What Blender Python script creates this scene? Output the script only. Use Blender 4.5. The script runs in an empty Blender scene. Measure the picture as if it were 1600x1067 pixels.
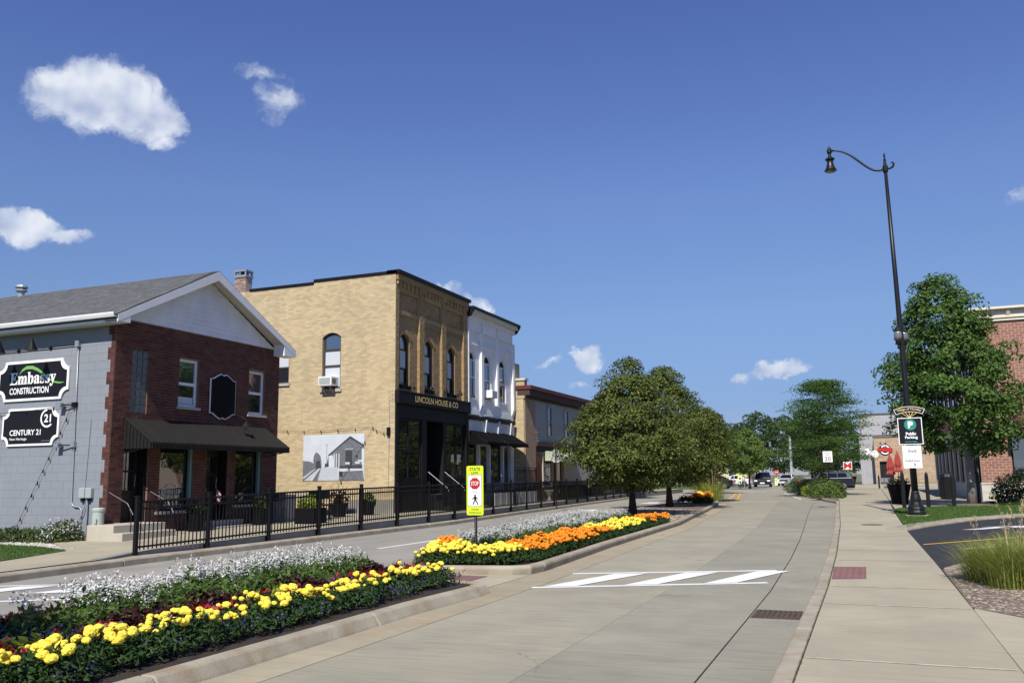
import bpy, bmesh, math, random
import numpy as np
from mathutils import Vector, Matrix

random.seed(11)
rng = np.random.default_rng(11)
S = bpy.context.scene
COL = S.collection
R_ = math.radians

# ---------------------------------------------------------------- camera
# X runs to the right across the street, Y along it, Z up; metres.
YAW, PITCH, ROLL = R_(22.0), R_(8.88), 0.013
cam_data = bpy.data.cameras.new('camera')
cam_data.sensor_width = 36.0
cam_data.lens = 30.6
cam_data.clip_start = 0.1
cam_data.clip_end = 3000.0
cam = bpy.data.objects.new('camera', cam_data)
COL.objects.link(cam)
_f = Vector((0, math.cos(PITCH), math.sin(PITCH)))
_u = Vector((0, -math.sin(PITCH), math.cos(PITCH)))
_r = Vector((1, 0, 0))
_R = _r * math.cos(ROLL) - _u * math.sin(ROLL)
_U = _r * math.sin(ROLL) + _u * math.cos(ROLL)
_rz = Matrix.Rotation(YAW, 3, 'Z')
_R, _U, _f = _rz @ _R, _rz @ _U, _rz @ _f
_m = Matrix(((_R.x, _U.x, -_f.x, 0), (_R.y, _U.y, -_f.y, 0), (_R.z, _U.z, -_f.z, 1.5), (0, 0, 0, 1)))
cam.matrix_world = _m
S.camera = cam

# ---------------------------------------------------------------- sun, sky, exposure
SUN_EL = R_(47.0)
SUN_TRAVEL = R_(-8.0)         # the light travels along +Y, grazing the left-hand fronts
sun_data = bpy.data.lights.new('sun', 'SUN')
sun_data.energy = 4.4
sun_data.angle = R_(0.53)
sun_data.color = (1.0, 0.94, 0.84)
sun = bpy.data.objects.new('sun', sun_data)
COL.objects.link(sun)
_d = Vector((math.sin(SUN_TRAVEL) * math.cos(SUN_EL), math.cos(SUN_TRAVEL) * math.cos(SUN_EL), -math.sin(SUN_EL)))
sun.rotation_euler = _d.to_track_quat('-Z', 'Y').to_euler()

world = bpy.data.worlds.new('World')
S.world = world
world.use_nodes = True
wn, wl = world.node_tree.nodes, world.node_tree.links
wn.clear()
wout = wn.new('ShaderNodeOutputWorld')
bg = wn.new('ShaderNodeBackground')
bg.inputs['Strength'].default_value = 0.0775
world.cycles.sampling_method = 'MANUAL'
world.cycles.sample_map_resolution = 512
wl.new(bg.outputs[0], wout.inputs[0])
sky = wn.new('ShaderNodeTexSky')
sky.sky_type = 'NISHITA'
sky.sun_disc = False
sky.sun_elevation = SUN_EL
# the sun stands behind the camera: azimuth of the direction towards it
sky.sun_rotation = math.atan2(-_d.x, -_d.y)
sky.altitude = 200.0
sky.air_density = 1.0
sky.dust_density = 0.0
sky.ozone_density = 3.0


def wnode(t, **kw):
    n = wn.new(t)
    for k, v in kw.items():
        setattr(n, k, v)
    return n


def wmath(op, a, b=None, c=None, clamp=False):
    n = wnode('ShaderNodeMath', operation=op, use_clamp=clamp)
    for i, x in enumerate((a, b, c)):
        if x is None:
            continue
        if isinstance(x, (int, float)):
            n.inputs[i].default_value = x
        else:
            wl.new(x, n.inputs[i])
    return n.outputs[0]


def wdot(v, vec):
    n = wnode('ShaderNodeVectorMath', operation='DOT_PRODUCT')
    wl.new(v, n.inputs[0])
    n.inputs[1].default_value = vec
    return n.outputs['Value']


tc = wnode('ShaderNodeTexCoord')
DIR = tc.outputs['Generated']
warp = wnode('ShaderNodeTexNoise')
warp.inputs['Scale'].default_value = 16.0
warp.inputs['Detail'].default_value = 5.0
warp.inputs['Roughness'].default_value = 0.62
wl.new(DIR, warp.inputs['Vector'])
wsub = wnode('ShaderNodeVectorMath', operation='SUBTRACT')
wl.new(warp.outputs['Color'], wsub.inputs[0])
wsub.inputs[1].default_value = (0.5, 0.5, 0.5)
wsc = wnode('ShaderNodeVectorMath', operation='SCALE')
wl.new(wsub.outputs[0], wsc.inputs[0])
wsc.inputs['Scale'].default_value = 0.062
wadd = wnode('ShaderNodeVectorMath', operation='ADD')
wl.new(DIR, wadd.inputs[0])
wl.new(wsc.outputs[0], wadd.inputs[1])
WDIR = wadd.outputs[0]
# fair-weather cumulus: (azimuth from +Y towards -X, elevation, half width, half height, density), degrees
CLOUDS = [
    (48.6, 22.6, 3.9, 2.3, 1.0), (45.6, 22.0, 2.6, 1.9, 0.9), (44.6, 20.4, 1.3, .8, .6), (38.8, 25.0, 2.2, .7, .36), (37.9, 23.5, 1.5, 1.3, .5),
    (52.0, 14.6, 2.6, 1.1, 1.0), (49.8, 14.2, 1.6, .7, .75),
    (26.8, 11.8, 2.2, 1.0, .6), (24.2, 11.4, 1.6, .8, .5), (33.7, 12.7, 1.8, .4, .4),
    (17.0, 7.6, 1.25, .85, .95), (19.4, 7.2, 1.1, .45, .45), (17.4, 5.9, 1.0, .3, .4),
    (4.6, 6.4, 1.9, .65, .9), (6.9, 6.1, 1.3, .5, .6), (-9.4, 15.6, .8, .7, .3),
    (70.0, 21.0, 4.2, 2.0, .9), (84.0, 13.0, 3.6, 1.4, .8), (100, 25, 5, 2.4, .9), (122, 15, 4, 1.5, .8), (148, 22, 4.5, 2, .9),
    (-28.0, 10.0, 3.0, 1.0, .8), (-46, 19, 4, 1.8, .9), (-66, 12, 3.4, 1.2, .8), (-92, 23, 4.6, 2.1, .9), (-120, 14, 4, 1.5, .8), (-150, 20, 4.2, 1.9, .9),
]
total = None
for az, el, hw, hh, den in CLOUDS:
    # turn the cloud's direction to +Z, squash by its half sizes, drop the depth
    mpn = wnode('ShaderNodeMapping', vector_type='TEXTURE')
    a, e = R_(az), R_(el)
    mpn.inputs['Rotation'].default_value = (R_(90) - e + R_(180), 0, a)
    mpn.inputs['Rotation'].default_value = (-(R_(90) - e), 0, a)
    mpn.inputs['Scale'].default_value = (math.tan(R_(hw)), math.tan(R_(hh)), 1e6)
    wl.new(WDIR, mpn.inputs['Vector'])
    dt = wnode('ShaderNodeVectorMath', operation='DOT_PRODUCT')
    wl.new(mpn.outputs[0], dt.inputs[0])
    wl.new(mpn.outputs[0], dt.inputs[1])
    m = wmath('MULTIPLY_ADD', dt.outputs['Value'], -den, 1.15 * den, clamp=False)
    total = m if total is None else wmath('MAXIMUM', total, m)
total = wmath('MAXIMUM', wmath('MINIMUM', total, 1.0), 0.0)
fb = wnode('ShaderNodeTexNoise')
fb.inputs['Scale'].default_value = 40.0
fb.inputs['Detail'].default_value = 7.0
fb.inputs['Roughness'].default_value = 0.6
wl.new(WDIR, fb.inputs['Vector'])
dens = wmath('ADD', total, wmath('MULTIPLY', wmath('SUBTRACT', fb.outputs['Fac'], 0.56), 1.25))
dens = wmath('MULTIPLY', dens, wmath('GREATER_THAN', total, 0.001))
mr = wnode('ShaderNodeMapRange', interpolation_type='SMOOTHSTEP')
wl.new(dens, mr.inputs['Value'])
mr.inputs['From Min'].default_value = 0.02
mr.inputs['From Max'].default_value = 0.7
mr.inputs['To Max'].default_value = 0.9
ccol = wnode('ShaderNodeMix', data_type='RGBA')
fb2 = wnode('ShaderNodeTexNoise')
fb2.inputs['Scale'].default_value = 26.0
fb2.inputs['Detail'].default_value = 2.0
wl.new(DIR, fb2.inputs['Vector'])
fb3 = wnode('ShaderNodeTexNoise')
fb3.inputs['Scale'].default_value = 26.0
fb3.inputs['Detail'].default_value = 2.0
offv = wnode('ShaderNodeVectorMath', operation='ADD')
wl.new(DIR, offv.inputs[0])
offv.inputs[1].default_value = (0, -.008, .016)
wl.new(offv.outputs[0], fb3.inputs['Vector'])
# lit tops, greyer undersides of the puffs; thin edges grey
lit = wmath('MULTIPLY_ADD', wmath('SUBTRACT', fb2.outputs['Fac'], fb3.outputs['Fac']), 2.6, wmath('MULTIPLY_ADD', dens, .45, .28), clamp=True)
wl.new(lit, ccol.inputs['Factor'])
ccol.inputs['A'].default_value = (4.0, 4.8, 6.7, 1)
ccol.inputs['B'].default_value = (8.0, 8.4, 9.1, 1)
# the photograph's deep, slightly violet blue
tint = wnode('ShaderNodeMix', data_type='RGBA', blend_type='MULTIPLY')
tint.inputs['Factor'].default_value = 1.0
wl.new(sky.outputs[0], tint.inputs['A'])
sepz = wnode('ShaderNodeSeparateXYZ')
wl.new(DIR, sepz.inputs[0])
ramp = wnode('ShaderNodeValToRGB')
el_ = ramp.color_ramp.elements
el_[0].position, el_[0].color = 0.0, (.36, .416, .635, 1)
el_[1].position, el_[1].color = 0.47, (.80, .84, 1.25, 1)
for p_, c_ in ((.077, (.45, .512, .75)), (.178, (.725, .765, .93)), (.31, (.885, .91, 1.16))):
    q_ = el_.new(p_)
    q_.color = (*c_, 1)
wl.new(sepz.outputs['Z'], ramp.inputs['Fac'])
wl.new(ramp.outputs['Color'], tint.inputs['B'])
cm = wnode('ShaderNodeMix', data_type='RGBA')
wl.new(mr.outputs[0], cm.inputs['Factor'])
wl.new(tint.outputs['Result'], cm.inputs['A'])
wl.new(ccol.outputs['Result'], cm.inputs['B'])
wl.new(cm.outputs['Result'], bg.inputs['Color'])

S.view_settings.view_transform = 'Standard'
S.view_settings.look = 'None'
S.view_settings.exposure = 0.45
S.view_settings.gamma = 1.0
S.view_settings.use_curve_mapping = False
S.render.engine = 'CYCLES'
S.cycles.use_denoising = True
S.cycles.max_bounces = 6
S.cycles.transparent_max_bounces = 8
S.cycles.caustics_reflective = False
S.cycles.caustics_refractive = False

# ---------------------------------------------------------------- materials
MATS = {}


def _base(name):
    m = bpy.data.materials.new(name)
    m.use_nodes = True
    nt = m.node_tree
    b = nt.nodes['Principled BSDF']
    MATS[name] = m
    return m, nt, nt.nodes, nt.links, b


def mat(name, col, rough=.8, col2=None, scale=6., amount=1., detail=6., island=0., bump=0., bscale=60., metal=0., spec=.4,
        stretch=(1, 1, 1), lo=.35, hi=.65, fine=0., fscale=150., coat=0., spots=0., streak=0., stain=None, sscale=.6, slo=.55, shi=.75):
    m, nt, N, L, b = _base(name)
    b.inputs['Roughness'].default_value = rough
    b.inputs['Metallic'].default_value = metal
    b.inputs['Specular IOR Level'].default_value = spec
    b.inputs['Coat Weight'].default_value = coat
    geo = N.new('ShaderNodeNewGeometry')
    mp = N.new('ShaderNodeMapping')
    mp.inputs['Scale'].default_value = stretch
    L.new(geo.outputs['Position'], mp.inputs['Vector'])
    out = None
    rgb = N.new('ShaderNodeRGB')
    rgb.outputs[0].default_value = (*col, 1)
    out = rgb.outputs[0]

    def mix(a, bcol, fac, blend='MIX'):
        x = N.new('ShaderNodeMix')
        x.data_type = 'RGBA'
        x.blend_type = blend
        if isinstance(fac, (int, float)):
            x.inputs['Factor'].default_value = fac
        else:
            L.new(fac, x.inputs['Factor'])
        L.new(a, x.inputs['A'])
        if isinstance(bcol, tuple):
            x.inputs['B'].default_value = (*bcol, 1)
        else:
            L.new(bcol, x.inputs['B'])
        return x.outputs['Result']

    def noise(sc, det, lo_, hi_, to=1.):
        n = N.new('ShaderNodeTexNoise')
        n.inputs['Scale'].default_value = sc
        n.inputs['Detail'].default_value = det
        n.inputs['Roughness'].default_value = .62
        L.new(mp.outputs[0], n.inputs['Vector'])
        r = N.new('ShaderNodeMapRange')
        L.new(n.outputs['Fac'], r.inputs['Value'])
        r.inputs['From Min'].default_value = lo_
        r.inputs['From Max'].default_value = hi_
        r.inputs['To Max'].default_value = to
        return r.outputs[0]

    if col2 is not None:
        out = mix(out, col2, noise(scale, detail, lo, hi, amount))
    if stain is not None:
        out = mix(out, stain, noise(sscale, 7., slo, shi, .8))
    if spots:
        out = mix(out, tuple(c * .45 for c in col), noise(13., 3., .68, .78, spots))
        out = mix(out, tuple(c * .8 for c in col), noise(.22, 4., .45, .7, .55))
    if streak:
        # brushed finish across the lane, wandering hairline cracks
        mp2 = N.new('ShaderNodeMapping')
        mp2.inputs['Scale'].default_value = (.9, 11., 1.)
        L.new(geo.outputs['Position'], mp2.inputs['Vector'])
        n2 = N.new('ShaderNodeTexNoise')
        n2.inputs['Scale'].default_value = 1.6
        n2.inputs['Detail'].default_value = 5.
        L.new(mp2.outputs[0], n2.inputs['Vector'])
        r2 = N.new('ShaderNodeMapRange')
        L.new(n2.outputs['Fac'], r2.inputs['Value'])
        r2.inputs['From Min'].default_value = .5
        r2.inputs['From Max'].default_value = .78
        r2.inputs['To Max'].default_value = streak
        out = mix(out, tuple(c * .62 for c in col), r2.outputs[0])
        wv = N.new('ShaderNodeTexNoise')
        wv.inputs['Scale'].default_value = 1.7
        wv.inputs['Detail'].default_value = 5.
        L.new(geo.outputs['Position'], wv.inputs['Vector'])
        va = N.new('ShaderNodeVectorMath')
        va.operation = 'MULTIPLY_ADD'
        L.new(wv.outputs['Color'], va.inputs[0])
        va.inputs[1].default_value = (.9, .9, 0)
        L.new(geo.outputs['Position'], va.inputs[2])
        vo_ = N.new('ShaderNodeTexVoronoi')
        vo_.feature = 'DISTANCE_TO_EDGE'
        vo_.inputs['Scale'].default_value = .33
        L.new(va.outputs[0], vo_.inputs['Vector'])
        r3 = N.new('ShaderNodeMapRange')
        L.new(vo_.outputs['Distance'], r3.inputs['Value'])
        r3.inputs['From Min'].default_value = .0028
        r3.inputs['From Max'].default_value = .0015
        m3 = N.new('ShaderNodeMath')
        m3.operation = 'MULTIPLY'
        L.new(r3.outputs[0], m3.inputs[0])
        L.new(noise(.5, 2., .53, .6, .45), m3.inputs[1])
        out = mix(out, tuple(c * .3 for c in col), m3.outputs[0])
    if island:
        oi = N.new('ShaderNodeObjectInfo')
        ad = N.new('ShaderNodeMath')
        ad.operation = 'ADD'
        L.new(oi.outputs['Random'], ad.inputs[0])
        L.new(geo.outputs['Random Per Island'], ad.inputs[1])
        fr = N.new('ShaderNodeMath')
        fr.operation = 'FRACT'
        L.new(ad.outputs[0], fr.inputs[0])
        r = N.new('ShaderNodeMapRange')
        L.new(fr.outputs[0], r.inputs['Value'])
        r.inputs['To Min'].default_value = 1 - island
        r.inputs['To Max'].default_value = 1 + island
        c = N.new('ShaderNodeCombineColor')
        for i in range(3):
            L.new(r.outputs[0], c.inputs[i])
        out = mix(out, c.outputs[0], 1., 'MULTIPLY')
    if fine:
        f = noise(fscale, 3., .3, .7)
        r = N.new('ShaderNodeMapRange')
        L.new(f, r.inputs['Value'])
        r.inputs['To Min'].default_value = 1 - fine
        r.inputs['To Max'].default_value = 1 + fine
        c = N.new('ShaderNodeCombineColor')
        for i in range(3):
            L.new(r.outputs[0], c.inputs[i])
        out = mix(out, c.outputs[0], 1., 'MULTIPLY')
    L.new(out, b.inputs['Base Color'])
    if bump:
        n = N.new('ShaderNodeTexNoise')
        n.inputs['Scale'].default_value = bscale
        n.inputs['Detail'].default_value = 4
        L.new(mp.outputs[0], n.inputs['Vector'])
        bp = N.new('ShaderNodeBump')
        bp.inputs['Strength'].default_value = bump
        bp.inputs['Distance'].default_value = .02
        L.new(n.outputs['Fac'], bp.inputs['Height'])
        L.new(bp.outputs[0], b.inputs['Normal'])
    return m


def leafmat(name, c1, c2, c3=None, trans=.3, gloss=.35, big=.9):
    """foliage: every leaf its own tone, patches of tone through the crown, light passing through"""
    m, nt, N, L, b = _base(name)
    geo = N.new('ShaderNodeNewGeometry')
    rp = N.new('ShaderNodeValToRGB')
    rp.color_ramp.elements[0].color = (*c1, 1)
    rp.color_ramp.elements[1].color = (*c2, 1)
    if c3:
        e = rp.color_ramp.elements.new(.93)
        e.color = (*c2, 1)
        rp.color_ramp.elements[-1].color = (*c3, 1)
    n = N.new('ShaderNodeTexNoise')
    n.inputs['Scale'].default_value = big
    L.new(geo.outputs['Position'], n.inputs['Vector'])
    a = N.new('ShaderNodeMath')
    a.operation = 'MULTIPLY_ADD'
    L.new(n.outputs['Fac'], a.inputs[0])
    a.inputs[1].default_value = .7
    a.inputs[2].default_value = -.35
    a2 = N.new('ShaderNodeMath')
    a2.operation = 'ADD'
    L.new(a.outputs[0], a2.inputs[0])
    L.new(geo.outputs['Random Per Island'], a2.inputs[1])
    L.new(a2.outputs[0], rp.inputs['Fac'])
    L.new(rp.outputs[0], b.inputs['Base Color'])
    b.inputs['Roughness'].default_value = gloss
    b.inputs['Specular IOR Level'].default_value = .18
    tr = N.new('ShaderNodeBsdfTranslucent')
    hs = N.new('ShaderNodeHueSaturation')
    hs.inputs['Value'].default_value = 1.6
    hs.inputs['Hue'].default_value = .485
    L.new(rp.outputs[0], hs.inputs['Color'])
    L.new(hs.outputs[0], tr.inputs['Color'])
    mx = N.new('ShaderNodeMixShader')
    mx.inputs[0].default_value = trans
    L.new(b.outputs[0], mx.inputs[1])
    L.new(tr.outputs[0], mx.inputs[2])
    L.new(mx.outputs[0], nt.nodes['Material Output'].inputs[0])
    return m


def glassmat(name, col, rough=.03, spec=.9, ior=1.52):
    m, nt, N, L, b = _base(name)
    b.inputs['Base Color'].default_value = (*col, 1)
    b.inputs['Roughness'].default_value = rough
    b.inputs['Specular IOR Level'].default_value = spec
    b.inputs['IOR'].default_value = ior
    n = N.new('ShaderNodeTexNoise')
    n.inputs['Scale'].default_value = 1.3
    geo = N.new('ShaderNodeNewGeometry')
    L.new(geo.outputs['Position'], n.inputs['Vector'])
    bp = N.new('ShaderNodeBump')
    bp.inputs['Strength'].default_value = .12
    bp.inputs['Distance'].default_value = .05
    L.new(n.outputs['Fac'], bp.inputs['Height'])
    L.new(bp.outputs[0], b.inputs['Normal'])
    return m


# ---------------------------------------------------------------- mesh helpers
class Fr:
    """a vertical plane: u along it, z up, d outwards"""

    def __init__(s, o, u, n):
        s.o, s.u, s.n = np.array(o, float), np.array(u, float), np.array(n, float)

    def p(s, u, z, d=0.):
        q = s.o + s.u * u + s.n * d
        return (q[0], q[1], q[2] + z)


def XF(x):   # facade facing the street (+X), u = Y
    return Fr((x, 0, 0), (0, 1, 0), (1, 0, 0))


def YF(y):   # wall facing the camera (-Y), u = X
    return Fr((0, y, 0), (1, 0, 0), (0, -1, 0))


def XB(x):   # wall facing -X, u = Y
    return Fr((x, 0, 0), (0, 1, 0), (-1, 0, 0))


class MB:
    def __init__(s):
        s.v, s.f = [], []

    def add(s, v, f):
        k = len(s.v)
        s.v += [tuple(map(float, p)) for p in v]
        s.f += [tuple(i + k for i in q) for q in f]
        return s

    def box(s, x0, x1, y0, y1, z0, z1):
        v = [(x, y, z) for z in (z0, z1) for y in (y0, y1) for x in (x0, x1)]
        return s.add(v, [(0, 2, 3, 1), (4, 5, 7, 6), (0, 1, 5, 4), (2, 6, 7, 3), (0, 4, 6, 2), (1, 3, 7, 5)])

    def fb(s, fr, u0, u1, z0, z1, d0, d1):
        v = [fr.p(u, z, d) for z in (z0, z1) for d in (d0, d1) for u in (u0, u1)]
        return s.add(v, [(0, 2, 3, 1), (4, 5, 7, 6), (0, 1, 5, 4), (2, 6, 7, 3), (0, 4, 6, 2), (1, 3, 7, 5)])

    def prism(s, fr, pts, d0, d1):
        n = len(pts)
        v = [fr.p(u, z, d0) for u, z in pts] + [fr.p(u, z, d1) for u, z in pts]
        f = [tuple(range(n)), tuple(range(2 * n - 1, n - 1, -1))] + [(i, (i + 1) % n, n + (i + 1) % n, n + i) for i in range(n)]
        return s.add(v, f)

    def hprism(s, pts, z0, z1):
        n = len(pts)
        v = [(p[0], p[1], z0) for p in pts] + [(p[0], p[1], z1) for p in pts]
        f = [tuple(range(n)), tuple(range(2 * n - 1, n - 1, -1))] + [(i, (i + 1) % n, n + (i + 1) % n, n + i) for i in range(n)]
        return s.add(v, f)

    def sheet(s, pts, z):
        return s.add([(p[0], p[1], z) for p in pts], [tuple(range(len(pts)))])

    def tube(s, pts, r, n=8, cap=True):
        pts = [np.array(p, float) for p in pts]
        rr = list(r) if hasattr(r, '__len__') else [r] * len(pts)
        rings = []
        prev = None
        for i, p in enumerate(pts):
            t = pts[min(i + 1, len(pts) - 1)] - pts[max(i - 1, 0)]
            t = t / (np.linalg.norm(t) + 1e-9)
            if prev is None:
                a = np.cross(t, (0, 0, 1.) if abs(t[2]) < .9 else (1., 0, 0))
            else:
                a = prev - t * (prev @ t)
            a = a / (np.linalg.norm(a) + 1e-9)
            prev = a
            b = np.cross(t, a)
            rings.append([p + rr[i] * (math.cos(q) * a + math.sin(q) * b) for q in [2 * math.pi * k / n for k in range(n)]])
        v = [q for ring in rings for q in ring]
        f = []
        for i in range(len(pts) - 1):
            for k in range(n):
                f.append((i * n + k, i * n + (k + 1) % n, (i + 1) * n + (k + 1) % n, (i + 1) * n + k))
        if cap:
            f.append(tuple(range(n)))
            f.append(tuple(range(len(v) - 1, len(v) - n - 1, -1)))
        return s.add(v, f)

    def lathe(s, c, prof, n=14):
        v, f = [], []
        for r, z in prof:
            for k in range(n):
                a = 2 * math.pi * k / n
                v.append((c[0] + r * math.cos(a), c[1] + r * math.sin(a), c[2] + z))
        for i in range(len(prof) - 1):
            for k in range(n):
                f.append((i * n + k, i * n + (k + 1) % n, (i + 1) * n + (k + 1) % n, (i + 1) * n + k))
        f.append(tuple(range(n)))
        f.append(tuple(range(len(v) - 1, len(v) - n - 1, -1)))
        return s.add(v, f)

    def sweep(s, path, prof):
        """prof: closed (offset to the right of the path, z) loop swept along a level path of (x, y[, z])"""
        P = [np.array((p[0], p[1]), float) for p in path]
        Z = [p[2] if len(p) > 2 else 0. for p in path]
        n = len(prof)
        v, f = [], []
        for i, p in enumerate(P):
            t1 = P[i] - P[i - 1] if i else P[1] - P[0]
            t2 = P[i + 1] - P[i] if i < len(P) - 1 else t1
            t1, t2 = t1 / np.linalg.norm(t1), t2 / np.linalg.norm(t2)
            n1, n2 = np.array((t1[1], -t1[0])), np.array((t2[1], -t2[0]))
            m = n1 + n2
            m = m / max(1e-6, (m @ n1))
            for o, z in prof:
                q = p + m * o
                v.append((q[0], q[1], Z[i] + z))
        for i in range(len(P) - 1):
            for k in range(n):
                f.append((i * n + k, i * n + (k + 1) % n, (i + 1) * n + (k + 1) % n, (i + 1) * n + k))
        f.append(tuple(range(n)))
        f.append(tuple(range(len(v) - 1, len(v) - n - 1, -1)))
        return s.add(v, f)

    def mesh(s, name, off=(0, 0, 0), fix=True):
        me = bpy.data.meshes.new(name)
        me.from_pydata([(a - off[0], b - off[1], c - off[2]) for a, b, c in s.v], [], s.f)
        if fix:
            bm = bmesh.new()
            bm.from_mesh(me)
            bmesh.ops.recalc_face_normals(bm, faces=bm.faces)
            bm.to_mesh(me)
            bm.free()
        return me

    def build(s, name, m, parent=None, smooth=False, bevel=0., kind=None, fix=True):
        off = wloc(parent)
        me = s.mesh(name, off, fix)
        me.materials.append(MATS[m] if isinstance(m, str) else m)
        if smooth:
            me.polygons.foreach_set('use_smooth', [True] * len(me.polygons))
        o = bpy.data.objects.new(name, me)
        COL.objects.link(o)
        if parent is not None:
            o.parent = parent
        if bevel:
            bv = o.modifiers.new('bevel', 'BEVEL')
            bv.width = bevel
            bv.segments = 2
            bv.limit_method = 'ANGLE'
        if kind:
            o['kind'] = kind
        return o


def wloc(o):
    v = np.zeros(3)
    while o is not None:
        v += np.array(o.location)
        o = o.parent
    return v


def thing(name, label, cat, loc=(0, 0, 0), group=None):
    o = bpy.data.objects.new(name, None)
    o.empty_display_size = .2
    COL.objects.link(o)
    o.location = loc
    return tag(o, label, cat, group)


def tag(o, label, cat, group=None):
    o['label'] = label
    o['category'] = cat
    if group:
        o['group'] = group
    return o


def struct(o, kind='structure', label=None):
    o['kind'] = kind
    if label:
        o['label'] = label
    return o


def inst(name, me, parent, loc):
    """a part that shares mesh data; loc in world metres"""
    o = bpy.data.objects.new(name, me)
    COL.objects.link(o)
    off = wloc(parent) if parent is not None else (0, 0, 0)
    if parent is not None:
        o.parent = parent
    o.location = (loc[0] - off[0], loc[1] - off[1], loc[2] - off[2])
    return o


def copy_tree(o, loc=None, rz=None, scale=None, label=None, group=None, parent=None):
    c = o.copy()
    COL.objects.link(c)
    c.parent = parent
    if loc is not None:
        c.location = loc
    if rz is not None:
        c.rotation_euler = (0, 0, rz)
    if scale is not None:
        c.scale = scale if hasattr(scale, '__len__') else (scale,) * 3
    if label:
        c['label'] = label
    if group:
        c['group'] = group
    for ch in list(o.children):
        copy_tree(ch, parent=c)
    return c


def np_mesh(name, V, Q, m, smooth=False):
    """mesh from arrays; Q is (n,3) or (n,4)"""
    me = bpy.data.meshes.new(name)
    V = np.asarray(V, np.float32)
    Q = np.asarray(Q, np.int32)
    k = Q.shape[1]
    me.vertices.add(len(V))
    me.vertices.foreach_set('co', V.ravel())
    me.loops.add(Q.size)
    me.loops.foreach_set('vertex_index', Q.ravel())
    me.polygons.add(len(Q))
    me.polygons.foreach_set('loop_start', np.arange(0, Q.size, k, dtype=np.int32))
    me.polygons.foreach_set('loop_total', np.full(len(Q), k, np.int32))
    me.polygons.foreach_set('use_smooth', np.full(len(Q), bool(smooth)))
    me.update(calc_edges=True)
    me.materials.append(MATS[m] if isinstance(m, str) else m)
    return me


def np_obj(name, me, parent=None, loc=(0, 0, 0)):
    o = bpy.data.objects.new(name, me)
    COL.objects.link(o)
    if parent is not None:
        o.parent = parent
    o.location = loc
    return o


def text_shape(body, bold=0., space=1.):
    cu = bpy.data.curves.new('t', 'FONT')
    cu.body = body
    cu.size = 1.
    cu.offset = bold
    cu.space_character = space
    cu.resolution_u = 3
    cu.fill_mode = 'FRONT'
    ob = bpy.data.objects.new('t', cu)
    me = bpy.data.meshes.new_from_object(ob)
    v = np.array([p.co[:] for p in me.vertices])
    f = [tuple(p.vertices) for p in me.polygons]
    bpy.data.objects.remove(ob)
    bpy.data.meshes.remove(me)
    bpy.data.curves.remove(cu)
    return v, f


def text(fr, body, u0, u1, z0, z1, d, m, parent, bold=0., name='lettering', shear=0., space=1.):
    """flat lettering stretched to fill u0..u1, z0..z1 on the plane, d proud of it"""
    v, f = text_shape(body, bold, space)
    lo, hi = v.min(0), v.max(0)
    w, h = hi[0] - lo[0], hi[1] - lo[1]
    b = MB()
    pts = []
    for p in v:
        zz = (p[1] - lo[1]) / h * (z1 - z0)
        pts.append(fr.p(u0 + (p[0] - lo[0]) / w * (u1 - u0) + shear * zz, z0 + zz, d))
    b.add(pts, f)
    return b.build(name, m, parent, fix=False)


def cells(u0, u1, z0, z1, holes):
    """split a rectangle round rectangular holes"""
    us = sorted({u0, u1, *[min(max(h[0], u0), u1) for h in holes], *[min(max(h[1], u0), u1) for h in holes]})
    zs = sorted({z0, z1, *[min(max(h[2], z0), z1) for h in holes], *[min(max(h[3], z0), z1) for h in holes]})
    out = []
    for i in range(len(us) - 1):
        run = None
        for j in range(len(zs) - 1):
            cu, cz = (us[i] + us[i + 1]) / 2, (zs[j] + zs[j + 1]) / 2
            solid = not any(h[0] < cu < h[1] and h[2] < cz < h[3] for h in holes)
            if solid:
                run = (run[0], zs[j + 1]) if run else (zs[j], zs[j + 1])
            elif run:
                out.append((us[i], us[i + 1], *run))
                run = None
        if run:
            out.append((us[i], us[i + 1], *run))
    return out


def slab_wall(parent, fr, u0, u1, z0, z1, holes, m, d0=-.25, d1=0., name='wall'):
    b = MB()
    for c in cells(u0, u1, z0, z1, holes):
        b.fb(fr, c[0], c[1], c[2], c[3], d0, d1)
    return b.build(name, m, parent, fix=True)


CAM = np.array((0, 0, 1.5))


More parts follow.
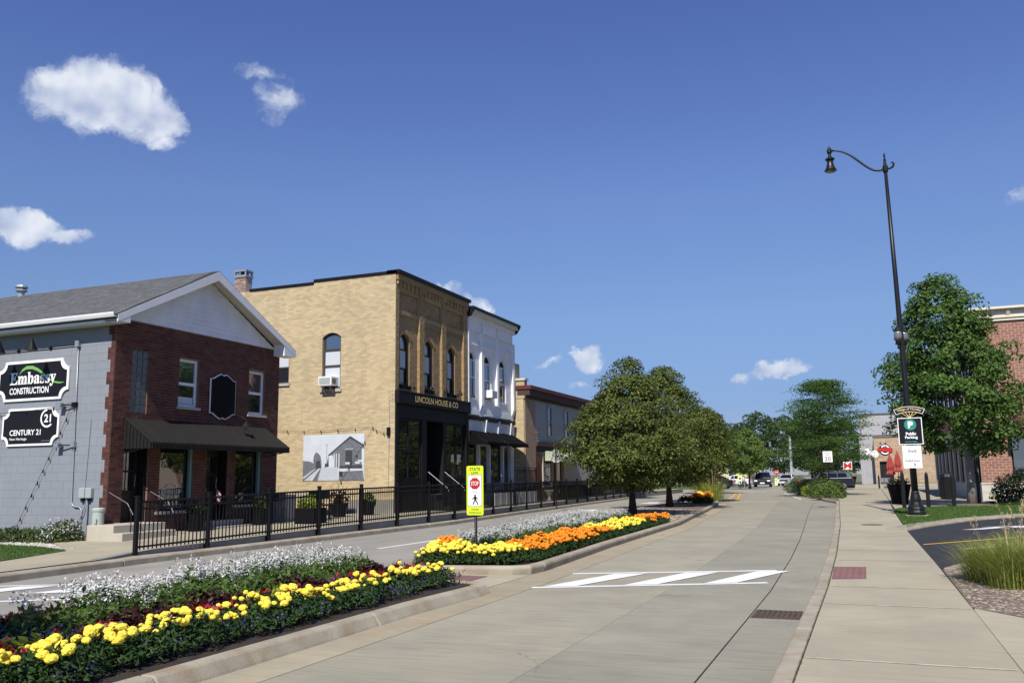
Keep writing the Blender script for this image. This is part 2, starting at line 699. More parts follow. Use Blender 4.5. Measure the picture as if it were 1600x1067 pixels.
def bricks(parent, fr, u0, u1, z0, z1, holes, m, bw=.215, bh=.0745, gap=.011, proud=.006, single=300, name='brick', jit=.003, shape=None):
    """running-bond bricks standing proud of the mortar: the ones nearest the camera as parts, the rest as one joined part"""
    L = []
    row = 0
    z = z0
    while z < z1 - .02:
        zt = min(z + bh, z1)
        u = u0 - (bw / 2 if row % 2 else 0)
        while u < u1:
            a, b = max(u, u0), min(u + bw, u1)
            u += bw
            spans = [(a, b)]
            for h in holes:
                if h[3] <= z + .01 or h[2] >= zt - .01:
                    continue
                ns = []
                for s0, s1 in spans:
                    if h[1] <= s0 or h[0] >= s1:
                        ns.append((s0, s1))
                    else:
                        if h[0] > s0:
                            ns.append((s0, h[0]))
                        if h[1] < s1:
                            ns.append((h[1], s1))
                spans = ns
            for s0, s1 in spans:
                if s1 - s0 < .03:
                    continue
                if shape and not shape((s0 + s1) / 2, (z + zt) / 2):
                    continue
                L.append((s0 + gap / 2, s1 - gap / 2, z + gap / 2, zt - gap / 2))
        z += bh
        row += 1
    L.sort(key=lambda q: np.linalg.norm(np.array(fr.p((q[0] + q[1]) / 2, (q[2] + q[3]) / 2)) - CAM))
    made = {}
    mm = MATS[m]
    for q in L[:single]:
        w, h = round(q[1] - q[0], 3), round(q[3] - q[2], 3)
        if (w, h) not in made:
            b = MB().fb(Fr((0, 0, 0), fr.u, fr.n), -w / 2, w / 2, -h / 2, h / 2, -.01, 0)
            me = b.mesh(name)
            me.materials.append(mm)
            made[(w, h)] = me
        inst(name, made[(w, h)], parent, fr.p((q[0] + q[1]) / 2, (q[2] + q[3]) / 2, proud + random.uniform(-jit, jit)))
    rest = L[single:]
    if rest:
        V, Q = [], []
        for q in rest:
            d = proud + random.uniform(-jit, jit)
            k = len(V)
            V += [fr.p(q[0], q[2], -.004), fr.p(q[1], q[2], -.004), fr.p(q[1], q[3], -.004), fr.p(q[0], q[3], -.004),
                  fr.p(q[0], q[2], d), fr.p(q[1], q[2], d), fr.p(q[1], q[3], d), fr.p(q[0], q[3], d)]
            Q += [(k + 4, k + 5, k + 6, k + 7), (k, k + 1, k + 5, k + 4), (k + 1, k + 2, k + 6, k + 5), (k + 2, k + 3, k + 7, k + 6), (k + 3, k, k + 4, k + 7)]
        V = np.array(V) - wloc(parent)
        det = np.dot(np.cross(fr.u, (0, 0, 1)), fr.n)
        Q = np.array(Q)
        if det < 0:
            Q = Q[:, ::-1]
        o = np_obj(name + '_field', np_mesh(name + '_field', V, Q, mm), parent)
        o['kind'] = 'stuff'


def arch_pts(u0, u1, zs, zt, n=9):
    """segmental arch from the right springing to the left one"""
    w, h = (u1 - u0) / 2, zt - zs
    r = (w * w + h * h) / (2 * h)
    c, zc = (u0 + u1) / 2, zt - r
    a = math.asin(min(1, w / r))
    return [(c + r * math.sin(a - 2 * a * k / n), zc + r * math.cos(a - 2 * a * k / n)) for k in range(n + 1)]


def spandrel(parent, fr, u0, u1, zs, zt, m, d0, d1, name='arch_spandrel'):
    ap = arch_pts(u0, u1, zs, zt)
    mid = len(ap) // 2
    o = None
    for side in (0, 1):
        if side == 0:
            p = [(u1, zt + .01)] + [q for q in ap if q[0] >= (u0 + u1) / 2 - 1e-6] + [((u0 + u1) / 2, zt + .01)]
        else:
            p = [((u0 + u1) / 2, zt + .01)] + [q for q in ap if q[0] <= (u0 + u1) / 2 + 1e-6] + [(u0, zt + .01)]
        o = MB().prism(fr, p, d0, d1).build(name, m, parent)
    return o


def window(parent, fr, u0, u1, z0, z1, frame, glass, fw=.06, rails=(), mulls=(), rec=-.1, arch=0., sill=None, depth=.07, blind=None, label=None, name='window', top_glass=None, sill_h=.07):
    """frame bars as one part, each pane, sill and blind a sub-part of it"""
    b = MB()
    zt = z1 - arch
    b.fb(fr, u0, u0 + fw, z0, zt, rec - depth, rec)
    b.fb(fr, u1 - fw, u1, z0, zt, rec - depth, rec)
    b.fb(fr, u0 + fw, u1 - fw, z0, z0 + fw, rec - depth, rec)
    if arch:
        oa = arch_pts(u0, u1, zt, z1)
        ia = arch_pts(u0 + fw, u1 - fw, zt, z1 - fw)
        for k in range(len(oa) - 1):
            b.prism(fr, [oa[k], oa[k + 1], ia[k + 1], ia[k]], rec - depth, rec)
    else:
        b.fb(fr, u0 + fw, u1 - fw, z1 - fw, z1, rec - depth, rec)
    for r in rails:
        b.fb(fr, u0 + fw, u1 - fw, r - fw * .5, r + fw * .5, rec - depth + .003, rec - .003)
    zcuts = [z0 + fw, *rails, (zt if arch else z1 - fw)]
    ucuts = [u0 + fw, *mulls, u1 - fw]
    for mu in mulls:
        b.fb(fr, mu - fw * .4, mu + fw * .4, z0 + fw, zt if arch else z1 - fw, rec - depth + .006, rec - .006)
    w = b.build(name, frame, parent)
    if label:
        w['label'] = label
    for j in range(len(zcuts) - 1):
        for i in range(len(ucuts) - 1):
            g = glass if not isinstance(glass, (list, tuple)) else glass[min(j, len(glass) - 1)]
            last = arch and j == len(zcuts) - 2
            if last and top_glass:
                g = top_glass
            if last and len(ucuts) == 2:
                pts = [(ucuts[0], zcuts[j]), (ucuts[1], zcuts[j])] + arch_pts(u0 + fw, u1 - fw, zt, z1 - fw)
                MB().prism(fr, pts, rec - depth * .6, rec - depth * .45).build('pane', g, w)
            else:
                MB().fb(fr, ucuts[i], ucuts[i + 1], zcuts[j], zcuts[j + 1], rec - depth * .6, rec - depth * .45).build('pane', g, w)
    if blind:
        MB().fb(fr, u0 + fw, u1 - fw, blind[0], blind[1], rec - depth * .43, rec - depth * .3).build('blind', 'blind', w)
    if sill:
        MB().fb(fr, u0 - .06, u1 + .06, z0 - sill_h, z0, rec - depth, .06).build('sill', sill, w)
    return w


# foliage ---------------------------------------------------------------
def unit(v):
    return v / (np.linalg.norm(v, axis=-1, keepdims=True) + 1e-9)


def leaves(P, N, size, aspect=.55, up=.0, droop=.3, jitter=.7, fold=True):
    """leaf-shaped quads (a rhombus, bent down the middle) at points P facing about N"""
    n = len(P)
    N = unit(N + jitter * rng.normal(size=(n, 3)) + np.array((0, 0, up)))
    T = rng.normal(size=(n, 3))
    T = unit(T - N * (T * N).sum(1, keepdims=True))
    T = unit(T - np.array((0, 0, droop)))
    B = unit(np.cross(N, T))
    s = (size * rng.uniform(.65, 1.3, n))[:, None]
    base, tip = P - T * s * .5, P + T * s * .5
    l, r = P + B * s * aspect * .5 + T * s * .05, P - B * s * aspect * .5 + T * s * .05
    if fold:
        l = l - N * s * .08
        r = r - N * s * .08
    V = np.stack([base, r, tip, l], 1).reshape(-1, 3)
    Q = np.arange(4 * n).reshape(n, 4)
    return V, Q


def rand_dir(n):
    return unit(rng.normal(size=(n, 3)))


def crown_points(prof, z0, z1, nclump, per, crad, flat=.75, inner=.25, lop=(0, 0), shell=.72, ragged=.16):
    """leaf points gathered into clumps filling a crown: prof = [(h 0..1, radius)]"""
    hs, rs = zip(*prof)
    P, Nn = [], []
    k = 0
    while k < nclump:
        h = rng.uniform(0, 1)
        r = np.interp(h, hs, rs)
        if rng.uniform(0, max(rs)) > r + .15:
            continue
        a = rng.uniform(0, 2 * math.pi)
        q = math.sqrt(rng.uniform(inner, 1)) * shell if rng.uniform() < .35 else shell + (1 + ragged * rng.uniform(-1, 1) - shell) * rng.uniform(0, 1)
        c = np.array((math.cos(a) * r * q + lop[0] * h, math.sin(a) * r * q + lop[1] * h, z0 + (z1 - z0) * h))
        cr = crad * rng.uniform(.6, 1.35)
        n = int(per * (cr / crad) ** 2)
        d = rand_dir(n)
        d[:, 2] = np.where(d[:, 2] < -.3, -d[:, 2], d[:, 2])
        rad = cr * rng.uniform(.55, 1.05, n) ** .6
        P.append(c + d * rad[:, None] * np.array((1, 1, flat)))
        out = unit(np.array([(c[0] - lop[0] * h), (c[1] - lop[1] * h), (h - .3) * r]))
        Nn.append(d + .45 * out + np.array((0, 0, .35)))
        k += 1
    return np.concatenate(P), np.concatenate(Nn)


def limbs(b, base, height, spread, r0, first, n, seed, lean=(0, 0), top=.85):
    """tapered trunk with limbs reaching into the crown"""
    rr = random.Random(seed)
    x, y, z = base
    pts, rad = [], []
    for i in range(9):
        t = i / 8
        pts.append((x + lean[0] * t + rr.uniform(-.03, .03) * t * height * .25, y + lean[1] * t + rr.uniform(-.03, .03) * t * height * .25, z + height * top * t))
        rad.append(r0 * (1.35 if i == 0 else 1) * (1 - .82 * t))
    b.tube(pts, rad, 9)
    for k in range(n):
        t = first + (1 - first) * (k + .5) / n * .85
        i = min(7, int(t * 8))
        p = np.array(pts[i]) + (np.array(pts[i + 1]) - np.array(pts[i])) * (t * 8 - i)
        a = k * 2.4 + rr.uniform(-.4, .4)
        ln = spread * (1 - .55 * t) * rr.uniform(.75, 1.05)
        q = [p]
        for s in (0.4, .75, 1.):
            q.append(p + np.array((math.cos(a) * ln * s, math.sin(a) * ln * s, ln * (.55 * s + .25 * s * s) * rr.uniform(.8, 1.2))))
        rb = r0 * (1 - .8 * t) * .5
        b.tube(q, [rb, rb * .7, rb * .45, rb * .15], 6)
    return b


def tree(name, label, loc, height, prof, z0, z1, nclump, per, crad, lsize, lm, bark, r0=.12, spread=1.5, first=.25, nl=9, seed=1, lop=(0, 0), group=None, flat=.75, droop=.3, lean=(0, 0), inner=.25, shell=.72, aspect=.55, ragged=.16, jitter=.7):
    t = thing(name, label, 'tree', loc, group)
    limbs(MB(), loc, height, spread, r0, first, nl, seed, lean).build('trunk', bark, t, smooth=True)
    P, Nn = crown_points(prof, z0, z1, nclump, per, crad, flat, inner, lop, shell, ragged)
    V, Q = leaves(P, Nn, lsize, aspect=aspect, droop=droop, jitter=jitter)
    np_obj('crown', np_mesh('crown', V, Q, lm), t)
    return t
# ---------------------------------------------------------------- the palette
mat('earth', (.16, .15, .11), .95, (.11, .13, .06), .3, bump=.3)
mat('concrete_road', (.325, .303, .224), .85, (.255, .241, .186), 1.1, .9, spots=.8, streak=.8, fine=.10, fscale=130, bump=.12, bscale=120, stain=(.345, .315, .235), sscale=.35, slo=.5, shi=.72, island=.045)
mat('concrete_lane', (.288, .274, .213), .85, (.228, .217, .172), 1.0, .9, spots=.8, streak=.8, fine=.10, fscale=130, bump=.12, bscale=120, stain=(.31, .29, .225), sscale=.4, slo=.5, shi=.75, island=.06)
mat('concrete_walk', (.395, .355, .255), .85, (.32, .29, .215), .9, .9, spots=.6, streak=.45, fine=.08, fscale=140, bump=.1, bscale=150, stain=(.36, .295, .19), sscale=1.1, slo=.6, shi=.8, island=.05)
mat('concrete_kerb', (.36, .325, .25), .88, (.25, .22, .17), 2.2, .8, fine=.12, fscale=90, bump=.25, bscale=70, stain=(.255, .185, .11), sscale=2.6, slo=.52, shi=.70, island=.05)
mat('concrete_wall', (.27, .26, .235), .9, (.19, .185, .17), 1.5, .8, fine=.08, bump=.2, bscale=60)
mat('concrete_step', (.46, .42, .34), .85, (.38, .35, .29), 2.5, .8, fine=.06, bump=.1)
mat('street_surface', (.30, .288, .25), .88, (.225, .216, .192), .8, .9, spots=.8, streak=.8, fine=.12, fscale=160, bump=.15, bscale=140, stain=(.36, .335, .29), sscale=.3, slo=.5, shi=.7, stretch=(1.6, .5, 1))
mat('joint', (.035, .033, .03), .95, (.08, .075, .06), 5.)
mat('asphalt', (.021, .022, .026), .85, (.030, .031, .035), 1.2, fine=.25, fscale=220, bump=.3, bscale=200)
mat('white_paint', (.74, .74, .74), .7, (.58, .575, .56), 5., .8, lo=.5, hi=.8)
mat('old_white_paint', (.50, .495, .48), .8, (.33, .32, .30), 7., .9, lo=.4, hi=.65)
mat('yellow_paint', (.62, .36, .03), .75, (.45, .30, .08), 6., .8, lo=.45, hi=.8)
mat('red_pad', (.21, .105, .10), .85, (.17, .09, .085), 4., fine=.1)
mat('iron', (.095, .065, .048), .7, (.15, .09, .055), 9., metal=.4)
mat('soil', (.045, .035, .027), .95, (.022, .018, .015), 14., fine=.35, fscale=90, bump=.9, bscale=60)
mat('mulch', (.20, .16, .125), .95, (.11, .085, .065), 10., fine=.35, fscale=70, bump=.9, bscale=60)
mat('chip', (.33, .275, .215), .9, island=.55)
mat('pebble', (.42, .405, .375), .85, island=.35)
mat('lawn', (.055, .105, .022), .95, (.075, .12, .03), .8, fine=.3, fscale=60, bump=.7, bscale=120)
leafmat('grass_blade', (.045, .10, .018), (.10, .165, .035), trans=.25)
mat('red_brick', (.108, .039, .028), .85, (.066, .026, .02), 3., .8, island=.33, fine=.10, fscale=120)
mat('red_mortar', (.22, .135, .105), .95, (.17, .105, .08), 6.)
mat('rose_brick', (.30, .145, .105), .88, (.26, .12, .085), 2., .8, island=.13, fine=.06)
mat('rose_mortar', (.50, .40, .335), .95)
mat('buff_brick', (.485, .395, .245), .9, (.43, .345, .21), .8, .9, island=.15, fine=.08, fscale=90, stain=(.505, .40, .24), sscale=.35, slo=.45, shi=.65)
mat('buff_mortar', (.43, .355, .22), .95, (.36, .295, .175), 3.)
mat('shaded_tan_brick', (.36, .255, .13), .9, (.29, .20, .10), .8, .9, island=.17, fine=.08)  # browner front brick, its base colour darkened further to stand in for shade
mat('shaded_tan_mortar', (.27, .195, .11), .95)  # mortar of the street front, with the same shade put into its colour
mat('roof_felt', (.035, .036, .038), .95)
mat('white_brick', (.84, .84, .83), .75, (.78, .78, .78), 1.5, .9, island=.035, bump=.1)
mat('grey_block', (.238, .257, .29), .8, (.213, .232, .264), .9, .9, island=.012, fine=.03, bump=.12, bscale=90)
mat('grey_joint', (.228, .246, .278), .85)
mat('white_siding', (.82, .83, .85), .5, (.66, .67, .69), 1.5, .8)
mat('white_trim', (.76, .77, .79), .45, (.70, .71, .73), 2., .8)
mat('soffit', (.55, .52, .46), .7)
mat('shingle', (.145, .15, .155), .95, (.105, .11, .115), 7., .9, island=.16, fine=.22, fscale=120)
mat('dark_metal', (.0075, .0075, .0085), .5, spec=.2)
mat('black_canvas', (.007, .007, .0075), .95, spec=.05)
mat('concrete_gutter', (.37, .325, .225), .88, (.29, .255, .185), 1.3, .9, spots=.6, streak=.5, fine=.1, fscale=120, bump=.15, stain=(.33, .235, .14), sscale=1.2, slo=.5, shi=.7, island=.06)
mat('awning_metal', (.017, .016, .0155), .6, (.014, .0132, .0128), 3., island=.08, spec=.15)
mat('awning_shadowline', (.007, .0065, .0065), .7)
mat('black_paint', (.0105, .0105, .0115), .4, spec=.35)
mat('charcoal_paint', (.0115, .0112, .0125), .55, (.015, .0145, .015), 2., spec=.15)
mat('black_panel', (.006, .006, .008), .6, spec=.1)
mat('sign_black', (.012, .0125, .018), .6, spec=.12)
mat('sign_white', (.86, .86, .86), .5)
mat('sign_green', (.18, .42, .10), .5)
mat('sign_teal', (.02, .23, .18), .5)
mat('sign_lime', (.62, .78, .03), .45)
mat('sign_red', (.42, .018, .02), .5)
mat('sign_back', (.52, .53, .54), .45, (.46, .47, .48), 6., metal=.3)
mat('gold', (.82, .60, .24), .45)
mat('steel', (.42, .43, .44), .35, metal=.8)
mat('dull_steel', (.14, .14, .145), .5, metal=.5)
mat('galvanised', (.40, .43, .46), .45, (.33, .36, .39), 9., metal=.55)
mat('pale_green_metal', (.40, .45, .41), .5, (.36, .41, .375), 3.)
mat('pewter_box', (.34, .37, .37), .5)
mat('aqua_trim', (.13, .22, .22), .5)
mat('blind', (.50, .54, .58), .8)
mat('dark_inside', (.012, .012, .013), .9)
mat('door_wood', (.03, .022, .016), .5, (.02, .015, .012), 3., stretch=(1, 1, .2))
mat('brown_frame', (.055, .042, .034), .6)
mat('stone_sill', (.42, .40, .37), .85, (.35, .33, .30), 4.)
mat('stucco', (.33, .235, .16), .95, (.27, .19, .13), 3., bump=.9, bscale=28)
mat('grey_siding', (.35, .37, .35), .7, (.31, .33, .315), 1.)
mat('maroon_trim', (.10, .022, .02), .6)
mat('rust_brown', (.06, .036, .028), .8)
mat('pale_awning', (.42, .46, .33), .8, (.37, .41, .29), 2.)
mat('cream_wall', (.42, .39, .33), .85, (.37, .345, .29), 1.)
mat('maroon_awning', (.13, .026, .038), .75)
mat('cream_cornice', (.66, .61, .50), .7)
mat('limestone', (.56, .54, .48), .85, (.50, .48, .43), 1.5, island=.04)
mat('grey_upper', (.37, .37, .39), .85, (.33, .33, .35), .6)
mat('tan_block', (.40, .30, .21), .9, (.36, .27, .19), 1.5, island=.10)
mat('tan_joint', (.30, .23, .16), .95)
mat('yellow_house', (.60, .54, .28), .8)
mat('slate_roof', (.09, .085, .085), .9)
mat('umbrella_red', (.36, .06, .05), .85, (.30, .05, .04), 4.)
mat('car_black', (.010, .011, .016), .2, spec=.5, coat=.6)
mat('car_navy', (.013, .017, .032), .2, spec=.5, coat=.6)
mat('car_white', (.62, .63, .64), .25, spec=.5, coat=.6)
mat('tyre', (.013, .013, .013), .9)
mat('rim', (.30, .31, .32), .35, metal=.8)
mat('headlight', (.75, .77, .8), .15)
mat('tail_red', (.35, .01, .01), .3)
mat('bark', (.050, .040, .032), .95, (.028, .023, .02), 12., stretch=(1, 1, .25), bump=.7, bscale=40)
mat('pale_bark', (.30, .275, .25), .95, (.17, .155, .14), 9., stretch=(1, 1, .3), bump=.6, bscale=40)
mat('stem_green', (.05, .09, .025), .8)
mat('marigold_yellow', (.86, .70, .085), .75, (.80, .60, .04), 60., .8, fine=.12, fscale=160, island=.10)
mat('marigold_orange', (.82, .26, .008), .75, (.72, .19, .005), 60., .8, fine=.12, fscale=160)
mat('petal_white', (.50, .505, .49), .8, island=.25)
mat('petal_red', (.30, .014, .022), .6, (.22, .010, .016), 20., island=.4)
mat('petal_purple', (.075, .05, .19), .7, island=.35)
leafmat('pear_leaf', (.026, .044, .009), (.135, .170, .036), (.20, .22, .065), trans=.25, gloss=.5, big=1.6)
leafmat('maple_leaf', (.028, .068, .014), (.105, .185, .038), (.16, .24, .07), trans=.3, gloss=.5, big=1.4)
leafmat('locust_leaf', (.04, .095, .02), (.105, .19, .04), trans=.35, gloss=.5)
leafmat('light_leaf', (.065, .115, .026), (.15, .215, .05), trans=.3, gloss=.5)
leafmat('far_leaf', (.022, .045, .014), (.055, .09, .028), trans=.25, gloss=.6)
leafmat('shrub_leaf', (.030, .055, .014), (.095, .13, .035), trans=.2)
leafmat('yew_leaf', (.010, .022, .009), (.030, .052, .020), trans=.15)
leafmat('marigold_leaf', (.018, .045, .012), (.055, .105, .03), trans=.2, gloss=.6, big=3.)
leafmat('white_leaf', (.045, .085, .018), (.13, .195, .05), trans=.3, big=3.)
leafmat('coleus_leaf', (.015, .005, .006), (.050, .015, .012), (.085, .035, .018), trans=.15, big=3.)
leafmat('red_leaf', (.035, .006, .009), (.12, .014, .018), trans=.15, big=3.)
leafmat('lime_leaf', (.17, .23, .025), (.32, .38, .05), trans=.3, big=3.)
leafmat('reed_leaf', (.15, .20, .035), (.34, .36, .10), trans=.3, big=2.)
leafmat('reed_plume', (.40, .31, .17), (.60, .50, .30), trans=.3, big=2.)
glassmat('glass_dark', (.010, .012, .016), .03, 1., 1.8)
glassmat('glass_blue', (.020, .028, .045), .03, 1., 2.3)
glassmat('glass_shop', (.012, .013, .012), .02, 1., 1.75)
glassmat('glass_block', (.055, .065, .07), .25)
glassmat('car_glass', (.008, .010, .014), .05, .35)
glassmat('lens', (.16, .165, .17), .15)

# ---------------------------------------------------------------- ground and roads
g = MB().sheet([(-700, -60), (700, -60), (700, 1500), (-700, 1500)], -.08).build('ground', 'earth', fix=False)
struct(g, label='open ground under and beyond the street')


def lerp(path, y):
    """x of a polyline x(y)"""
    ys = [p[1] for p in path]
    xs = [p[0] for p in path]
    return float(np.interp(y, ys, xs))


MED_R = [(-5.0, -12), (-5.0, 11), (-5.03, 13.6), (-5.28, 18.4), (-5.52, 27), (-5.98, 32), (-6.35, 36.5), (-7.2, 45), (-8.35, 52.5)]
MED_L = [(-7.6, -12), (-7.6, 10.5), (-7.15, 12.8), (-7.9, 16), (-8.75, 23), (-9.15, 32), (-9.6, 40), (-9.5, 46), (-8.6, 52.5)]
KERB_L = [(-12.25, -12), (-12.45, 9), (-12.7, 13), (-12.78, 26), (-13.45, 34), (-14.1, 44), (-14.75, 55), (-15.6, 68), (-17.5, 78)]
KERB_R = [(-.74, -12), (-.74, 12), (-.80, 17), (-1.0, 26), (-1.32, 36), (-1.62, 46)]
JOINT_R = [(-1.28, -12), (-1.30, 12), (-1.46, 18.5), (-1.85, 27), (-2.35, 37), (-2.75, 47)]

road = MB().sheet([(-90, -40), (60, -40), (60, 79), (60, 96), (-90, 96)], -.03).build('road', 'joint', fix=False)
struct(road)
# concrete panels of the right-hand carriageway with open joints between them
ycuts = [-12, -6, -1.0, 3.2, 7.55, 12.15, 16.7, 21.3, 25.9, 30.5, 35.1, 39.7, 44.3, 48.9, 53.5]


def panel(pts, name, m, parent, z0=-.028, z1=0.):
    return MB().hprism(pts, z0, z1).build(name, m, parent)


for a, b in zip(ycuts[:-1], ycuts[1:]):
    gp = .004
    mid = lambda y: lerp(MED_R, y) + .62 if y < 27 else lerp(MED_R, y) + .55
    cen = lambda y: -2.36 + (y - 6.31) * .045 if y < 20 else None
    xl = (mid(a), mid(b))
    xr = (lerp(JOINT_R, a), lerp(JOINT_R, b))
    xc = tuple(xl[i] * .42 + xr[i] * .58 for i in (0, 1))
    for (l0, l1), (r0, r1), gl, gr in (((lerp(MED_R, a) + .0, lerp(MED_R, b) + .0), xl, 0, .005), (xl, xc, .006, .0015), (xc, xr, .0015, .008), (xr, (lerp(KERB_R, a), lerp(KERB_R, b)), .008, 0)):
        panel([(l0 + gl, a + gp), (r0 - gr, a + gp), (r1 - gr, b - gp), (l1 + gl, b - gp)], 'concrete_panel', 'concrete_gutter' if gl == 0 else 'concrete_lane' if gl in (.0015, .008) else 'concrete_road', road)
# paving between the median and the panels beyond, and out to the crossing
panel([(-8.5, 53.52), (-1.6, 53.52), (-3.7, 60), (-4.7, 66), (-6.6, 79.5), (-17.6, 79.5), (-15.2, 60), (-14.8, 56), (-14.7, 53.52)], 'far_panel', 'concrete_road', road)
# left-hand carriageway
lft = [(lerp(MED_L, y), y) for y in (-12, 10.5, 13, 16, 23, 32, 40, 46, 52.5)]
lft += [(-8.5, 53.5), (-14.68, 53.5)]
lft += [(lerp(KERB_L, y), y) for y in (53, 44, 34, 26, 13, 9, -12)]
panel(lft, 'street_panel', 'street_surface', road)
# crossing street
panel([(-90, 79.52), (60, 79.52), (60, 95), (-90, 95)], 'cross_street_panel', 'concrete_road', road)
panel([(-16.5, 95.02), (-5.6, 95.02), (-9, 400), (-26, 400)], 'far_street_panel', 'street_surface', road)
# refuge cut through the median at the crosswalk
panel([(-7.55, 11.25), (-5.0, 11.25), (-5.0, 12.98), (-7.05, 12.55)], 'refuge_panel', 'concrete_walk', road, -.028, .006)
MB().hprism([(-6.2, 11.5), (-5.55, 11.5), (-5.55, 12.6), (-6.2, 12.6)], .006, .014).build('warning_pad', 'red_pad', road)


def stripe(pts, m='white_paint', z=.004, name='stripe'):
    return MB().sheet(pts, z).build(name, m, road, fix=False)


def line(x0, y0, x1, y1, w, m='white_paint', z=.004):
    d = np.array((x1 - x0, y1 - y0))
    n = np.array((-d[1], d[0])) / np.linalg.norm(d) * w / 2
    return stripe([(x0 + n[0], y0 + n[1]), (x0 - n[0], y0 - n[1]), (x1 - n[0], y1 - n[1]), (x1 + n[0], y1 + n[1])], m, z)


# crosswalk: two bars and three slanted stripes
line(-4.42, 11.55, -1.43, 12.98, .13)
line(-4.42, 13.36, -1.47, 14.64, .13)
for x in (-4.30, -3.28, -2.26):
    stripe([(x, 11.66 + (x + 4.3) * .478), (x + .42, 11.86 + (x + 4.3) * .478), (x + 1.0, 13.68 + (x + 4.3) * .455), (x + .52, 13.47 + (x + 4.3) * .455)], z=.008)
# left-hand markings
line(-10.10, 17.0, -9.72, 28.6, .11)
line(-9.72, 28.9, -10.0, 44, .10)
line(-12.6, 30.4, -11.0, 41, .10, 'old_white_paint')
line(-11.0, 41.2, -11.4, 58, .10, 'old_white_paint')
# turn arrows, worn
for (ax, ay, s) in ((-11.95, 38.2, 1.0), (-11.6, 49.0, 1.2)):
    stripe([(ax - .35 * s, ay - .9), (ax + .55 * s, ay - .9), (ax + .35 * s, ay + .9), (ax - .15 * s, ay + .9)], z=.005, name='arrow_head')
for ax, ay in ((-12.6, 36.8), (-11.3, 40.6), (-12.2, 41.8), (-11.9, 44.4), (-12.4, 46.5), (-12.8, 43.2)):
    line(ax, ay, ax + .75, ay + 1.5, .16, 'old_white_paint', .005)
# crosswalk at the far left
line(-12.25, 9.45, -7.8, 11.75, .10)
line(-12.1, 7.4, -7.75, 9.95, .11)
for x in (-12.0, -10.9, -9.8):
    stripe([(x, 8.28 + (x + 12.3) * .5), (x + .45, 8.5 + (x + 12.3) * .5), (x + .75, 9.65 + (x + 12.3) * .48), (x + .25, 9.4 + (x + 12.3) * .48)], z=.008)
# far yellow lines and edge lines
line(-8.0, 54.4, -10.3, 74, .14, 'yellow_paint')
line(-7.5, 54.4, -9.9, 74, .14, 'yellow_paint')
for k in range(4):
    line(-8.1 - k * .35, 56 + k * 3.4, -7.6 - k * .38, 58.5 + k * 3.4, .14, 'yellow_paint', .008)
line(-3.9, 55.5, -6.5, 74, .10)
line(-12.6, 78.4, -8.4, 78.6, .3)

# ---------------------------------------------------------------- kerbs
KP = [(-.10, -.03), (.05, -.03), (.065, .09), (.05, .125), (.03, .135), (-.10, .135)]


def kerb(name, path, prof, label, breaks=3.05, m='concrete_kerb', closed=False):
    """kerb cast in lengths; every length a part with its own edges"""
    root = bpy.data.objects.new(name, None)
    COL.objects.link(root)
    root.location = (path[0][0], path[0][1], 0)
    struct(root, label=label)
    P = [np.array(p, float) for p in path]
    seg = []
    cur = [P[0]]
    left = breaks
    i = 0
    p = P[0]
    while i < len(P) - 1:
        d = np.linalg.norm(P[i + 1] - p)
        if d <= left + 1e-6:
            cur.append(P[i + 1])
            left -= d
            p = P[i + 1]
            i += 1
            if left < .05:
                seg.append(cur)
                cur = [p]
                left = breaks
        else:
            q = p + (P[i + 1] - p) / d * left
            cur.append(q)
            seg.append(cur)
            cur = [q]
            p = q
            left = breaks
    if len(cur) > 1:
        seg.append(cur)
    for s in seg:
        if len(s) < 2:
            continue
        s = [np.array(x) for x in s]
        L0 = np.linalg.norm(s[1] - s[0])
        L1 = np.linalg.norm(s[-1] - s[-2])
        s[0] = s[0] + (s[1] - s[0]) / L0 * min(.008, L0 * .3)
        s[-1] = s[-1] - (s[-1] - s[-2]) / L1 * min(.008, L1 * .3)
        MB().sweep([tuple(x) for x in s], prof).build('kerb_length', m, root, bevel=.012)
    return root


kerb('kerb_near_median', [(-4.93, -11), (-4.93, 9.0), (-4.84, 10.5), (-4.86, 10.85), (-5.0, 11.04), (-5.3, 11.12), (-7.3, 11.12), (-7.52, 10.9), (-7.6, 10.4), (-7.6, -11)][::-1],
     [(.10, -.03), (-.13, -.03), (-.105, .02), (-.05, .10), (-.025, .118), (.10, .118)], 'rounded concrete kerb round the near flower bed')
m2 = [(lerp(MED_R, y), y) for y in (13.6, 16, 18.4, 22, 27, 32, 36.5, 41, 45, 49, 51.8)] + [(-8.38, 52.4), (-8.6, 52.4)]
m2 += [(lerp(MED_L, y), y) for y in (51.6, 46, 40, 32, 23, 16)] + [(-7.15, 12.95), (-7.0, 12.62), (-5.3, 12.98), (-5.08, 13.15), (-5.03, 13.6)]
kerb('kerb_far_median', m2, KP, 'concrete kerb round the second flower bed and the trees')
kerb('kerb_right', [(lerp(KERB_R, y), y) for y in (-12, 0, 6, 12, 17, 21, 26, 31, 36, 41, 46)], [(.0, -.03), (.15, -.03), (.15, .10), (.02, .10), (.0, .085)], 'low concrete kerb beside the right-hand pavement', 2.3)
kerb('kerb_right_bed', [(-1.62, 46.05), (-1.7, 47.6), (-2.3, 50.5), (-3.2, 57), (-3.75, 60), (-4.75, 66), (-6.7, 79)], [(.0, -.03), (.15, -.03), (.15, .13), (.02, .13), (.0, .10)], 'kerb curving round the shrub bed before the crossing', 3.)
kerb('kerb_left', [(lerp(KERB_L, y), y) for y in (-12, 0, 9, 13, 19, 26, 30, 34, 39, 44, 49, 55, 62, 68, 78)], [(-.22, -.03), (.0, -.03), (-.01, .10), (-.05, .13), (-.22, .13)], 'concrete kerb along the left-hand street', 3.05)

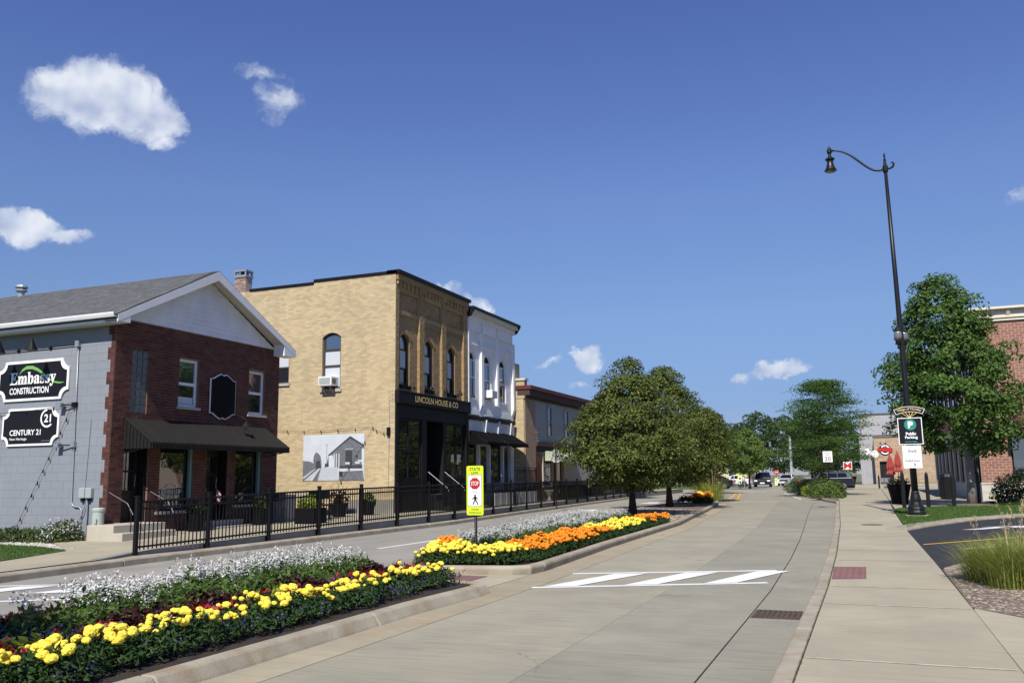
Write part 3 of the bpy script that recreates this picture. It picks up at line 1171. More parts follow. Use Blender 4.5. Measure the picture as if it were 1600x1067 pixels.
# ---------------------------------------------------------------- right-hand pavement
walk = MB().sheet([(-.6, -12), (3.2, -12), (3.2, 9), (.86, 10.5), (.84, 46), (-1.55, 46), (-.9, 26), (-.6, 12)], .06).build('right_pavement', 'joint', fix=False)
struct(walk)


def wl_(y):
    return lerp(KERB_R, y) + .165


def wr_(y):
    return float(np.interp(y, [0, 10.5, 15, 24, 37.5, 47], [.93, .89, .86, .74, .72, .8]))


wy = [-4, 0.2, 2.1, 3.9, 5.6, 7.35, 8.85, 10.4, 12.0, 13.8, 15.6, 17.6, 19.6, 21.6, 23.7, 25.9, 28.1, 30.4, 32.7, 35.1, 37.6, 40.2, 43, 46]
for a, b in zip(wy[:-1], wy[1:]):
    g_ = .007
    MB().hprism([(wl_(a), a + g_), (wr_(a) , a + g_), (wr_(b), b - g_), (wl_(b), b - g_)], .05, .10).build('pavement_slab', 'concrete_walk', walk)
mat('pale_joint', (.52, .48, .39), .9, (.36, .325, .245), 7., .95, lo=.42, hi=.58)
for y in (7.35, 10.4, 12.0, 15.6, 17.6, 21.6, 25.9, 30.4):
    MB().sheet([(wl_(y) + .02, y - .02), (wr_(y) - .02, y - .02), (wr_(y) - .02, y + .018), (wl_(y) + .02, y + .018)], .1035).build('joint_line', 'pale_joint', walk, fix=False)
for a, b in ((-4, 0.2), (0.2, 3.9), (3.9, 7.35)):
    MB().hprism([(wr_(a) + .006, a + .004), (3.4, a + .004), (3.4, b - .004), (wr_(b) + .006, b - .004)], .05, .10).build('pavement_slab', 'concrete_walk', walk)
MB().hprism([(wr_(7.4) + .006, 7.354), (3.4, 7.354), (3.2, 8.3), (1.28, 9.93), (.91, 10.46), (wr_(10.4) + .004, 10.3)], .05, .10).build('pavement_slab', 'concrete_walk', walk)
MB().hprism([(-.57, 12.74), (-.14, 12.9), (-.15, 14.5), (-.60, 14.4)], .10, .106).build('warning_pad', 'red_pad', walk)
rb = MB()
for i in range(5):
    for j in range(9):
        rb.lathe((-.53 + i * .085, 12.98 + j * .165, .106), [(.028, 0), (.02, .006), (.008, .008)], 6)
o = rb.build('pad_domes', 'red_pad', walk, kind='stuff')
lid = MB().lathe((-.04, 26.2, .10), [(.28, 0), (.28, .006), (.25, .007), (.245, .004), (.05, .004)], 20).build('manhole_cover', 'iron')
tag(lid, 'round rusty manhole cover set in the right-hand pavement', 'manhole cover')
gr = thing('drain_grate', 'rusty iron storm drain grate in the gutter beside the right kerb', 'grate', (-1.03, 10.1, 0))
MB().box(-1.28, -.78, 9.82, 10.40, .001, .004).build('frame', 'joint', gr)
for k in range(9):
    MB().box(-1.26 + k * .054, -1.225 + k * .054, 9.85, 10.37, .004, .012).build('bar', 'iron', gr)
# plaza pavement beyond the lawn, and along the side street
plaza = MB().hprism([(.84, 37.6), (5.0, 43.8), (5.0, 79), (-6.4, 79), (-4.4, 66), (-3.0, 58), (-1.5, 48), (-1.45, 46.02), (.80, 46.02)], -.02, .098).build('plaza', 'concrete_walk')
struct(plaza)
MB().box(.82, .86, 46.2, 78.6, .098, .1).build('joint_line', 'joint', plaza)
for y in (50, 55.5, 61, 67, 73):
    MB().box(-1.3 - (y - 46) * .08, 4.9, y, y + .03, .098, .1).build('joint_line', 'joint', plaza)
far_walk = MB().hprism([(-5.4, 95.05), (40, 95.05), (40, 119), (-7.0, 119)], -.02, .12).build('far_pavement', 'concrete_walk')
struct(far_walk)
far_walk2 = MB().hprism([(-60, 95.05), (-16.6, 95.05), (-18.5, 140), (-60, 140)], -.02, .12).build('far_left_pavement', 'lawn')
struct(far_walk2)
# shrub bed by the crossing
bed = MB().hprism([(-1.55, 47.9), (-1.85, 58), (-3.4, 66), (-5.9, 77), (-6.5, 78.5), (-4.6, 66), (-3.58, 60), (-3.05, 57), (-2.15, 50.5)], .05, .14).build('shrub_bed', 'mulch')
struct(bed)

# ---------------------------------------------------------------- driveway, lawn and mulch on the right
drive = MB().hprism([(.86, 14.6), (1.25, 15.5), (2.6, 18.0), (5.5, 21.0), (14, 25), (14, 38), (8, 35.5), (4.6, 32.3), (2.7, 29.2), (1.4, 26), (.74, 23.9)], .0, .075).build('driveway', 'asphalt')
struct(drive)


def dstripe(pts, m):
    MB().sheet(pts, .081).build('stripe', m, drive, fix=False)


dstripe([(.88, 19.45), (.90, 19.62), (5.6, 25.7), (5.7, 25.55)], 'yellow_paint')
# arrows
for ox, oy in ((1.42, 18.5), (2.0, 24.6)):
    dstripe([(ox, oy), (ox + .5, oy + .32), (ox + 1.35, oy + 1.5), (ox + 1.2, oy + 1.62), (ox + .42, oy + .62)], 'white_paint')
    dstripe([(ox + .55, oy + 1.25), (ox + 1.95, oy + 2.35), (ox + 1.75, oy + 1.3)], 'white_paint')
kerb('kerb_drive_near', [(.9, 14.5), (1.25, 15.45), (2.6, 17.95), (5.5, 20.95), (14, 24.9)], [(-.0, .0), (.16, .0), (.16, .12), (.02, .12), (.0, .11)], 'kerb between the driveway and the reed grass bed', 6.)
kerb('kerb_drive_far', [(.76, 24.0), (1.42, 26.1), (2.72, 29.3), (4.62, 32.4), (8, 35.6), (14, 38.2)], [(-.50, .0), (.0, .0), (.0, .09), (-.02, .13), (-.50, .14)], 'pale kerb between the driveway and the lawn', 6.)
lawn = MB().hprism([(.76, 24.2), (1.25, 26.2), (2.5, 29.4), (4.45, 32.55), (7.9, 35.8), (14, 38.5), (14, 52), (5.05, 44.6), (5.0, 43.75), (.84, 37.55), (.74, 36)], .02, .12).build('lawn', 'lawn')
struct(lawn)
mul = MB().hprism([(.885, 14.5), (.90, 10.52), (1.30, 9.98), (3.3, 8.4), (9, 8), (14, 24.8), (5.55, 20.85), (2.7, 17.8), (1.4, 15.3), (1.02, 14.5)], .0, .095).build('mulch_bed', 'mulch')
struct(mul)

# ---------------------------------------------------------------- left-hand raised pavement


def lz(y):
    return float(np.interp(y, [-12, 9, 12.6, 16, 20, 25, 80], [.14, .14, .15, .235, .29, .33, .33]))


FENCE = [(-13.28, 13.2), (-13.03, 15.2), (-12.98, 26), (-13.35, 31), (-13.75, 36), (-14.25, 44), (-14.9, 55), (-15.4, 64)]


def fx(y):
    return lerp(FENCE, y)


lp = MB()
ys = [-12, 9, 12, 13.2, 14.5, 16, 18, 20, 22.5, 25, 29, 34, 39, 44, 50, 58, 66, 78]
lp.add([(lerp(KERB_L, y) - .22 if y < 12.9 else fx(max(y, 13.3)) - .02, y, lz(y)) for y in ys] + [(-16.9 if y > 13.5 else -15.1 + (13.5 - y) * .28, y, lz(y)) for y in ys],
       [(i, i + 1, len(ys) + i + 1, len(ys) + i) for i in range(len(ys) - 1)])
lpo = lp.build('left_pavement', 'concrete_walk')
struct(lpo)
# retaining face below the fence
fc = MB()
fy_ = [y for y in ys if y >= 12]
fcv = []
for y in fy_:
    xx = fx(max(13.3, y)) if y > 12.9 else lerp(KERB_L, y) - .22
    fcv.append((xx, y))
n_ = len(fcv)
fc.add([(x, y, -.02) for x, y in fcv] + [(x, y, lz(y) + .003) for x, y in fcv] + [(x - .2, y, lz(y) + .003) for x, y in fcv],
       [(i, i + 1, n_ + i + 1, n_ + i) for i in range(n_ - 1)] + [(n_ + i, n_ + i + 1, 2 * n_ + i + 1, 2 * n_ + i) for i in range(n_ - 1)])
fco = fc.build('pavement_edge', 'concrete_wall', lpo)
# strip between kerb and retaining face
st = MB()
st.add([(lerp(KERB_L, y) - .21, y, .11) for y in fy_] + [(fx(max(13.3, y)) + .001 if y > 12.9 else lerp(KERB_L, y) - .22, y, .11) for y in fy_],
       [(i, i + 1, len(fy_) + i + 1, len(fy_) + i) for i in range(len(fy_) - 1)])
st.build('kerb_strip', 'concrete_kerb', lpo)
for y in (14.9, 17.0, 19.1, 21.2, 23.3, 25.4, 27.5, 29.6, 32, 34.5):
    MB().box(-15.2, fx(y) - .03, y, y + .015, lz(y) - .02, lz(y) + .002).build('joint_line', 'joint', lpo)
# ground behind, lawn and white gravel on the left
lg = MB().hprism([(-15.12, 13.35), (-14.4, 11.2), (-13.2, 6), (-30, 6), (-30, 14.6), (-18.4, 14.25), (-16.6, 13.95)], .02, .165).build('left_lawn', 'lawn')
struct(lg)
gv = MB().hprism([(-15.13, 13.4), (-16.6, 13.98), (-18.4, 14.28), (-30, 14.63), (-30, 15.7), (-15.9, 15.7), (-15.45, 14.9)], .02, .158).build('gravel_bed', 'pebble')
struct(gv)
yard = MB().hprism([(-16.85, 15.7), (-30, 15.7), (-30, 60), (-16.85, 60)], .0, .2).build('back_yard', 'earth')
struct(yard)
# ================================================================ brick building with the grey painted side
XBF, YBS = -16.6, 15.6
A = thing('brick_building', 'two-storey red brick building with a white gable and grey painted side wall', 'building', (XBF, YBS, .2))
F = XF(XBF)
Sd = YF(YBS)
Y0, Y1, ZT = 15.62, 21.95, 5.44
holes = [(16.05, 16.85, .55, 2.42), (17.23, 18.42, .78, 2.42), (18.91, 19.79, .47, 2.42), (20.08, 21.22, .85, 2.42),
         (16.15, 16.68, 3.18, 4.75), (17.75, 18.48, 3.45, 4.72), (20.55, 21.28, 3.42, 4.70)]
slab_wall(A, F, Y0, Y1, .1, ZT, holes, 'red_mortar')
bricks(A, F, Y0, Y1, .28, ZT, holes, 'red_brick', single=300)
# grey painted block side wall, with the brick corner toothed into it
slab_wall(A, Sd, -27, -16.62, .1, ZT, [], 'grey_joint', d0=-.25, d1=-.003, name='side_wall')
teeth = []
z = .56
k = 0
while z < ZT - .02:
    w = .215 if (k // 4) % 2 else .115
    teeth.append((-16.6 - w, -16.6, z, min(z + .0745, ZT)))
    z += .0745
    k += 1
bricks(A, Sd, -26.0, -16.6, .14, ZT, teeth + [(-16.76, -16.6, 0, .56)], 'grey_block', bw=.40, bh=.203, gap=.0035, proud=.0005, single=300, name='block', jit=.0008)
mt = {}
for t in teeth:
    # a stretcher and a header end in turn
    parts = [(t[0], t[1])] if t[1] - t[0] < .2 else [(t[0], t[0] + .105), (t[0] + .105, t[1])]
    for a, b in parts:
        w = round(b - a - .009, 4)
        if w not in mt:
            me = MB().fb(Fr((0, 0, 0), (1, 0, 0), (0, -1, 0)), -w / 2, w / 2, -.0325, .0325, -.02, 0).mesh('corner_brick')
            me.materials.append(MATS['red_brick'])
            mt[w] = me
        inst('corner_brick', mt[w], A, Sd.p((a + b) / 2, (t[2] + t[3]) / 2, .008 + random.uniform(-.002, .002)))
MB().fb(Sd, -16.72, -16.6, .56, ZT, -.01, .0015).build('corner_mortar', 'red_mortar', A)
# concrete plinth
MB().fb(F, 15.55, 16.0, .1, .56, -.3, .06).build('plinth', 'concrete_step', A, bevel=.01)
# back and far sides so that the block is closed
MB().box(-27, -26.8, 15.7, 21.95, .1, ZT).build('back_wall', 'grey_joint', A)
MB().box(-27, -16.85, 21.7, 21.94, .1, ZT).build('far_wall', 'red_brick', A)
MB().box(-26.8, -16.9, 15.9, 21.7, 2.75, 2.85).build('floor_slab', 'dark_inside', A)
MB().box(-17.7, -17.65, 15.9, 21.7, .3, 5.4).build('inner_wall', 'dark_inside', A)
# roof: ridge along X
EY0, EY1, RY, EZ, RZ = 15.05, 22.2, 18.63, 5.40, 7.21
rf = MB()
RX0, RX1 = -27.3, -16.18
EY0, EZ = 15.24, 5.45
for ya, za, yb, zb in ((EY0, EZ, RY, RZ), (EY1, EZ, RY, RZ)):
    rf.add([(RX0, ya, za), (RX1, ya, za), (RX1, yb, zb), (RX0, yb, zb), (RX0, ya, za - .12), (RX1, ya, za - .12), (RX1, yb, zb - .12), (RX0, yb, zb - .12)],
           [(0, 1, 2, 3), (4, 5, 6, 7), (0, 1, 5, 4), (1, 2, 6, 5), (2, 3, 7, 6), (3, 0, 4, 7)])
roof = rf.build('roof', 'roof_felt', A)
# shingle tabs on the slope in view
sl = math.hypot(RY - EY0, RZ - EZ)
ey, ez = (RY - EY0) / sl, (RZ - EZ) / sl
ny, nz = -ez, ey
tabs = []
rows = 29
exp = sl / rows
for r in range(rows):
    off = .05 * math.sin(r * .30) + .006 * r
    x = RX1 - off % .222
    while x > -24.6:
        tabs.append((x - .190, min(x, RX1 + .02), r))
        x -= .222
tabs.sort(key=lambda t: (t[0] - 0) ** 2 + (EY0 + ey * exp * t[2]) ** 2)
stuffV, stuffQ = [], []
tm = {}
ro = wloc(A)


def tab_verts(w):
    e = exp * 1.18
    v = []
    for (s, h) in ((0, .012), (e, .002)):
        for xx in (0, w):
            v.append((xx, ey * s + ny * h, ez * s + nz * h))
    for (s, h) in ((0, -.002), (e, -.004)):
        for xx in (0, w):
            v.append((xx, ey * s + ny * h, ez * s + nz * h))
    return v, [(0, 1, 3, 2), (0, 4, 5, 1), (0, 2, 6, 4), (1, 5, 7, 3)]


for i, t in enumerate(tabs):
    w = round(t[1] - t[0], 3)
    if w < .05:
        continue
    base = np.array((t[0], EY0 + ey * exp * t[2], EZ + ez * exp * t[2])) + np.array((0, ny, nz)) * .003
    if i < 300:
        if w not in tm:
            vv, ff = tab_verts(w)
            me = MB().add(vv, ff).mesh('shingle', fix=False)
            me.materials.append(MATS['shingle'])
            tm[w] = me
        o = bpy.data.objects.new('shingle', tm[w])
        COL.objects.link(o)
        o.parent = roof
        o.location = tuple(base - ro)
    else:
        vv, ff = tab_verts(w)
        kk = len(stuffV)
        stuffV += [tuple(np.array(v) + base - ro) for v in vv]
        stuffQ += [tuple(q + kk for q in f) for f in ff]
o = np_obj('shingle_field', np_mesh('shingle_field', stuffV, stuffQ, 'shingle'), roof)
o['kind'] = 'stuff'
# rake boards and gable
G = XF(XBF)
for (ya, yb, nm) in ((EY0, RY, 'rake_board'), (EY1, RY, 'rake_board')):
    MB().prism(G, [(ya, EZ - .02), (yb, RZ - .02), (yb, RZ - .27), (ya, EZ - .18)], .395, .43).build(nm, 'white_trim', A)
    MB().prism(G, [(ya, EZ - .125), (yb, RZ - .125), (yb, RZ - .15), (ya, EZ - .15)], .0, .395).build('rake_soffit', 'soffit', A)
# siding boards of the gable, lapped
zb = ZT + .01
while zb < 6.98:
    zt2 = min(zb + .125, 6.99)

    def half(zz):
        return (7.06 - zz) / (RZ - EZ) * (RY - EY0)
    h0, h1 = max(.03, half(zb) - .06), max(.01, half(zt2) - .06)
    h0 = min(h0, 3.28)
    h1 = min(h1, 3.28)
    b = MB()
    b.add([G.p(RY - h0, zb, .045), G.p(RY + h0, zb, .045), G.p(RY + h1, zt2 + .01, .016), G.p(RY - h1, zt2 + .01, .016),
           G.p(RY - h0, zb, .0), G.p(RY + h0, zb, .0), G.p(RY + h1, zt2 + .01, .0), G.p(RY - h1, zt2 + .01, .0)],
          [(0, 1, 2, 3), (0, 4, 5, 1), (1, 5, 6, 2), (2, 6, 7, 3), (3, 7, 4, 0), (4, 7, 6, 5)])
    b.build('siding_board', 'white_siding', A)
    zb += .125
# boxed eave returns
MB().prism(G, [(15.245, 5.28), (15.62, 5.28), (15.62, 5.60), (15.245, 5.42)], .02, .425).build('eave_return', 'white_trim', A)
MB().prism(G, [(22.18, 5.24), (21.62, 5.24), (21.62, 5.60), (22.18, 5.37)], .02, .425).build('eave_return', 'white_trim', A)
MB().box(-27.2, -16.62, 15.27, 15.59, 5.26, 5.285).build('soffit', 'soffit', A)
MB().box(-27.2, -16.185, 15.245, 15.265, 5.26, 5.38).build('fascia', 'white_trim', A)
MB().sweep([(-27.2, 15.24), (-16.2, 15.24)], [(0, 5.37), (.10, 5.37), (.125, 5.44), (.125, 5.475), (.11, 5.475), (.105, 5.44), (.09, 5.385), (.0, 5.385)]).build('gutter', 'white_trim', A)
MB().lathe((-23.74, 18.6, 7.0), [(.10, 0), (.10, .3), (.17, .34), (.17, .37), (.12, .41), (.19, .45), (.15, .52), (.02, .55)], 12).build('roof_vent', 'galvanised', A)
MB().box(-23.9, -23.3, 16.55, 16.9, 6.2, 6.38).build('skylight', 'dark_metal', A)
# windows of the upper floor
window(A, F, 17.75, 18.48, 3.45, 4.72, 'white_trim', ['glass_dark', 'glass_blue'], .075, rails=(4.06,), rec=-.07, sill='stone_sill')
window(A, F, 20.55, 21.28, 3.42, 4.70, 'white_trim', ['glass_dark', 'glass_blue'], .075, rails=(4.05,), rec=-.07, sill='stone_sill')
MB().fb(F, 17.84, 18.38, 3.54, 3.72, -.10, -.098).build('window_card', 'blind', A)
gb = MB().fb(F, 16.15, 16.68, 3.18, 4.75, -.16, -.04).build('glass_block_window', 'concrete_wall', A)
bm_ = None
for i in range(3):
    for j in range(8):
        u = 16.155 + i * .176
        zz = 3.185 + j * .1955
        MB().fb(F, u + .008, u + .168, zz + .008, zz + .186, -.05, -.018).build('glass_block', 'glass_block', gb, bevel=.02)
# shop fronts under the awning
window(A, F, 17.23, 18.42, .78, 2.42, 'charcoal_paint', 'glass_shop', .05, rec=-.10, name='shop_window')
window(A, F, 20.08, 21.22, .85, 2.42, 'charcoal_paint', 'glass_shop', .05, rec=-.10, name='shop_window')
for a in (18.30, 21.11):
    MB().fb(F, a, a + .09, .84, 2.40, -.098, -.02).build('window_trim', 'aqua_trim', A)
MB().fb(F, 17.1, 18.5, .70, .775, -.09, .05).build('shop_sill', 'stone_sill', A)
MB().fb(F, 20.0, 21.3, .77, .845, -.09, .05).build('shop_sill', 'stone_sill', A)
for a, b, z0 in ((16.05, 16.85, .55), (18.91, 19.79, .47)):
    d = MB().fb(F, a, b, z0, 2.42, -.40, -.34).build('door', 'door_wood', A)
    for i in range(2):
        for j in range(2):
            MB().fb(F, a + .1 + i * (b - a - .2) / 2 + .02, a + .1 + (i + 1) * (b - a - .2) / 2 - .02, z0 + .75 + j * .5, z0 + 1.2 + j * .5, -.34, -.33).build('pane', 'glass_dark', d)
    MB().tube([F.p(b - .1, z0 + .85, -.33), F.p(b - .1, z0 + 1.1, -.30), F.p(b - .1, z0 + 1.15, -.33)], .012, 6).build('handle', 'steel', d)
    MB().fb(F, a - .0, a + .03, z0, 2.42, -.34, -.05).fb(F, b - .03, b, z0, 2.42, -.34, -.05).build('door_frame', 'charcoal_paint', A)
# lettering on the shop glass
text(F, '847.683.7141', 17.50, 18.14, .84, .95, -.12, 'sign_white', A, .004)
text(F, 'Embassy', 17.45, 18.10, 1.14, 1.36, -.12, 'blind', A, .0)
text(F, 'CONSTRUCTION', 17.47, 17.98, 1.06, 1.12, -.12, 'blind', A, .0)
MB().tube([F.p(17.52, 1.34, -.118), F.p(17.66, 1.44, -.118), F.p(17.80, 1.46, -.118), F.p(17.98, 1.38, -.118)], .010, 5).build('lettering', 'blind', A)

# ribbed metal awning
aw = thing('metal_awning', 'dark brown ribbed metal awning across the red brick shopfront', 'awning', (XBF, 18.6, 2.4))
ZA0, ZA1, DA = 2.43, 3.03, .90
a0, a1 = 16.0, 21.35
MB().add([F.p(a0, ZA1, .02), F.p(a1, ZA1, .02), F.p(a1, ZA0, DA), F.p(a0, ZA0, DA), F.p(a0, ZA1 - .012, .02), F.p(a1, ZA1 - .012, .02), F.p(a1, ZA0 - .012, DA), F.p(a0, ZA0 - .012, DA)],
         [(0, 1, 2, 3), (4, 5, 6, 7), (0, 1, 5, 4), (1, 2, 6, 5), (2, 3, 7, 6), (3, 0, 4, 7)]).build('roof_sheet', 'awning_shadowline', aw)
rib = MB()
w2 = .058
rib.add([(0, -w2 / 2, 0), (0, w2 / 2, 0), (DA - .02, w2 / 2, ZA0 - ZA1), (DA - .02, -w2 / 2, ZA0 - ZA1),
         (.01, -w2 / 2 + .01, .028), (.01, w2 / 2 - .01, .028), (DA - .01, w2 / 2 - .01, ZA0 - ZA1 + .028), (DA - .01, -w2 / 2 + .01, ZA0 - ZA1 + .028)],
        [(4, 5, 6, 7), (0, 1, 5, 4), (1, 2, 6, 5), (2, 3, 7, 6), (3, 0, 4, 7)])
rme = rib.mesh('rib')
rme.materials.append(MATS['awning_metal'])
vme = MB().box(0, .02, -.029, .029, -.13, 0).mesh('valance_strip')
vme.materials.append(MATS['awning_metal'])
nr = 54
for k in range(nr):
    u = a0 + .05 + (a1 - a0 - .1) * k / (nr - 1)
    inst('rib', rme, aw, F.p(u, ZA1, .02))
    inst('valance_strip', vme, aw, F.p(u, ZA0, DA - .004))
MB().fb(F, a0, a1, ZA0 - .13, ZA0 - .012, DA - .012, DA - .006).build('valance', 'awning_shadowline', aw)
for ue in (a0, a1):
    sgn = -1 if ue == a0 else 1
    fe = Fr((XBF, ue, 0), (1, 0, 0), (0, sgn, 0))
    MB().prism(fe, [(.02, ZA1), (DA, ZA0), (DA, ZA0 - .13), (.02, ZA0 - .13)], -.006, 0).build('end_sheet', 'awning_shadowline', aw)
    for k in range(8):
        u = .06 + k * .11
        zt3 = ZA1 + (ZA0 - ZA1) * u / DA
        MB().fb(fe, u, u + .055, ZA0 - .13, zt3 - .01, 0, .02).build('end_rib', 'awning_metal', aw)
    MB().tube([fe.p(.02, 2.2, -.02), fe.p(DA - .05, ZA0 - .1, -.02)], .014, 6).build('bracket', 'dark_metal', aw)

# steps
s1 = thing('door_steps', 'pale concrete steps at the left door of the brick building', 'steps', (-15.9, 15.8, .2))
MB().box(-16.55, -15.75, 15.05, 16.62, .12, .555).build('landing', 'concrete_step', s1, bevel=.012)
MB().box(-15.748, -15.45, 15.02, 16.65, .12, .385).build('tread', 'concrete_step', s1, bevel=.012)
s2 = thing('door_steps', 'low concrete steps at the middle door behind the fence', 'steps', (-16.1, 19.2, .25))
MB().box(-16.55, -16.2, 18.5, 20.0, .18, .47).build('landing', 'concrete_step', s2, bevel=.012)
MB().box(-16.198, -15.9, 18.36, 20.0, .18, .33).build('tread', 'concrete_step', s2, bevel=.012)
for i, (u, lab) in enumerate(((15.35, 'thin steel handrail left of the corner door'), (16.60, 'thin steel handrail right of the corner door'))):
    h = thing('handrail', lab, 'handrail', (-15.6, u, .4))
    MB().tube([(-15.55, u, .38), (-15.55, u, .72), (-15.62, u, .98)], .012, 6).build('post', 'dark_metal', h)
    MB().tube([(-15.5, u, .78), (-15.68, u, 1.03), (-16.25, u, 1.28)], .011, 6, ).build('rail', 'dull_steel', h)

# ---- signs and lamps of the grey wall


def notched(u0, u1, z0, z1, r, n=6):
    p = []
    for (cu, cz, a0_, a1_) in ((u1, z1, 270, 180), (u0, z1, 0, -90), (u0, z0, 90, 0), (u1, z0, 180, 90)):
        for k in range(n + 1):
            a = R_(a0_ + (a1_ - a0_) * k / n)
            p.append((cu + r * math.cos(a), cz + r * math.sin(a)))
    return p


sg = thing('wall_sign', 'larger upper black sign with notched corners and a green swoosh on the grey wall', 'sign', Sd.p(-19.2, 3.55, .03))
MB().prism(Sd, notched(-20.43, -18.0, 3.55, 4.56, .225), .01, .045).build('border', 'sign_white', sg)
MB().prism(Sd, notched(-20.365, -18.065, 3.615, 4.495, .235), .045, .051).build('panel', 'sign_black', sg)
text(Sd, '\U0001d404\U0001d426\U0001d41b\U0001d41a\U0001d42c\U0001d42c\U0001d432', -20.0, -18.42, 3.88, 4.27, .056, 'sign_white', sg, .012)
text(Sd, 'CONSTRUCTION', -19.99, -18.64, 3.72, 3.885, .056, 'sign_white', sg, .02)
sw = [(-19.69, 4.22), (-19.6, 4.32), (-19.45, 4.385), (-19.25, 4.38), (-19.05, 4.31), (-18.85, 4.2), (-18.68, 4.08), (-18.5, 3.985), (-18.3, 3.95), (-18.13, 3.955)]
wd = [.005, .03, .04, .042, .038, .03, .02, .02, .02, .004]
b = MB()
for k in range(len(sw) - 1):
    b.prism(Sd, [(sw[k][0], sw[k][1] - wd[k]), (sw[k + 1][0], sw[k + 1][1] - wd[k + 1]), (sw[k + 1][0], sw[k + 1][1] + wd[k + 1]), (sw[k][0], sw[k][1] + wd[k])], .051, .054)
b.build('swoosh', 'sign_green', sg)
sg = thing('wall_sign', 'smaller lower black sign with notched corners and a ring logo on the grey wall', 'sign', Sd.p(-19.2, 2.43, .03))
MB().prism(Sd, notched(-20.17, -18.23, 2.43, 3.36, .19), .01, .045).build('border', 'sign_white', sg)
MB().prism(Sd, notched(-20.115, -18.285, 2.485, 3.305, .20), .045, .051).build('panel', 'sign_black', sg)
text(Sd, 'CENTURY 21', -19.88, -18.81, 2.69, 2.83, .055, 'sign_white', sg, .02)
text(Sd, 'New Heritage', -19.87, -19.28, 2.555, 2.635, .055, 'sign_white', sg, .01)
text(Sd, '21', -18.72, -18.49, 2.99, 3.19, .055, 'sign_white', sg, .025)
MB().fb(Sd, -18.78, -18.45, 2.535, 2.545, .051, .054).build('small_print', 'grey_block', sg)
b = MB()
rp_ = [(-18.62 + .23 * math.cos(R_(a)), 3.09 + .23 * math.sin(R_(a))) for a in range(95, 316, 20)]
ri_ = [(-18.62 + .185 * math.cos(R_(a)), 3.09 + .185 * math.sin(R_(a))) for a in range(95, 316, 20)]
for k in range(len(rp_) - 1):
    b.prism(Sd, [rp_[k], rp_[k + 1], ri_[k + 1], ri_[k]], .051, .054)
b.build('ring', 'sign_white', sg)


def gooseneck(fr, u, z, out, drop, lab, m='dark_metal', r=.12, group=None, rise=.16, side=-.0, h=.2):
    t = thing('gooseneck_lamp', lab, 'lamp', fr.p(u, z, 0), group)
    MB().tube([fr.p(u, z, 0), fr.p(u, z, .03)], .05, 10).build('mount', m, t)
    pts = [fr.p(u, z, .03)]
    for k in range(9):
        s = k / 8
        pts.append(fr.p(u + side * s, z - .03 * math.sin(s * 3.14) + rise * s ** 1.5 * (1 if s < .8 else 1), .03 + out * s))
    top = fr.p(u + side, z + rise - drop, .03 + out + .05)
    pts.append(fr.p(u + side, z + rise - .02, .03 + out + .045))
    pts.append(top)
    MB().tube(pts, .014, 6).build('arm', m, t, smooth=True)
    MB().lathe((top[0], top[1], top[2] - h), [(r, 0), (r * .98, .012), (r * .35, h * .8), (r * .25, h), (.02, h + .03)], 12).build('shade', m, t, smooth=False)
    return t


gooseneck(Sd, -18.71, 4.84, .48, .06, 'black gooseneck lamp above the right end of the upper notched sign', side=.0, h=.27, r=.15, rise=.2)
gooseneck(Sd, -19.82, 4.84, .48, .06, 'black gooseneck lamp above the left part of the upper notched sign', side=.0, h=.27, r=.15, rise=.2)
cd = thing('conduit', 'grey steel conduit running down the grey wall beside the signs', 'conduit', Sd.p(-17.7, .5, .03))
MB().tube([Sd.p(-17.76, 4.88, .03), Sd.p(-17.72, 3.4, .03), Sd.p(-17.66, 1.1, .03), Sd.p(-17.63, 1.0, .03), Sd.p(-17.55, .95, .03), Sd.p(-17.40, .94, .03), Sd.p(-17.33, .88, .03), Sd.p(-17.31, .3, .03)], .016, 8).build('pipe', 'galvanised', cd, smooth=True)
MB().tube([Sd.p(-17.76, 4.86, .04), Sd.p(-20.6, 4.835, .04)], .013, 6).build('feed_pipe', 'dark_metal', cd)
MB().fb(Sd, -17.82, -17.70, 4.80, 4.95, .0, .09).build('junction_box', 'galvanised', cd)
MB().fb(Sd, -17.80, -17.68, 3.32, 3.44, .0, .09).build('junction_box', 'dark_metal', cd)
MB().fb(Sd, -17.76, -17.64, 2.36, 2.48, .0, .09).build('junction_box', 'galvanised', cd)
for zz in (3.38, 2.41):
    MB().tube([Sd.p(-17.75, zz, .06), Sd.p(-18.08, zz, .12)], .016, 6).build('flood_arm', 'dark_metal', cd)
    MB().fb(Sd, -18.2, -18.06, zz - .05, zz + .05, .06, .18).build('flood_lamp', 'galvanised', cd)
MB().tube([Sd.p(-17.21, 3.0, .02), Sd.p(-17.27, 1.4, .02)], .007, 5).build('thin_cable', 'galvanised', cd)
mb_ = thing('meter_box', 'pair of small grey utility boxes on the grey wall', 'meter box', Sd.p(-17.2, .2, 0))
for a in (-17.39, -17.18):
    MB().fb(Sd, a, a + .19, 1.15, 1.39, .0, .10).build('box', 'pewter_box', mb_, bevel=.015)
    MB().lathe(Sd.p(a + .09, 1.09, .05), [(.04, 0), (.045, .05), (.02, .06)], 8).build('gland', 'dark_metal', mb_)
MB().tube([Sd.p(-17.15, 1.15, .05), Sd.p(-17.13, 1.0, .05), Sd.p(-17.12, .15, .05)], .02, 6).tube([Sd.p(-17.18, 1.1, .05), Sd.p(-17.25, .8, .05), Sd.p(-17.6, .3, .05)], .011, 5).build('pipe', 'galvanised', mb_)
MB().fb(Sd, -17.42, -17.3, .4, .62, .0, .12).build('outlet_box', 'pewter_box', mb_, bevel=.01)
ped = thing('utility_pedestal', 'pale green utility pedestal tube standing in white gravel', 'pedestal', (-16.56, 15.36, .15))
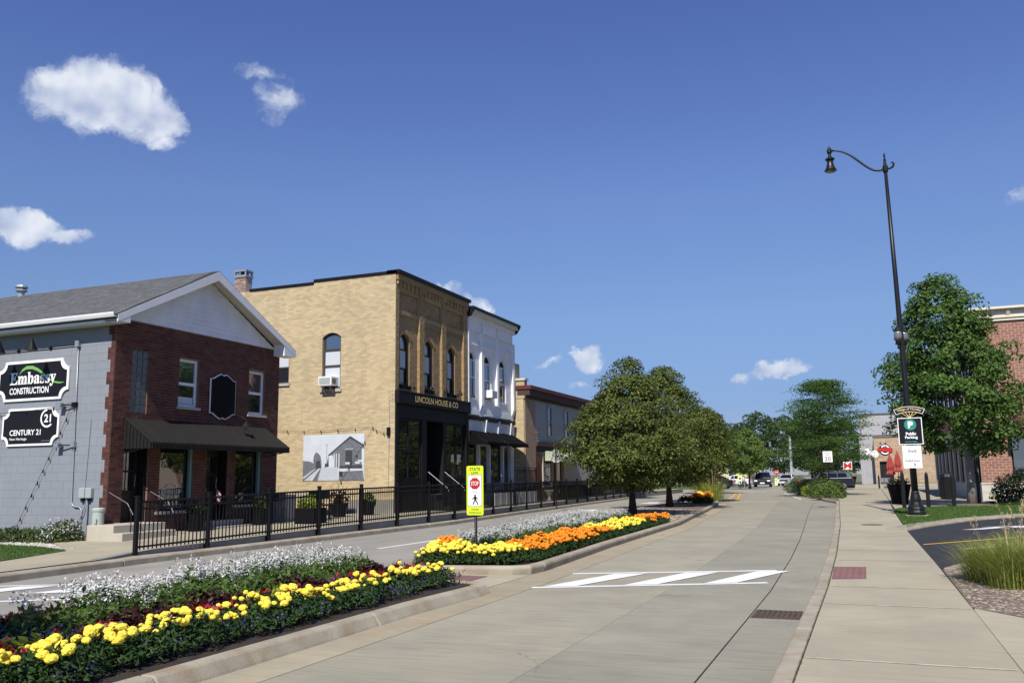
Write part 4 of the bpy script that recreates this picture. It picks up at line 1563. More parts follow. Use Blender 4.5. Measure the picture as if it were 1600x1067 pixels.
MB().lathe((-16.56, 15.36, .15), [(.135, 0), (.135, .22), (.14, .22), (.14, .25), (.13, .25), (.13, .70), (.145, .71), (.145, .76), (.11, .785), (.01, .79)], 20).build('tube', 'pale_green_metal', ped)
MB().box(-16.53, -16.47, 15.222, 15.235, .58, .70).build('label_plate', 'sign_back', ped)

# string lights on the grey wall


def string_lights(name, label, pts, bulbs, cat='string lights'):
    t = thing(name, label, cat, pts[0])
    MB().tube(pts, .005, 5).build('cable', 'dark_metal', t)
    for p in bulbs:
        MB().lathe((p[0], p[1], p[2] - .12), [(.008, .03), (.018, .05), (.016, .08), (.013, .12)], 8).build('bulb', 'dark_metal', t)
    return t


c1 = [Sd.p(-20.9 + 3.1 * k / 10, 3.27 + .16 * (k / 10) ** 3, .06) for k in range(11)]
c2 = [Sd.p(-17.8 - 1.65 * k / 10, 3.40 - 3.0 * (k / 10) ** .95, .06) for k in range(11)]
string_lights('string_lights', 'drooping string of lights on the grey wall below the signs', c1 + c2, [c1[2], c1[5], c1[8]] + c2[1::1])

# blank ornate black sign on the brick front
sg = thing('blank_sign', 'blank black shield-shaped sign with a thin white edge on red brick', 'sign', F.p(19.4, 3.2, .05))


def shield(c, z0, z1, w, k):
    hw = w / 2 * k
    top, bot, sh = z1, z0, (z1 - z0) * .135
    def prof(sg):
        zc, s_ = (top, 1) if sg > 0 else (bot, -1)
        return [(-hw, zc - s_ * sh), (-hw * .80, zc - s_ * sh * .98), (-hw * .55, zc - s_ * sh * .55), (-hw * .22, zc - s_ * .02), (-hw * .05, zc - s_ * .05), (hw * .05, zc - s_ * .05), (hw * .22, zc - s_ * .02), (hw * .55, zc - s_ * sh * .55), (hw * .80, zc - s_ * sh * .98), (hw, zc - s_ * sh)]
    a = prof(1)
    b_ = prof(-1)[::-1]
    return [(c + x, z_) for x, z_ in a + b_]


MB().prism(F, shield(19.40, 3.17, 4.48, 1.03, 1.), .03, .06).build('border', 'sign_white', sg)
MB().prism(F, shield(19.40, 3.20, 4.45, .99, .985), .06, .075).build('panel', 'black_panel', sg)
gl = thing('gooseneck_lamp', 'small lamp hanging from a bent arm below the blank shield sign', 'lamp', F.p(19.9, 3.3, 0))
MB().tube([F.p(19.95, 3.35, .02), F.p(19.97, 3.3, .25), F.p(19.97, 3.2, .42), F.p(19.9, 3.12, .5)], .012, 6).build('arm', 'dark_metal', gl)
MB().lathe(F.p(19.87, 3.0, .5), [(.12, 0), (.11, .02), (.05, .10), (.03, .14)], 12).build('shade', 'awning_metal', gl)

mat('chimney_brick', (.20, .11, .08), .9, (.36, .30, .26), 9., island=.3)
# ================================================================ buff brick building
XY, YY = -15.3, 26.8
B = thing('buff_brick_building', 'tall two-storey buff brick building with a black shopfront and side mural', 'building', (XY, YY, .3))
F2, S2 = XF(XY), YF(YY)
U0, U1 = 26.82, 32.86
ZP = 8.82
side_holes = [(-18.37, -17.57, 4.78, 6.84), (-20.62, -19.83, 5.08, 6.35)]
slab_wall(B, S2, -27, XY, .1, 8.74, side_holes, 'buff_mortar', name='side_wall')
MB().fb(S2, -18.8, XY, 8.74, ZP, -.25, 0).build('parapet', 'buff_mortar', B)
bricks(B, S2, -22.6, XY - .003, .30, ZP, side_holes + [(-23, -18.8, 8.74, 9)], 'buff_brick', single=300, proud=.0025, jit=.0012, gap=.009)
MB().fb(S2, -18.8, XY + .06, ZP, 8.92, -.3, .04).build('parapet_cap', 'dark_metal', B)
MB().fb(S2, -21.75, -18.8, 8.74, 8.83, -.3, .04).build('parapet_cap', 'dark_metal', B)
MB().box(-27, -15.6, 27.1, 38.1, 8.2, 8.3).build('roof', 'slate_roof', B)
MB().box(-27, -26.8, 26.9, 38.1, .1, 8.7).build('back_wall', 'buff_mortar', B)
ch = MB().fb(S2, -22.48, -21.95, 8.3, 9.34, -.36, .02).build('chimney', 'rose_mortar', B)
bricks(ch, YF(26.78), -22.48, -21.95, 8.74, 9.34, [], 'chimney_brick', single=40, name='chimney_brick')
cc = MB()
for (a, b_) in ((-22.5, -22.44), (-21.99, -21.93), (-22.24, -22.2)):
    cc.fb(S2, a, b_, 9.42, 9.58, -.02, .05)
    cc.fb(S2, a, b_, 9.42, 9.58, -.38, -.31)
cc.fb(S2, -22.51, -21.92, 9.34, 9.43, -.39, .06).fb(S2, -22.51, -21.92, 9.57, 9.64, -.39, .06)
cc.build('chimney_cap', 'galvanised', ch)
MB().fb(S2, -22.38, -22.05, 9.42, 9.55, -.26, -.1).build('chimney_hole', 'dark_inside', ch)
# side windows
window(B, S2, -18.37, -17.57, 4.78, 6.84, 'brown_frame', ['blind', 'blind', 'glass_blue'], .075, rails=(5.62, 6.22), rec=-.08, arch=.17, sill='stone_sill', sill_h=.12)
spandrel(B, S2, -18.37, -17.57, 6.67, 6.84, 'buff_brick', -.2, .004)
window(B, S2, -20.62, -19.83, 5.08, 6.35, 'brown_frame', ['glass_dark', 'blind'], .06, rails=(5.68,), rec=-.06, sill='stone_sill', sill_h=.1)
for a in arch_pts(-18.44, -17.50, 6.70, 6.93, 9):
    pass
vo = arch_pts(-18.49, -17.45, 6.66, 6.99, 11)
vi = arch_pts(-18.37, -17.57, 6.67, 6.84, 11)
for k in range(11):
    q = [vo[k], vo[k + 1], vi[k + 1], vi[k]]
    c = np.mean(q, 0)
    q = [tuple(c + (np.array(p) - c) * .93) for p in q]
    MB().prism(S2, q, -.02, .012 + random.uniform(-.002, .002)).build('arch_brick', 'buff_brick', B)
ac = thing('air_conditioner', 'white window air conditioner in the arched side window of the buff building', 'air conditioner', S2.p(-18.0, 4.85, .1))
MB().fb(S2, -18.28, -17.72, 4.86, 5.20, -.2, .36).build('case', 'white_trim', ac, bevel=.02)
MB().fb(S2, -18.23, -17.77, 4.91, 5.15, .36, .366).build('grille', 'pewter_box', ac)
for k in range(4):
    MB().fb(Fr((-17.72, 0, 0), (0, 1, 0), (1, 0, 0)), YY - .3 + k * .06, YY - .265 + k * .06, 4.93, 5.13, 0, .004).build('louvre', 'dark_inside', ac)
for a in (-18.2, -17.85):
    MB().tube([S2.p(a, 4.86, .3), S2.p(a + .05, 4.55, .02)], .014, 5).build('bracket', 'steel', ac)
# mural panel: a flat print of an old wooden depot beside a track
mu = thing('mural_panel', 'grey photographic mural of an old gabled depot on the buff side wall', 'mural', S2.p(-17.8, 1.48, .02))
mat('print_pale', (.56, .60, .65), .6, (.50, .54, .59), 2.)
mat('print_light', (.40, .43, .48), .6, (.46, .49, .54), 5., fine=.1)
mat('print_mid', (.11, .12, .138), .6, (.16, .172, .19), 8., fine=.15)
mat('print_dark', (.035, .039, .046), .6, (.055, .06, .07), 10., fine=.2)
mat('print_black', (.03, .032, .038), .6)
U, Wd, Zb, Hh = -19.09, 2.58, 1.48, 1.64


def mp_(pts, d, m, nm='print'):
    MB().prism(S2, [(U + x * Wd, Zb + y * Hh) for x, y in pts], .02, d).build(nm, m, mu)


MB().fb(S2, U, U + Wd, Zb, Zb + Hh, .004, .02).build('panel', 'print_pale', mu)
mp_([(0, .0), (0, .44), (.12, .42), (.3, .30), (.3, .0)], .0212, 'print_mid')
mp_([(.02, .0), (.13, .0), (.30, .27), (.27, .27)], .0216, 'print_light')
mp_([(.02, .05), (.0, .07), (.2, .26), (.21, .26)], .0220, 'print_pale')
mp_([(.13, .0), (.16, .0), (.28, .26), (.27, .26)], .0220, 'print_pale')
mp_([(.25, .0), (.64, .0), (.58, .12), (.58, .28), (.31, .29)], .0222, 'print_light')
mp_([(.18, .27), (.19, .36), (.17, .42), (.18, .54), (.21, .62), (.25, .60), (.29, .54), (.31, .40), (.31, .27)], .0224, 'print_mid')
mp_([(.21, .27), (.22, .42), (.28, .44), (.305, .27)], .0228, 'print_dark')
mp_([(.36, .29), (.37, .37), (.40, .37), (.42, .55), (.43, .3)], .0226, 'print_dark')
mp_([(.42, .54), (.77, .94), (1., .74), (1., .68), (.96, .68), (.96, .30), (.52, .28), (.50, .55)], .0226, 'print_mid')
mp_([(.41, .52), (.42, .56), (.77, .955), (1., .75), (1., .715), (.77, .90)], .0232, 'print_dark')
mp_([(.70, .33), (.70, .64), (.81, .64), (.81, .33)], .0232, 'print_dark')
mp_([(.59, .26), (.59, .31), (.97, .33), (.97, .25)], .0234, 'print_dark')
mp_([(.60, .0), (.60, .19), (.98, .21), (1., .0)], .0230, 'print_mid')
mp_([(.60, .10), (.60, .20), (.66, .19), (.66, .06)], .0234, 'print_black')
for x in (.51, .545, .588):
    mp_([(x, .27), (x, .58), (x + .015, .58), (x + .015, .27)], .0236, 'print_pale')
mp_([(.39, .36), (.39, .80), (.396, .80), (.396, .36)], .0236, 'print_mid')
mp_([(.375, .77), (.42, .78), (.42, .785), (.375, .775)], .0238, 'print_mid')
for x, y in ((.70, .345), (.86, .355), (.90, .39)):
    mp_([(x, y), (x + .07, y), (x + .07, y + .045), (x, y + .045)], .0238, 'print_pale')
for k in range(5):
    yy = .05 + k * .05
    mp_([(.27 + yy * .1, yy), (.62 - yy * .1, yy), (.62 - yy * .1, yy + .006), (.27 + yy * .1, yy + .006)], .0228, 'print_pale')
text(S2, 'HUNTLEY', U + .69 * Wd, U + .83 * Wd, Zb + .66 * Hh, Zb + .69 * Hh, .0245, 'print_pale', mu, .01)
c1 = [S2.p(-20.5 + 4.35 * k / 12, 3.34 - .06 * math.sin(k / 12 * 3.14), .06) for k in range(13)]
c2 = [S2.p(-16.15 + .6 * k / 4, 3.30 - .2 * math.sin(k / 4 * 1.6), .06) for k in range(5)]
c3 = [S2.p(-16.15 - 1.6 * k / 10, 3.30 - 2.3 * k / 10, .06) for k in range(11)]
string_lights('string_lights', 'string of lights along the buff wall above the mural', c1 + c2, c1[2::2] + c2[1::2])
string_lights('string_lights', 'string of lights hanging diagonally across the mural', c3, c3[2::2])
wc = thing('wall_cable', 'thin cable and small box at the corner of the buff side wall', 'cable', S2.p(-15.5, .4, .02))
MB().tube([S2.p(-15.52, 4.2, .02), S2.p(-15.50, 3.2, .02), S2.p(-15.55, .4, .02)], .009, 5).build('cable', 'galvanised', wc)
MB().fb(S2, -15.58, -15.46, 3.0, 3.3, 0, .08).build('box', 'dark_metal', wc)

# ---- street front
BAY = -.11
wn_ = [(27.33, 28.02), (29.22, 29.91), (31.17, 31.86)]
fh = [(a, b_, 4.85, 6.74) for a, b_ in wn_] + [(27.0, 32.62, .3, 4.15)]
slab_wall(B, F2, U0, U1, .1, 8.6, fh, 'shaded_tan_mortar', d0=-.45, d1=BAY, name='front_wall')
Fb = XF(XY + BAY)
bricks(B, Fb, U0 + .03, U1 - .03, 4.62, 8.5, fh, 'shaded_tan_brick', single=150)
PIL = [(26.82, 26.99), (28.63, 29.01), (30.49, 30.87), (32.49, 32.86)]
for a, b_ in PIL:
    p = MB().fb(F2, a, b_, 4.62, 8.45, BAY - .02, -.004).build('pilaster', 'shaded_tan_mortar', B)
    bricks(p, F2, a, b_, 4.62, 8.45, [], 'shaded_tan_brick', bw=(b_ - a) * .66, single=60, name='pilaster_brick')
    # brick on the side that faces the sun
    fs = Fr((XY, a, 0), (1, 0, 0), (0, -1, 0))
    bricks(p, fs, BAY, -.004, 4.62, 8.45, [], 'shaded_tan_brick', bw=.106, single=0, name='pilaster_return')
for i in range(3):
    a, b_ = PIL[i][1], PIL[i + 1][0]
    # raised frame of the blind panel, corbelled courses below it
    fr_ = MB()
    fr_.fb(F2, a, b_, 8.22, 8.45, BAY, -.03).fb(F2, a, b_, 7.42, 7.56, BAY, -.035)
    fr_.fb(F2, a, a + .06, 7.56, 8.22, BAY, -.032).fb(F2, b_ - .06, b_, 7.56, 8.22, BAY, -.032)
    fr_.build('panel_frame', 'shaded_tan_brick', B)
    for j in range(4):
        MB().fb(F2, a, b_, 7.10 + j * .085, 7.165 + j * .085, BAY, BAY + .015 + .016 * j).build('corbel_course', 'shaded_tan_brick', B)
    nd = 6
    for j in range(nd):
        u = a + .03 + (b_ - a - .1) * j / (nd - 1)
        MB().fb(F2, u, u + .075, 8.36, 8.62, -.03, .06).build('dentil', 'shaded_tan_brick', B)
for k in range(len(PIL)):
    MB().fb(F2, PIL[k][0] + .04, PIL[k][1] - .04, 8.45, 8.62, -.2, .07).build('dentil', 'shaded_tan_brick', B)
MB().fb(F2, U0, U1, 8.45, 8.60, -.3, .0).build('frieze', 'shaded_tan_mortar', B)
MB().fb(F2, U0 + .0, U1, 8.60, 8.82, -.3, .09).build('cornice', 'shaded_tan_brick', B)
MB().fb(F2, U0 - .06, U1 + .05, 8.822, 8.95, -.35, .17).build('cornice_cap', 'dark_metal', B)
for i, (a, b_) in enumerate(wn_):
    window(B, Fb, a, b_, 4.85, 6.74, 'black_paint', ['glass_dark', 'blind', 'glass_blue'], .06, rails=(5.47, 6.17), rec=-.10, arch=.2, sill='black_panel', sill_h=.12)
    spandrel(B, Fb, a, b_, 6.54, 6.74, 'shaded_tan_brick', -.15, .006)
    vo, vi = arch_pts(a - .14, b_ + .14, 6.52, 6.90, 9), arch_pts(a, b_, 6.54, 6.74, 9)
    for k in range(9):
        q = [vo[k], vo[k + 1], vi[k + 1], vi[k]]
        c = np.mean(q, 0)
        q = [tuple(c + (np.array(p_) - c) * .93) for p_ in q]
        MB().prism(Fb, q, -.02, .025).build('arch_brick', 'shaded_tan_brick', B)
# black shopfront
sf = MB()
sf.fb(F2, U0, 27.03, .3, 4.15, -.3, .04).fb(F2, 32.62, U1, .3, 4.15, -.3, .04)
sf.build('shop_pilaster', 'charcoal_paint', B)
MB().fb(F2, 27.03, 32.62, 3.66, 4.15, -.3, .02).build('shop_fascia', 'charcoal_paint', B)
MB().fb(F2, U0 - .02, U1 + .02, 4.15, 4.62, -.3, .14).build('sign_board', 'charcoal_paint', B, bevel=.01)
sbx = MB()
for (a, b_, z0_, z1_) in ((26.86, 32.82, 4.17, 4.2), (26.86, 32.82, 4.57, 4.6), (26.86, 26.9, 4.2, 4.57), (27.62, 27.66, 4.2, 4.57), (31.95, 31.99, 4.2, 4.57), (32.78, 32.82, 4.2, 4.57)):
    sbx.fb(F2, a, b_, z0_, z1_, .14, .155)
sbx.build('sign_moulding', 'charcoal_paint', B)
text(F2, 'LINCOLN HOUSE & CO', 28.04, 31.62, 4.27, 4.50, .148, 'gold', B, .012)
for a, b_, mu_ in ((27.03, 28.85, 27.88), (30.86, 32.62, 31.75)):
    MB().fb(F2, a, b_, .35, 1.45, -.2, -.03).build('bulkhead', 'charcoal_paint', B)
    mo = MB()
    mo.fb(F2, a + .12, b_ - .12, .62, .66, -.03, -.012).fb(F2, a + .12, b_ - .12, 1.28, 1.32, -.03, -.012).fb(F2, a + .12, a + .16, .66, 1.28, -.03, -.012).fb(F2, b_ - .16, b_ - .12, .66, 1.28, -.03, -.012)
    mo.build('bulkhead_moulding', 'charcoal_paint', B)
    window(B, F2, a, b_, 1.45, 3.66, 'charcoal_paint', 'glass_shop', .09, rails=(2.5,), mulls=(mu_,), rec=-.04, name='shop_window')
dr = MB()
dr.fb(F2, 28.85, 29.23, .35, 3.66, -.3, -.01).fb(F2, 30.62, 30.86, .35, 3.66, -.3, -.01)
dr.build('door_pier', 'charcoal_paint', B)
MB().box(XY - 1.3, XY - 1.25, 29.2, 30.65, .9, 3.66).build('door', 'dark_inside', B)
MB().box(XY - 1.25, XY - .3, 29.2, 29.23, .9, 3.66).build('door_reveal', 'charcoal_paint', B)
MB().box(XY - 1.25, XY - .3, 30.62, 30.65, .9, 3.66).build('door_reveal', 'charcoal_paint', B)
MB().box(XY - 1.3, XY - .02, 29.23, 30.62, .3, .92).build('door_floor', 'concrete_wall', B)
MB().fb(F2, 26.9, 32.8, .3, 8.2, -1.6, -1.5).build('inner_wall', 'dark_inside', B)
for i, u in enumerate((28.2, 29.4, 30.7, 31.9)):
    gooseneck(F2, u, 4.80, .5, .02, ('first', 'second', 'third', 'last')[i] + ' gooseneck lamp from the left above the gold-lettered black sign board', r=.10, rise=.10, h=.15, side=.25)
st_ = thing('shop_steps', 'dark steps with black railings at the recessed black shop door', 'steps', (-14.9, 29.9, .33))
for k in range(3):
    MB().box(XY - .02 + .0, XY + .98 - k * .3, 29.26, 30.6, .3 + k * .2 + .001, .5 + k * .2).build('tread', 'charcoal_paint', st_)
for u in (29.24, 30.62):
    MB().tube([(XY + .05, u, 1.75), (XY + .85, u, 1.15), (XY + .92, u, 1.0), (XY + .92, u, .33)], .016, 6).build('rail', 'dull_steel', st_)
    for k in range(6):
        MB().tube([(XY + .1 + k * .14, u, .36), (XY + .1 + k * .14, u, 1.70 - k * .105)], .009, 5).build('baluster', 'dark_metal', st_)

# ================================================================ white painted building
Wb = thing('white_brick_building', 'narrow white painted brick building with arched upper windows beside the buff one', 'building', (XY, 35.5, .3))
V0, V1 = 32.92, 38.16
wn3 = [(33.10, 33.86), (34.78, 35.54), (36.50, 37.26)]
wh = [(a, b_, 4.88, 6.86) for a, b_ in wn3] + [(33.0, 38.0, .3, 3.92)]
slab_wall(Wb, F2, V0, V1, .1, 8.3, wh, 'white_brick', d0=-.45, d1=-.10, name='front_wall')
Fw = XF(XY - .10)
bricks(Wb, Fw, V0, V1, 4.1, 8.2, wh, 'white_brick', single=120, proud=.006, jit=.002)
for a, b_ in ((32.92, 33.03), (34.28, 34.54), (35.99, 36.22), (37.92, 38.16)):
    MB().fb(F2, a, b_, 4.62, 7.75, -.11, .02).build('pilaster', 'white_brick', Wb, bevel=.01)
    MB().prism(Fr((XY, 0, 0), (1, 0, 0), (0, 1, 0)), [(-.11, 4.62), (.02, 4.62), (-.11, 4.28)], a, b_).build('pilaster_foot', 'white_brick', Wb)
for a, b_ in ((33.03, 34.28), (34.54, 35.99), (36.22, 37.92)):
    mo = MB()
    mo.fb(F2, a, b_, 7.75, 8.2, -.11, -.02).fb(F2, a, b_, 7.04, 7.14, -.11, -.05).fb(F2, a, b_, 7.14, 7.22, -.11, -.02)
    mo.build('panel_frame', 'white_brick', Wb)
    MB().prism(F2, [(a + .1, 4.16), (b_ - .1, 4.16), (b_ - .3, 4.42), (a + .3, 4.42)], -.11, -.03).build('sloped_ledge', 'white_brick', Wb)
MB().fb(F2, V0, V1, 8.2, 8.42, -.4, .05).build('frieze', 'white_brick', Wb)
MB().fb(F2, V0, V1 + .1, 8.42, 8.6, -.4, .20).build('cornice', 'cream_cornice', Wb)
MB().fb(F2, V0 - .04, V1 + .15, 8.602, 8.70, -.4, .28).build('cornice_cap', 'dark_metal', Wb)
for u in (V0 + .04, V1 + .06):
    MB().prism(Fr((XY, 0, 0), (1, 0, 0), (0, 1, 0)), [(.0, 8.25), (.12, 8.3), (.30, 8.6), (.0, 8.6)], u - .08, u + .06).build('cornice_bracket', 'dark_metal', Wb)
for i, (a, b_) in enumerate(wn3):
    window(Wb, Fw, a, b_, 4.88, 6.86, 'white_trim', ['glass_dark', 'glass_blue'], .055, rails=(5.75, 6.5), rec=-.05, arch=.30, top_glass='dark_inside', sill='white_brick')
    spandrel(Wb, Fw, a, b_, 6.56, 6.86, 'white_brick', -.15, .004)
ac2 = thing('air_conditioner', 'small white air conditioner in the middle window of the white building', 'air conditioner', F2.p(35.1, 4.95, .1))
MB().fb(F2, 34.86, 35.44, 4.96, 5.30, -.2, .25).build('case', 'white_trim', ac2, bevel=.02)
MB().fb(F2, 34.90, 35.40, 5.0, 5.26, .25, .256).build('grille', 'pewter_box', ac2)
MB().fb(F2, V0, V1 - .1, 3.92, 4.10, -.3, .05).build('band', 'charcoal_paint', Wb)
for k in range(11):
    MB().fb(F2, V0 + .1 + (V1 - V0 - .3) * 0, V1 - .12, 3.44 + k * .045, 3.475 + k * .045, -.2, -.02 + .004 * (k % 2)).build('clapboard', 'white_siding', Wb)
for u in (34.62, 36.0, 37.45):
    MB().prism(Fr((XY, 0, 0), (1, 0, 0), (0, 1, 0)), [(-.05, 3.4), (.03, 3.4), (.10, 3.98), (-.05, 3.98)], u, u + .10).build('bracket', 'white_trim', Wb)
# shopfront below
MB().fb(F2, V0 + .0, V1, .3, 3.44, -.8, -.4).build('shop_wall', 'white_siding', Wb)
Fs = XF(XY - .25)
for a, b_, z0_, z1_ in ((33.12, 34.2, 1.25, 2.95), (35.78, 36.85, 1.30, 2.92)):
    window(Wb, Fs, a, b_, z0_, z1_, 'black_paint', 'glass_shop', .05, rec=0., name='shop_window')
d = MB().fb(Fs, 34.50, 35.28, .95, 2.85, -.05, .0).build('door', 'brown_frame', Wb)
for i in range(2):
    MB().fb(Fs, 34.58 + i * .34, 34.86 + i * .34, 1.75, 2.7, 0, .005).build('pane', 'glass_dark', d)
    MB().fb(Fs, 34.58 + i * .34, 34.86 + i * .34, 1.05, 1.62, 0, .012).build('door_panel', 'door_wood', d)
MB().lathe(Fs.p(35.2, 1.75, .03), [(.01, 0), (.03, .02), (.01, .04)], 8).build('handle', 'steel', d)
d = MB().fb(Fs, 37.25, 37.75, .95, 2.85, -.05, .0).build('door', 'black_paint', Wb)
MB().fb(Fs, 37.3, 37.7, 3.05, 3.42, -.05, .005).build('transom', 'glass_dark', Wb)
for a in (34.3, 35.42, 36.95, 37.9):
    MB().fb(Fs, a, a + .14, .9, 3.4, -.1, .10).build('shop_pilaster', 'white_trim', Wb)
for i, (a, b_, lab) in enumerate(((33.06, 35.18, 'left black canvas awning over the white shopfront'), (35.40, 37.78, 'right black canvas awning over the white shopfront'))):
    t = thing('shop_awning', lab, 'awning', F2.p((a + b_) / 2, 2.95, .4))
    pr = [(.03, 3.47), (.85, 2.98), (.85, 2.86), (.83, 2.86), (.83, 2.97), (.03, 3.43)]
    MB().prism(Fr((XY - .05, 0, 0), (1, 0, 0), (0, 1, 0)), pr, a, b_).build('canvas', 'black_canvas', t)
    for ue in (a, b_):
        MB().prism(Fr((XY - .05, 0, 0), (1, 0, 0), (0, 1, 0)), [(.03, 3.43), (.83, 2.95), (.83, 2.87), (.03, 2.87)], ue - .004, ue + .004).build('side_canvas', 'black_canvas', t)
# porch: white lattice base, black steps and rails
po = thing('shop_porch', 'white slatted porch with black railings in front of the white shop', 'porch', (-14.6, 35.6, .33))
MB().box(-15.3, -14.22, 33.1, 38.0, .90, .98).build('deck', 'charcoal_paint', po)
nsl = 44
sm = MB().box(0, .03, -.04, .04, 0, .56).mesh('slat')
sm.materials.append(MATS['white_trim'])
for k in range(nsl):
    y = 33.15 + (38.0 - 33.2) * k / (nsl - 1)
    inst('slat', sm, po, (-14.25, y, .33))
for y in (33.1, 34.4, 35.4, 36.6, 38.0):
    MB().tube([(-14.25, y, .9), (-14.25, y, 1.95)], .022, 6).build('post', 'dark_metal', po)
for z_ in (1.93, 1.82, 1.05):
    MB().tube([(-14.25, 35.4, z_), (-14.25, 38.0, z_)], .018, 5).build('rail', 'dark_metal', po)
bm2 = MB().box(-.008, .008, -.008, .008, 0, .86).mesh('baluster')
bm2.materials.append(MATS['dark_metal'])
for k in range(22):
    inst('baluster', bm2, po, (-14.25, 35.45 + k * .116, 1.0))
MB().tube([(-14.25, 35.4, 1.90), (-13.75, 34.2, 1.15), (-13.75, 34.0, .4)], .02, 6).build('stair_rail', 'dark_metal', po)
MB().tube([(-14.25, 35.4, 1.0), (-13.8, 34.2, .38)], .05, 6).build('stringer', 'dark_metal', po)

# ================================================================ stucco and grey-sided building
XD = -14.92
D = thing('grey_sided_building', 'low building with a maroon cornice, stucco pier and grey clapboard upper floor', 'building', (XD, 43, .3))
FD, SD = XF(XD), YF(38.3)
MB().box(-24, XD, 38.32, 51, .1, 5.2).build('wall', 'stucco', D)
MB().fb(SD, -15.5, XD + .002, .3, 5.6, -.02, .012).build('side_wall', 'buff_mortar', D)
bricks(D, YF(38.288), -15.5, XD, .32, 5.55, [], 'buff_brick', single=80)
MB().fb(FD, 38.34, 39.72, .3, 5.25, -.02, .05).build('stucco_pier', 'stucco', D)
k = 0
zz = 3.22
while zz < 5.2:
    MB().add([FD.p(39.72, zz, .04), FD.p(51, zz, .04), FD.p(51, zz + .13, .022), FD.p(39.72, zz + .13, .022), FD.p(39.72, zz, -.0), FD.p(51, zz, -.0), FD.p(51, zz + .13, 0), FD.p(39.72, zz + .13, 0)],
             [(0, 1, 2, 3), (0, 4, 5, 1), (1, 5, 6, 2), (2, 6, 7, 3), (3, 7, 4, 0)]).build('siding_board', 'grey_siding', D)
    zz += .128
for a in (41.38, 44.05, 46.8):
    window(D, FD, a, a + .66, 3.52, 5.02, 'grey_siding', 'glass_dark', .05, rails=(4.3,), rec=.10, depth=.12)
MB().fb(FD, 38.28, 51, 5.22, 5.34, -.3, .12).build('frieze', 'rust_brown', D)
MB().fb(FD, 38.25, 51, 5.34, 5.62, -.3, .32).build('cornice', 'rust_brown', D)
MB().fb(FD, 38.2, 51, 5.622, 5.80, -.4, .42).build('cornice_cap', 'maroon_trim', D)
MB().fb(FD, 39.72, 51, 3.0, 3.2, -.1, .14).build('belt', 'rust_brown', D)
MB().fb(FD, 39.75, 51, 2.72, 3.0, -.1, .06).build('shop_fascia', 'charcoal_paint', D)
MB().box(-15.9, -15.35, 38.3, 38.9, 5.2, 6.9).build('parapet_pier', 'buff_brick', D)
MB().box(-15.30, -14.86, 38.26, 38.62, 5.2, 6.05).build('corner_pier', 'buff_brick', D)
MB().box(-15.36, -14.80, 38.2, 38.68, 6.05, 6.15).build('pier_cap', 'limestone', D)
MB().box(-22, -15.5, 38.9, 39.2, 5.2, 6.85).build('party_wall', 'buff_brick', D)
window(D, FD, 40.62, 41.95, 1.02, 2.72, 'cream_wall', 'glass_shop', .06, rec=.08, depth=.1, name='shop_window')
window(D, FD, 42.45, 43.45, .45, 2.72, 'brown_frame', 'glass_shop', .08, rec=.06, depth=.08, name='shop_door')
MB().fb(FD, 43.75, 51, 1.05, 2.72, 0, .09).build('shop_wall', 'cream_wall', D)
MB().fb(FD, 43.75, 51, .3, 1.05, 0, .12).build('base_wall', 'charcoal_paint', D)
MB().fb(FD, 39.8, 40.5, .45, 2.6, 0, .03).build('door', 'maroon_trim', D)
t = thing('shop_awning', 'pale green canvas awning with a scalloped edge on the low grey building', 'awning', FD.p(43, 2.3, .4))
fe = Fr((XD, 0, 0), (1, 0, 0), (0, 1, 0))
MB().prism(fe, [(.08, 2.80), (.85, 2.42), (.85, 2.40), (.08, 2.77)], 40.9, 45.5).build('canvas', 'pale_awning', t)
for k in range(23):
    u = 40.9 + k * .2
    MB().prism(XF(XD + .85), [(u, 2.41), (u + .2, 2.41), (u + .19, 2.28), (u + .1, 2.24), (u + .01, 2.28)], -.006, .002).build('valance_scallop', 'pale_awning', t)
for u in (40.9, 45.5):
    MB().prism(fe, [(.08, 2.77), (.83, 2.40), (.83, 2.3), (.08, 2.3)], u - .004, u + .004).build('side_canvas', 'pale_awning', t)
gooseneck(FD, 38.5, 3.6, .45, .05, 'rusty barn lamp on the corner of the low stucco building', m='rust_brown', r=.2, rise=.12, h=.16)
ur = thing('stone_urn', 'white stone urn on a pedestal behind the fence', 'urn', (-14.55, 40.6, .33))
MB().lathe((-14.55, 40.6, .33), [(.16, 0), (.16, .06), (.07, .12), (.06, .24), (.12, .32), (.22, .48), (.25, .52), (.22, .54)], 14).build('bowl', 'limestone', ur)
# ================================================================ right-hand red brick building
RB = thing('rose_brick_building', 'large rose brick building with a cream bracketed cornice behind the maple', 'building', (5.0, 48.0, .1))
SR, FRt = YF(48.0), XB(5.0)
rh = [(6.35, 8.6, 1.15, 3.2)]
slab_wall(RB, SR, 5.0, 16, .1, 8.78, rh, 'rose_mortar', name='wall')
bricks(RB, SR, 5.0, 11.0, .95, 8.78, rh, 'rose_brick', bw=.315, bh=.132, gap=.022, proud=.008, single=300)
z_ = .1
for k in range(2):
    for j in range(8):
        a = 4.96 + j * .82 - (.41 if k % 2 else 0)
        if a + .8 > 6.3 and False:
            continue
        MB().fb(SR, max(4.96, a), a + .81, .1 + k * .40, .1 + k * .40 + .39, -.1, .05).build('base_stone', 'limestone', RB)
MB().fb(SR, 4.94, 11.5, .895, .97, -.1, .08).build('base_cap', 'limestone', RB)
cn = MB()
cn.fb(SR, 4.92, 16, 8.78, 8.92, -.4, .10).build('cornice', 'cream_cornice', RB)
MB().fb(SR, 4.88, 16, 8.92, 9.02, -.4, .16).build('cornice', 'cream_cornice', RB)
MB().fb(SR, 4.90, 16, 9.02, 9.34, -.4, .10).build('cornice', 'cream_cornice', RB)
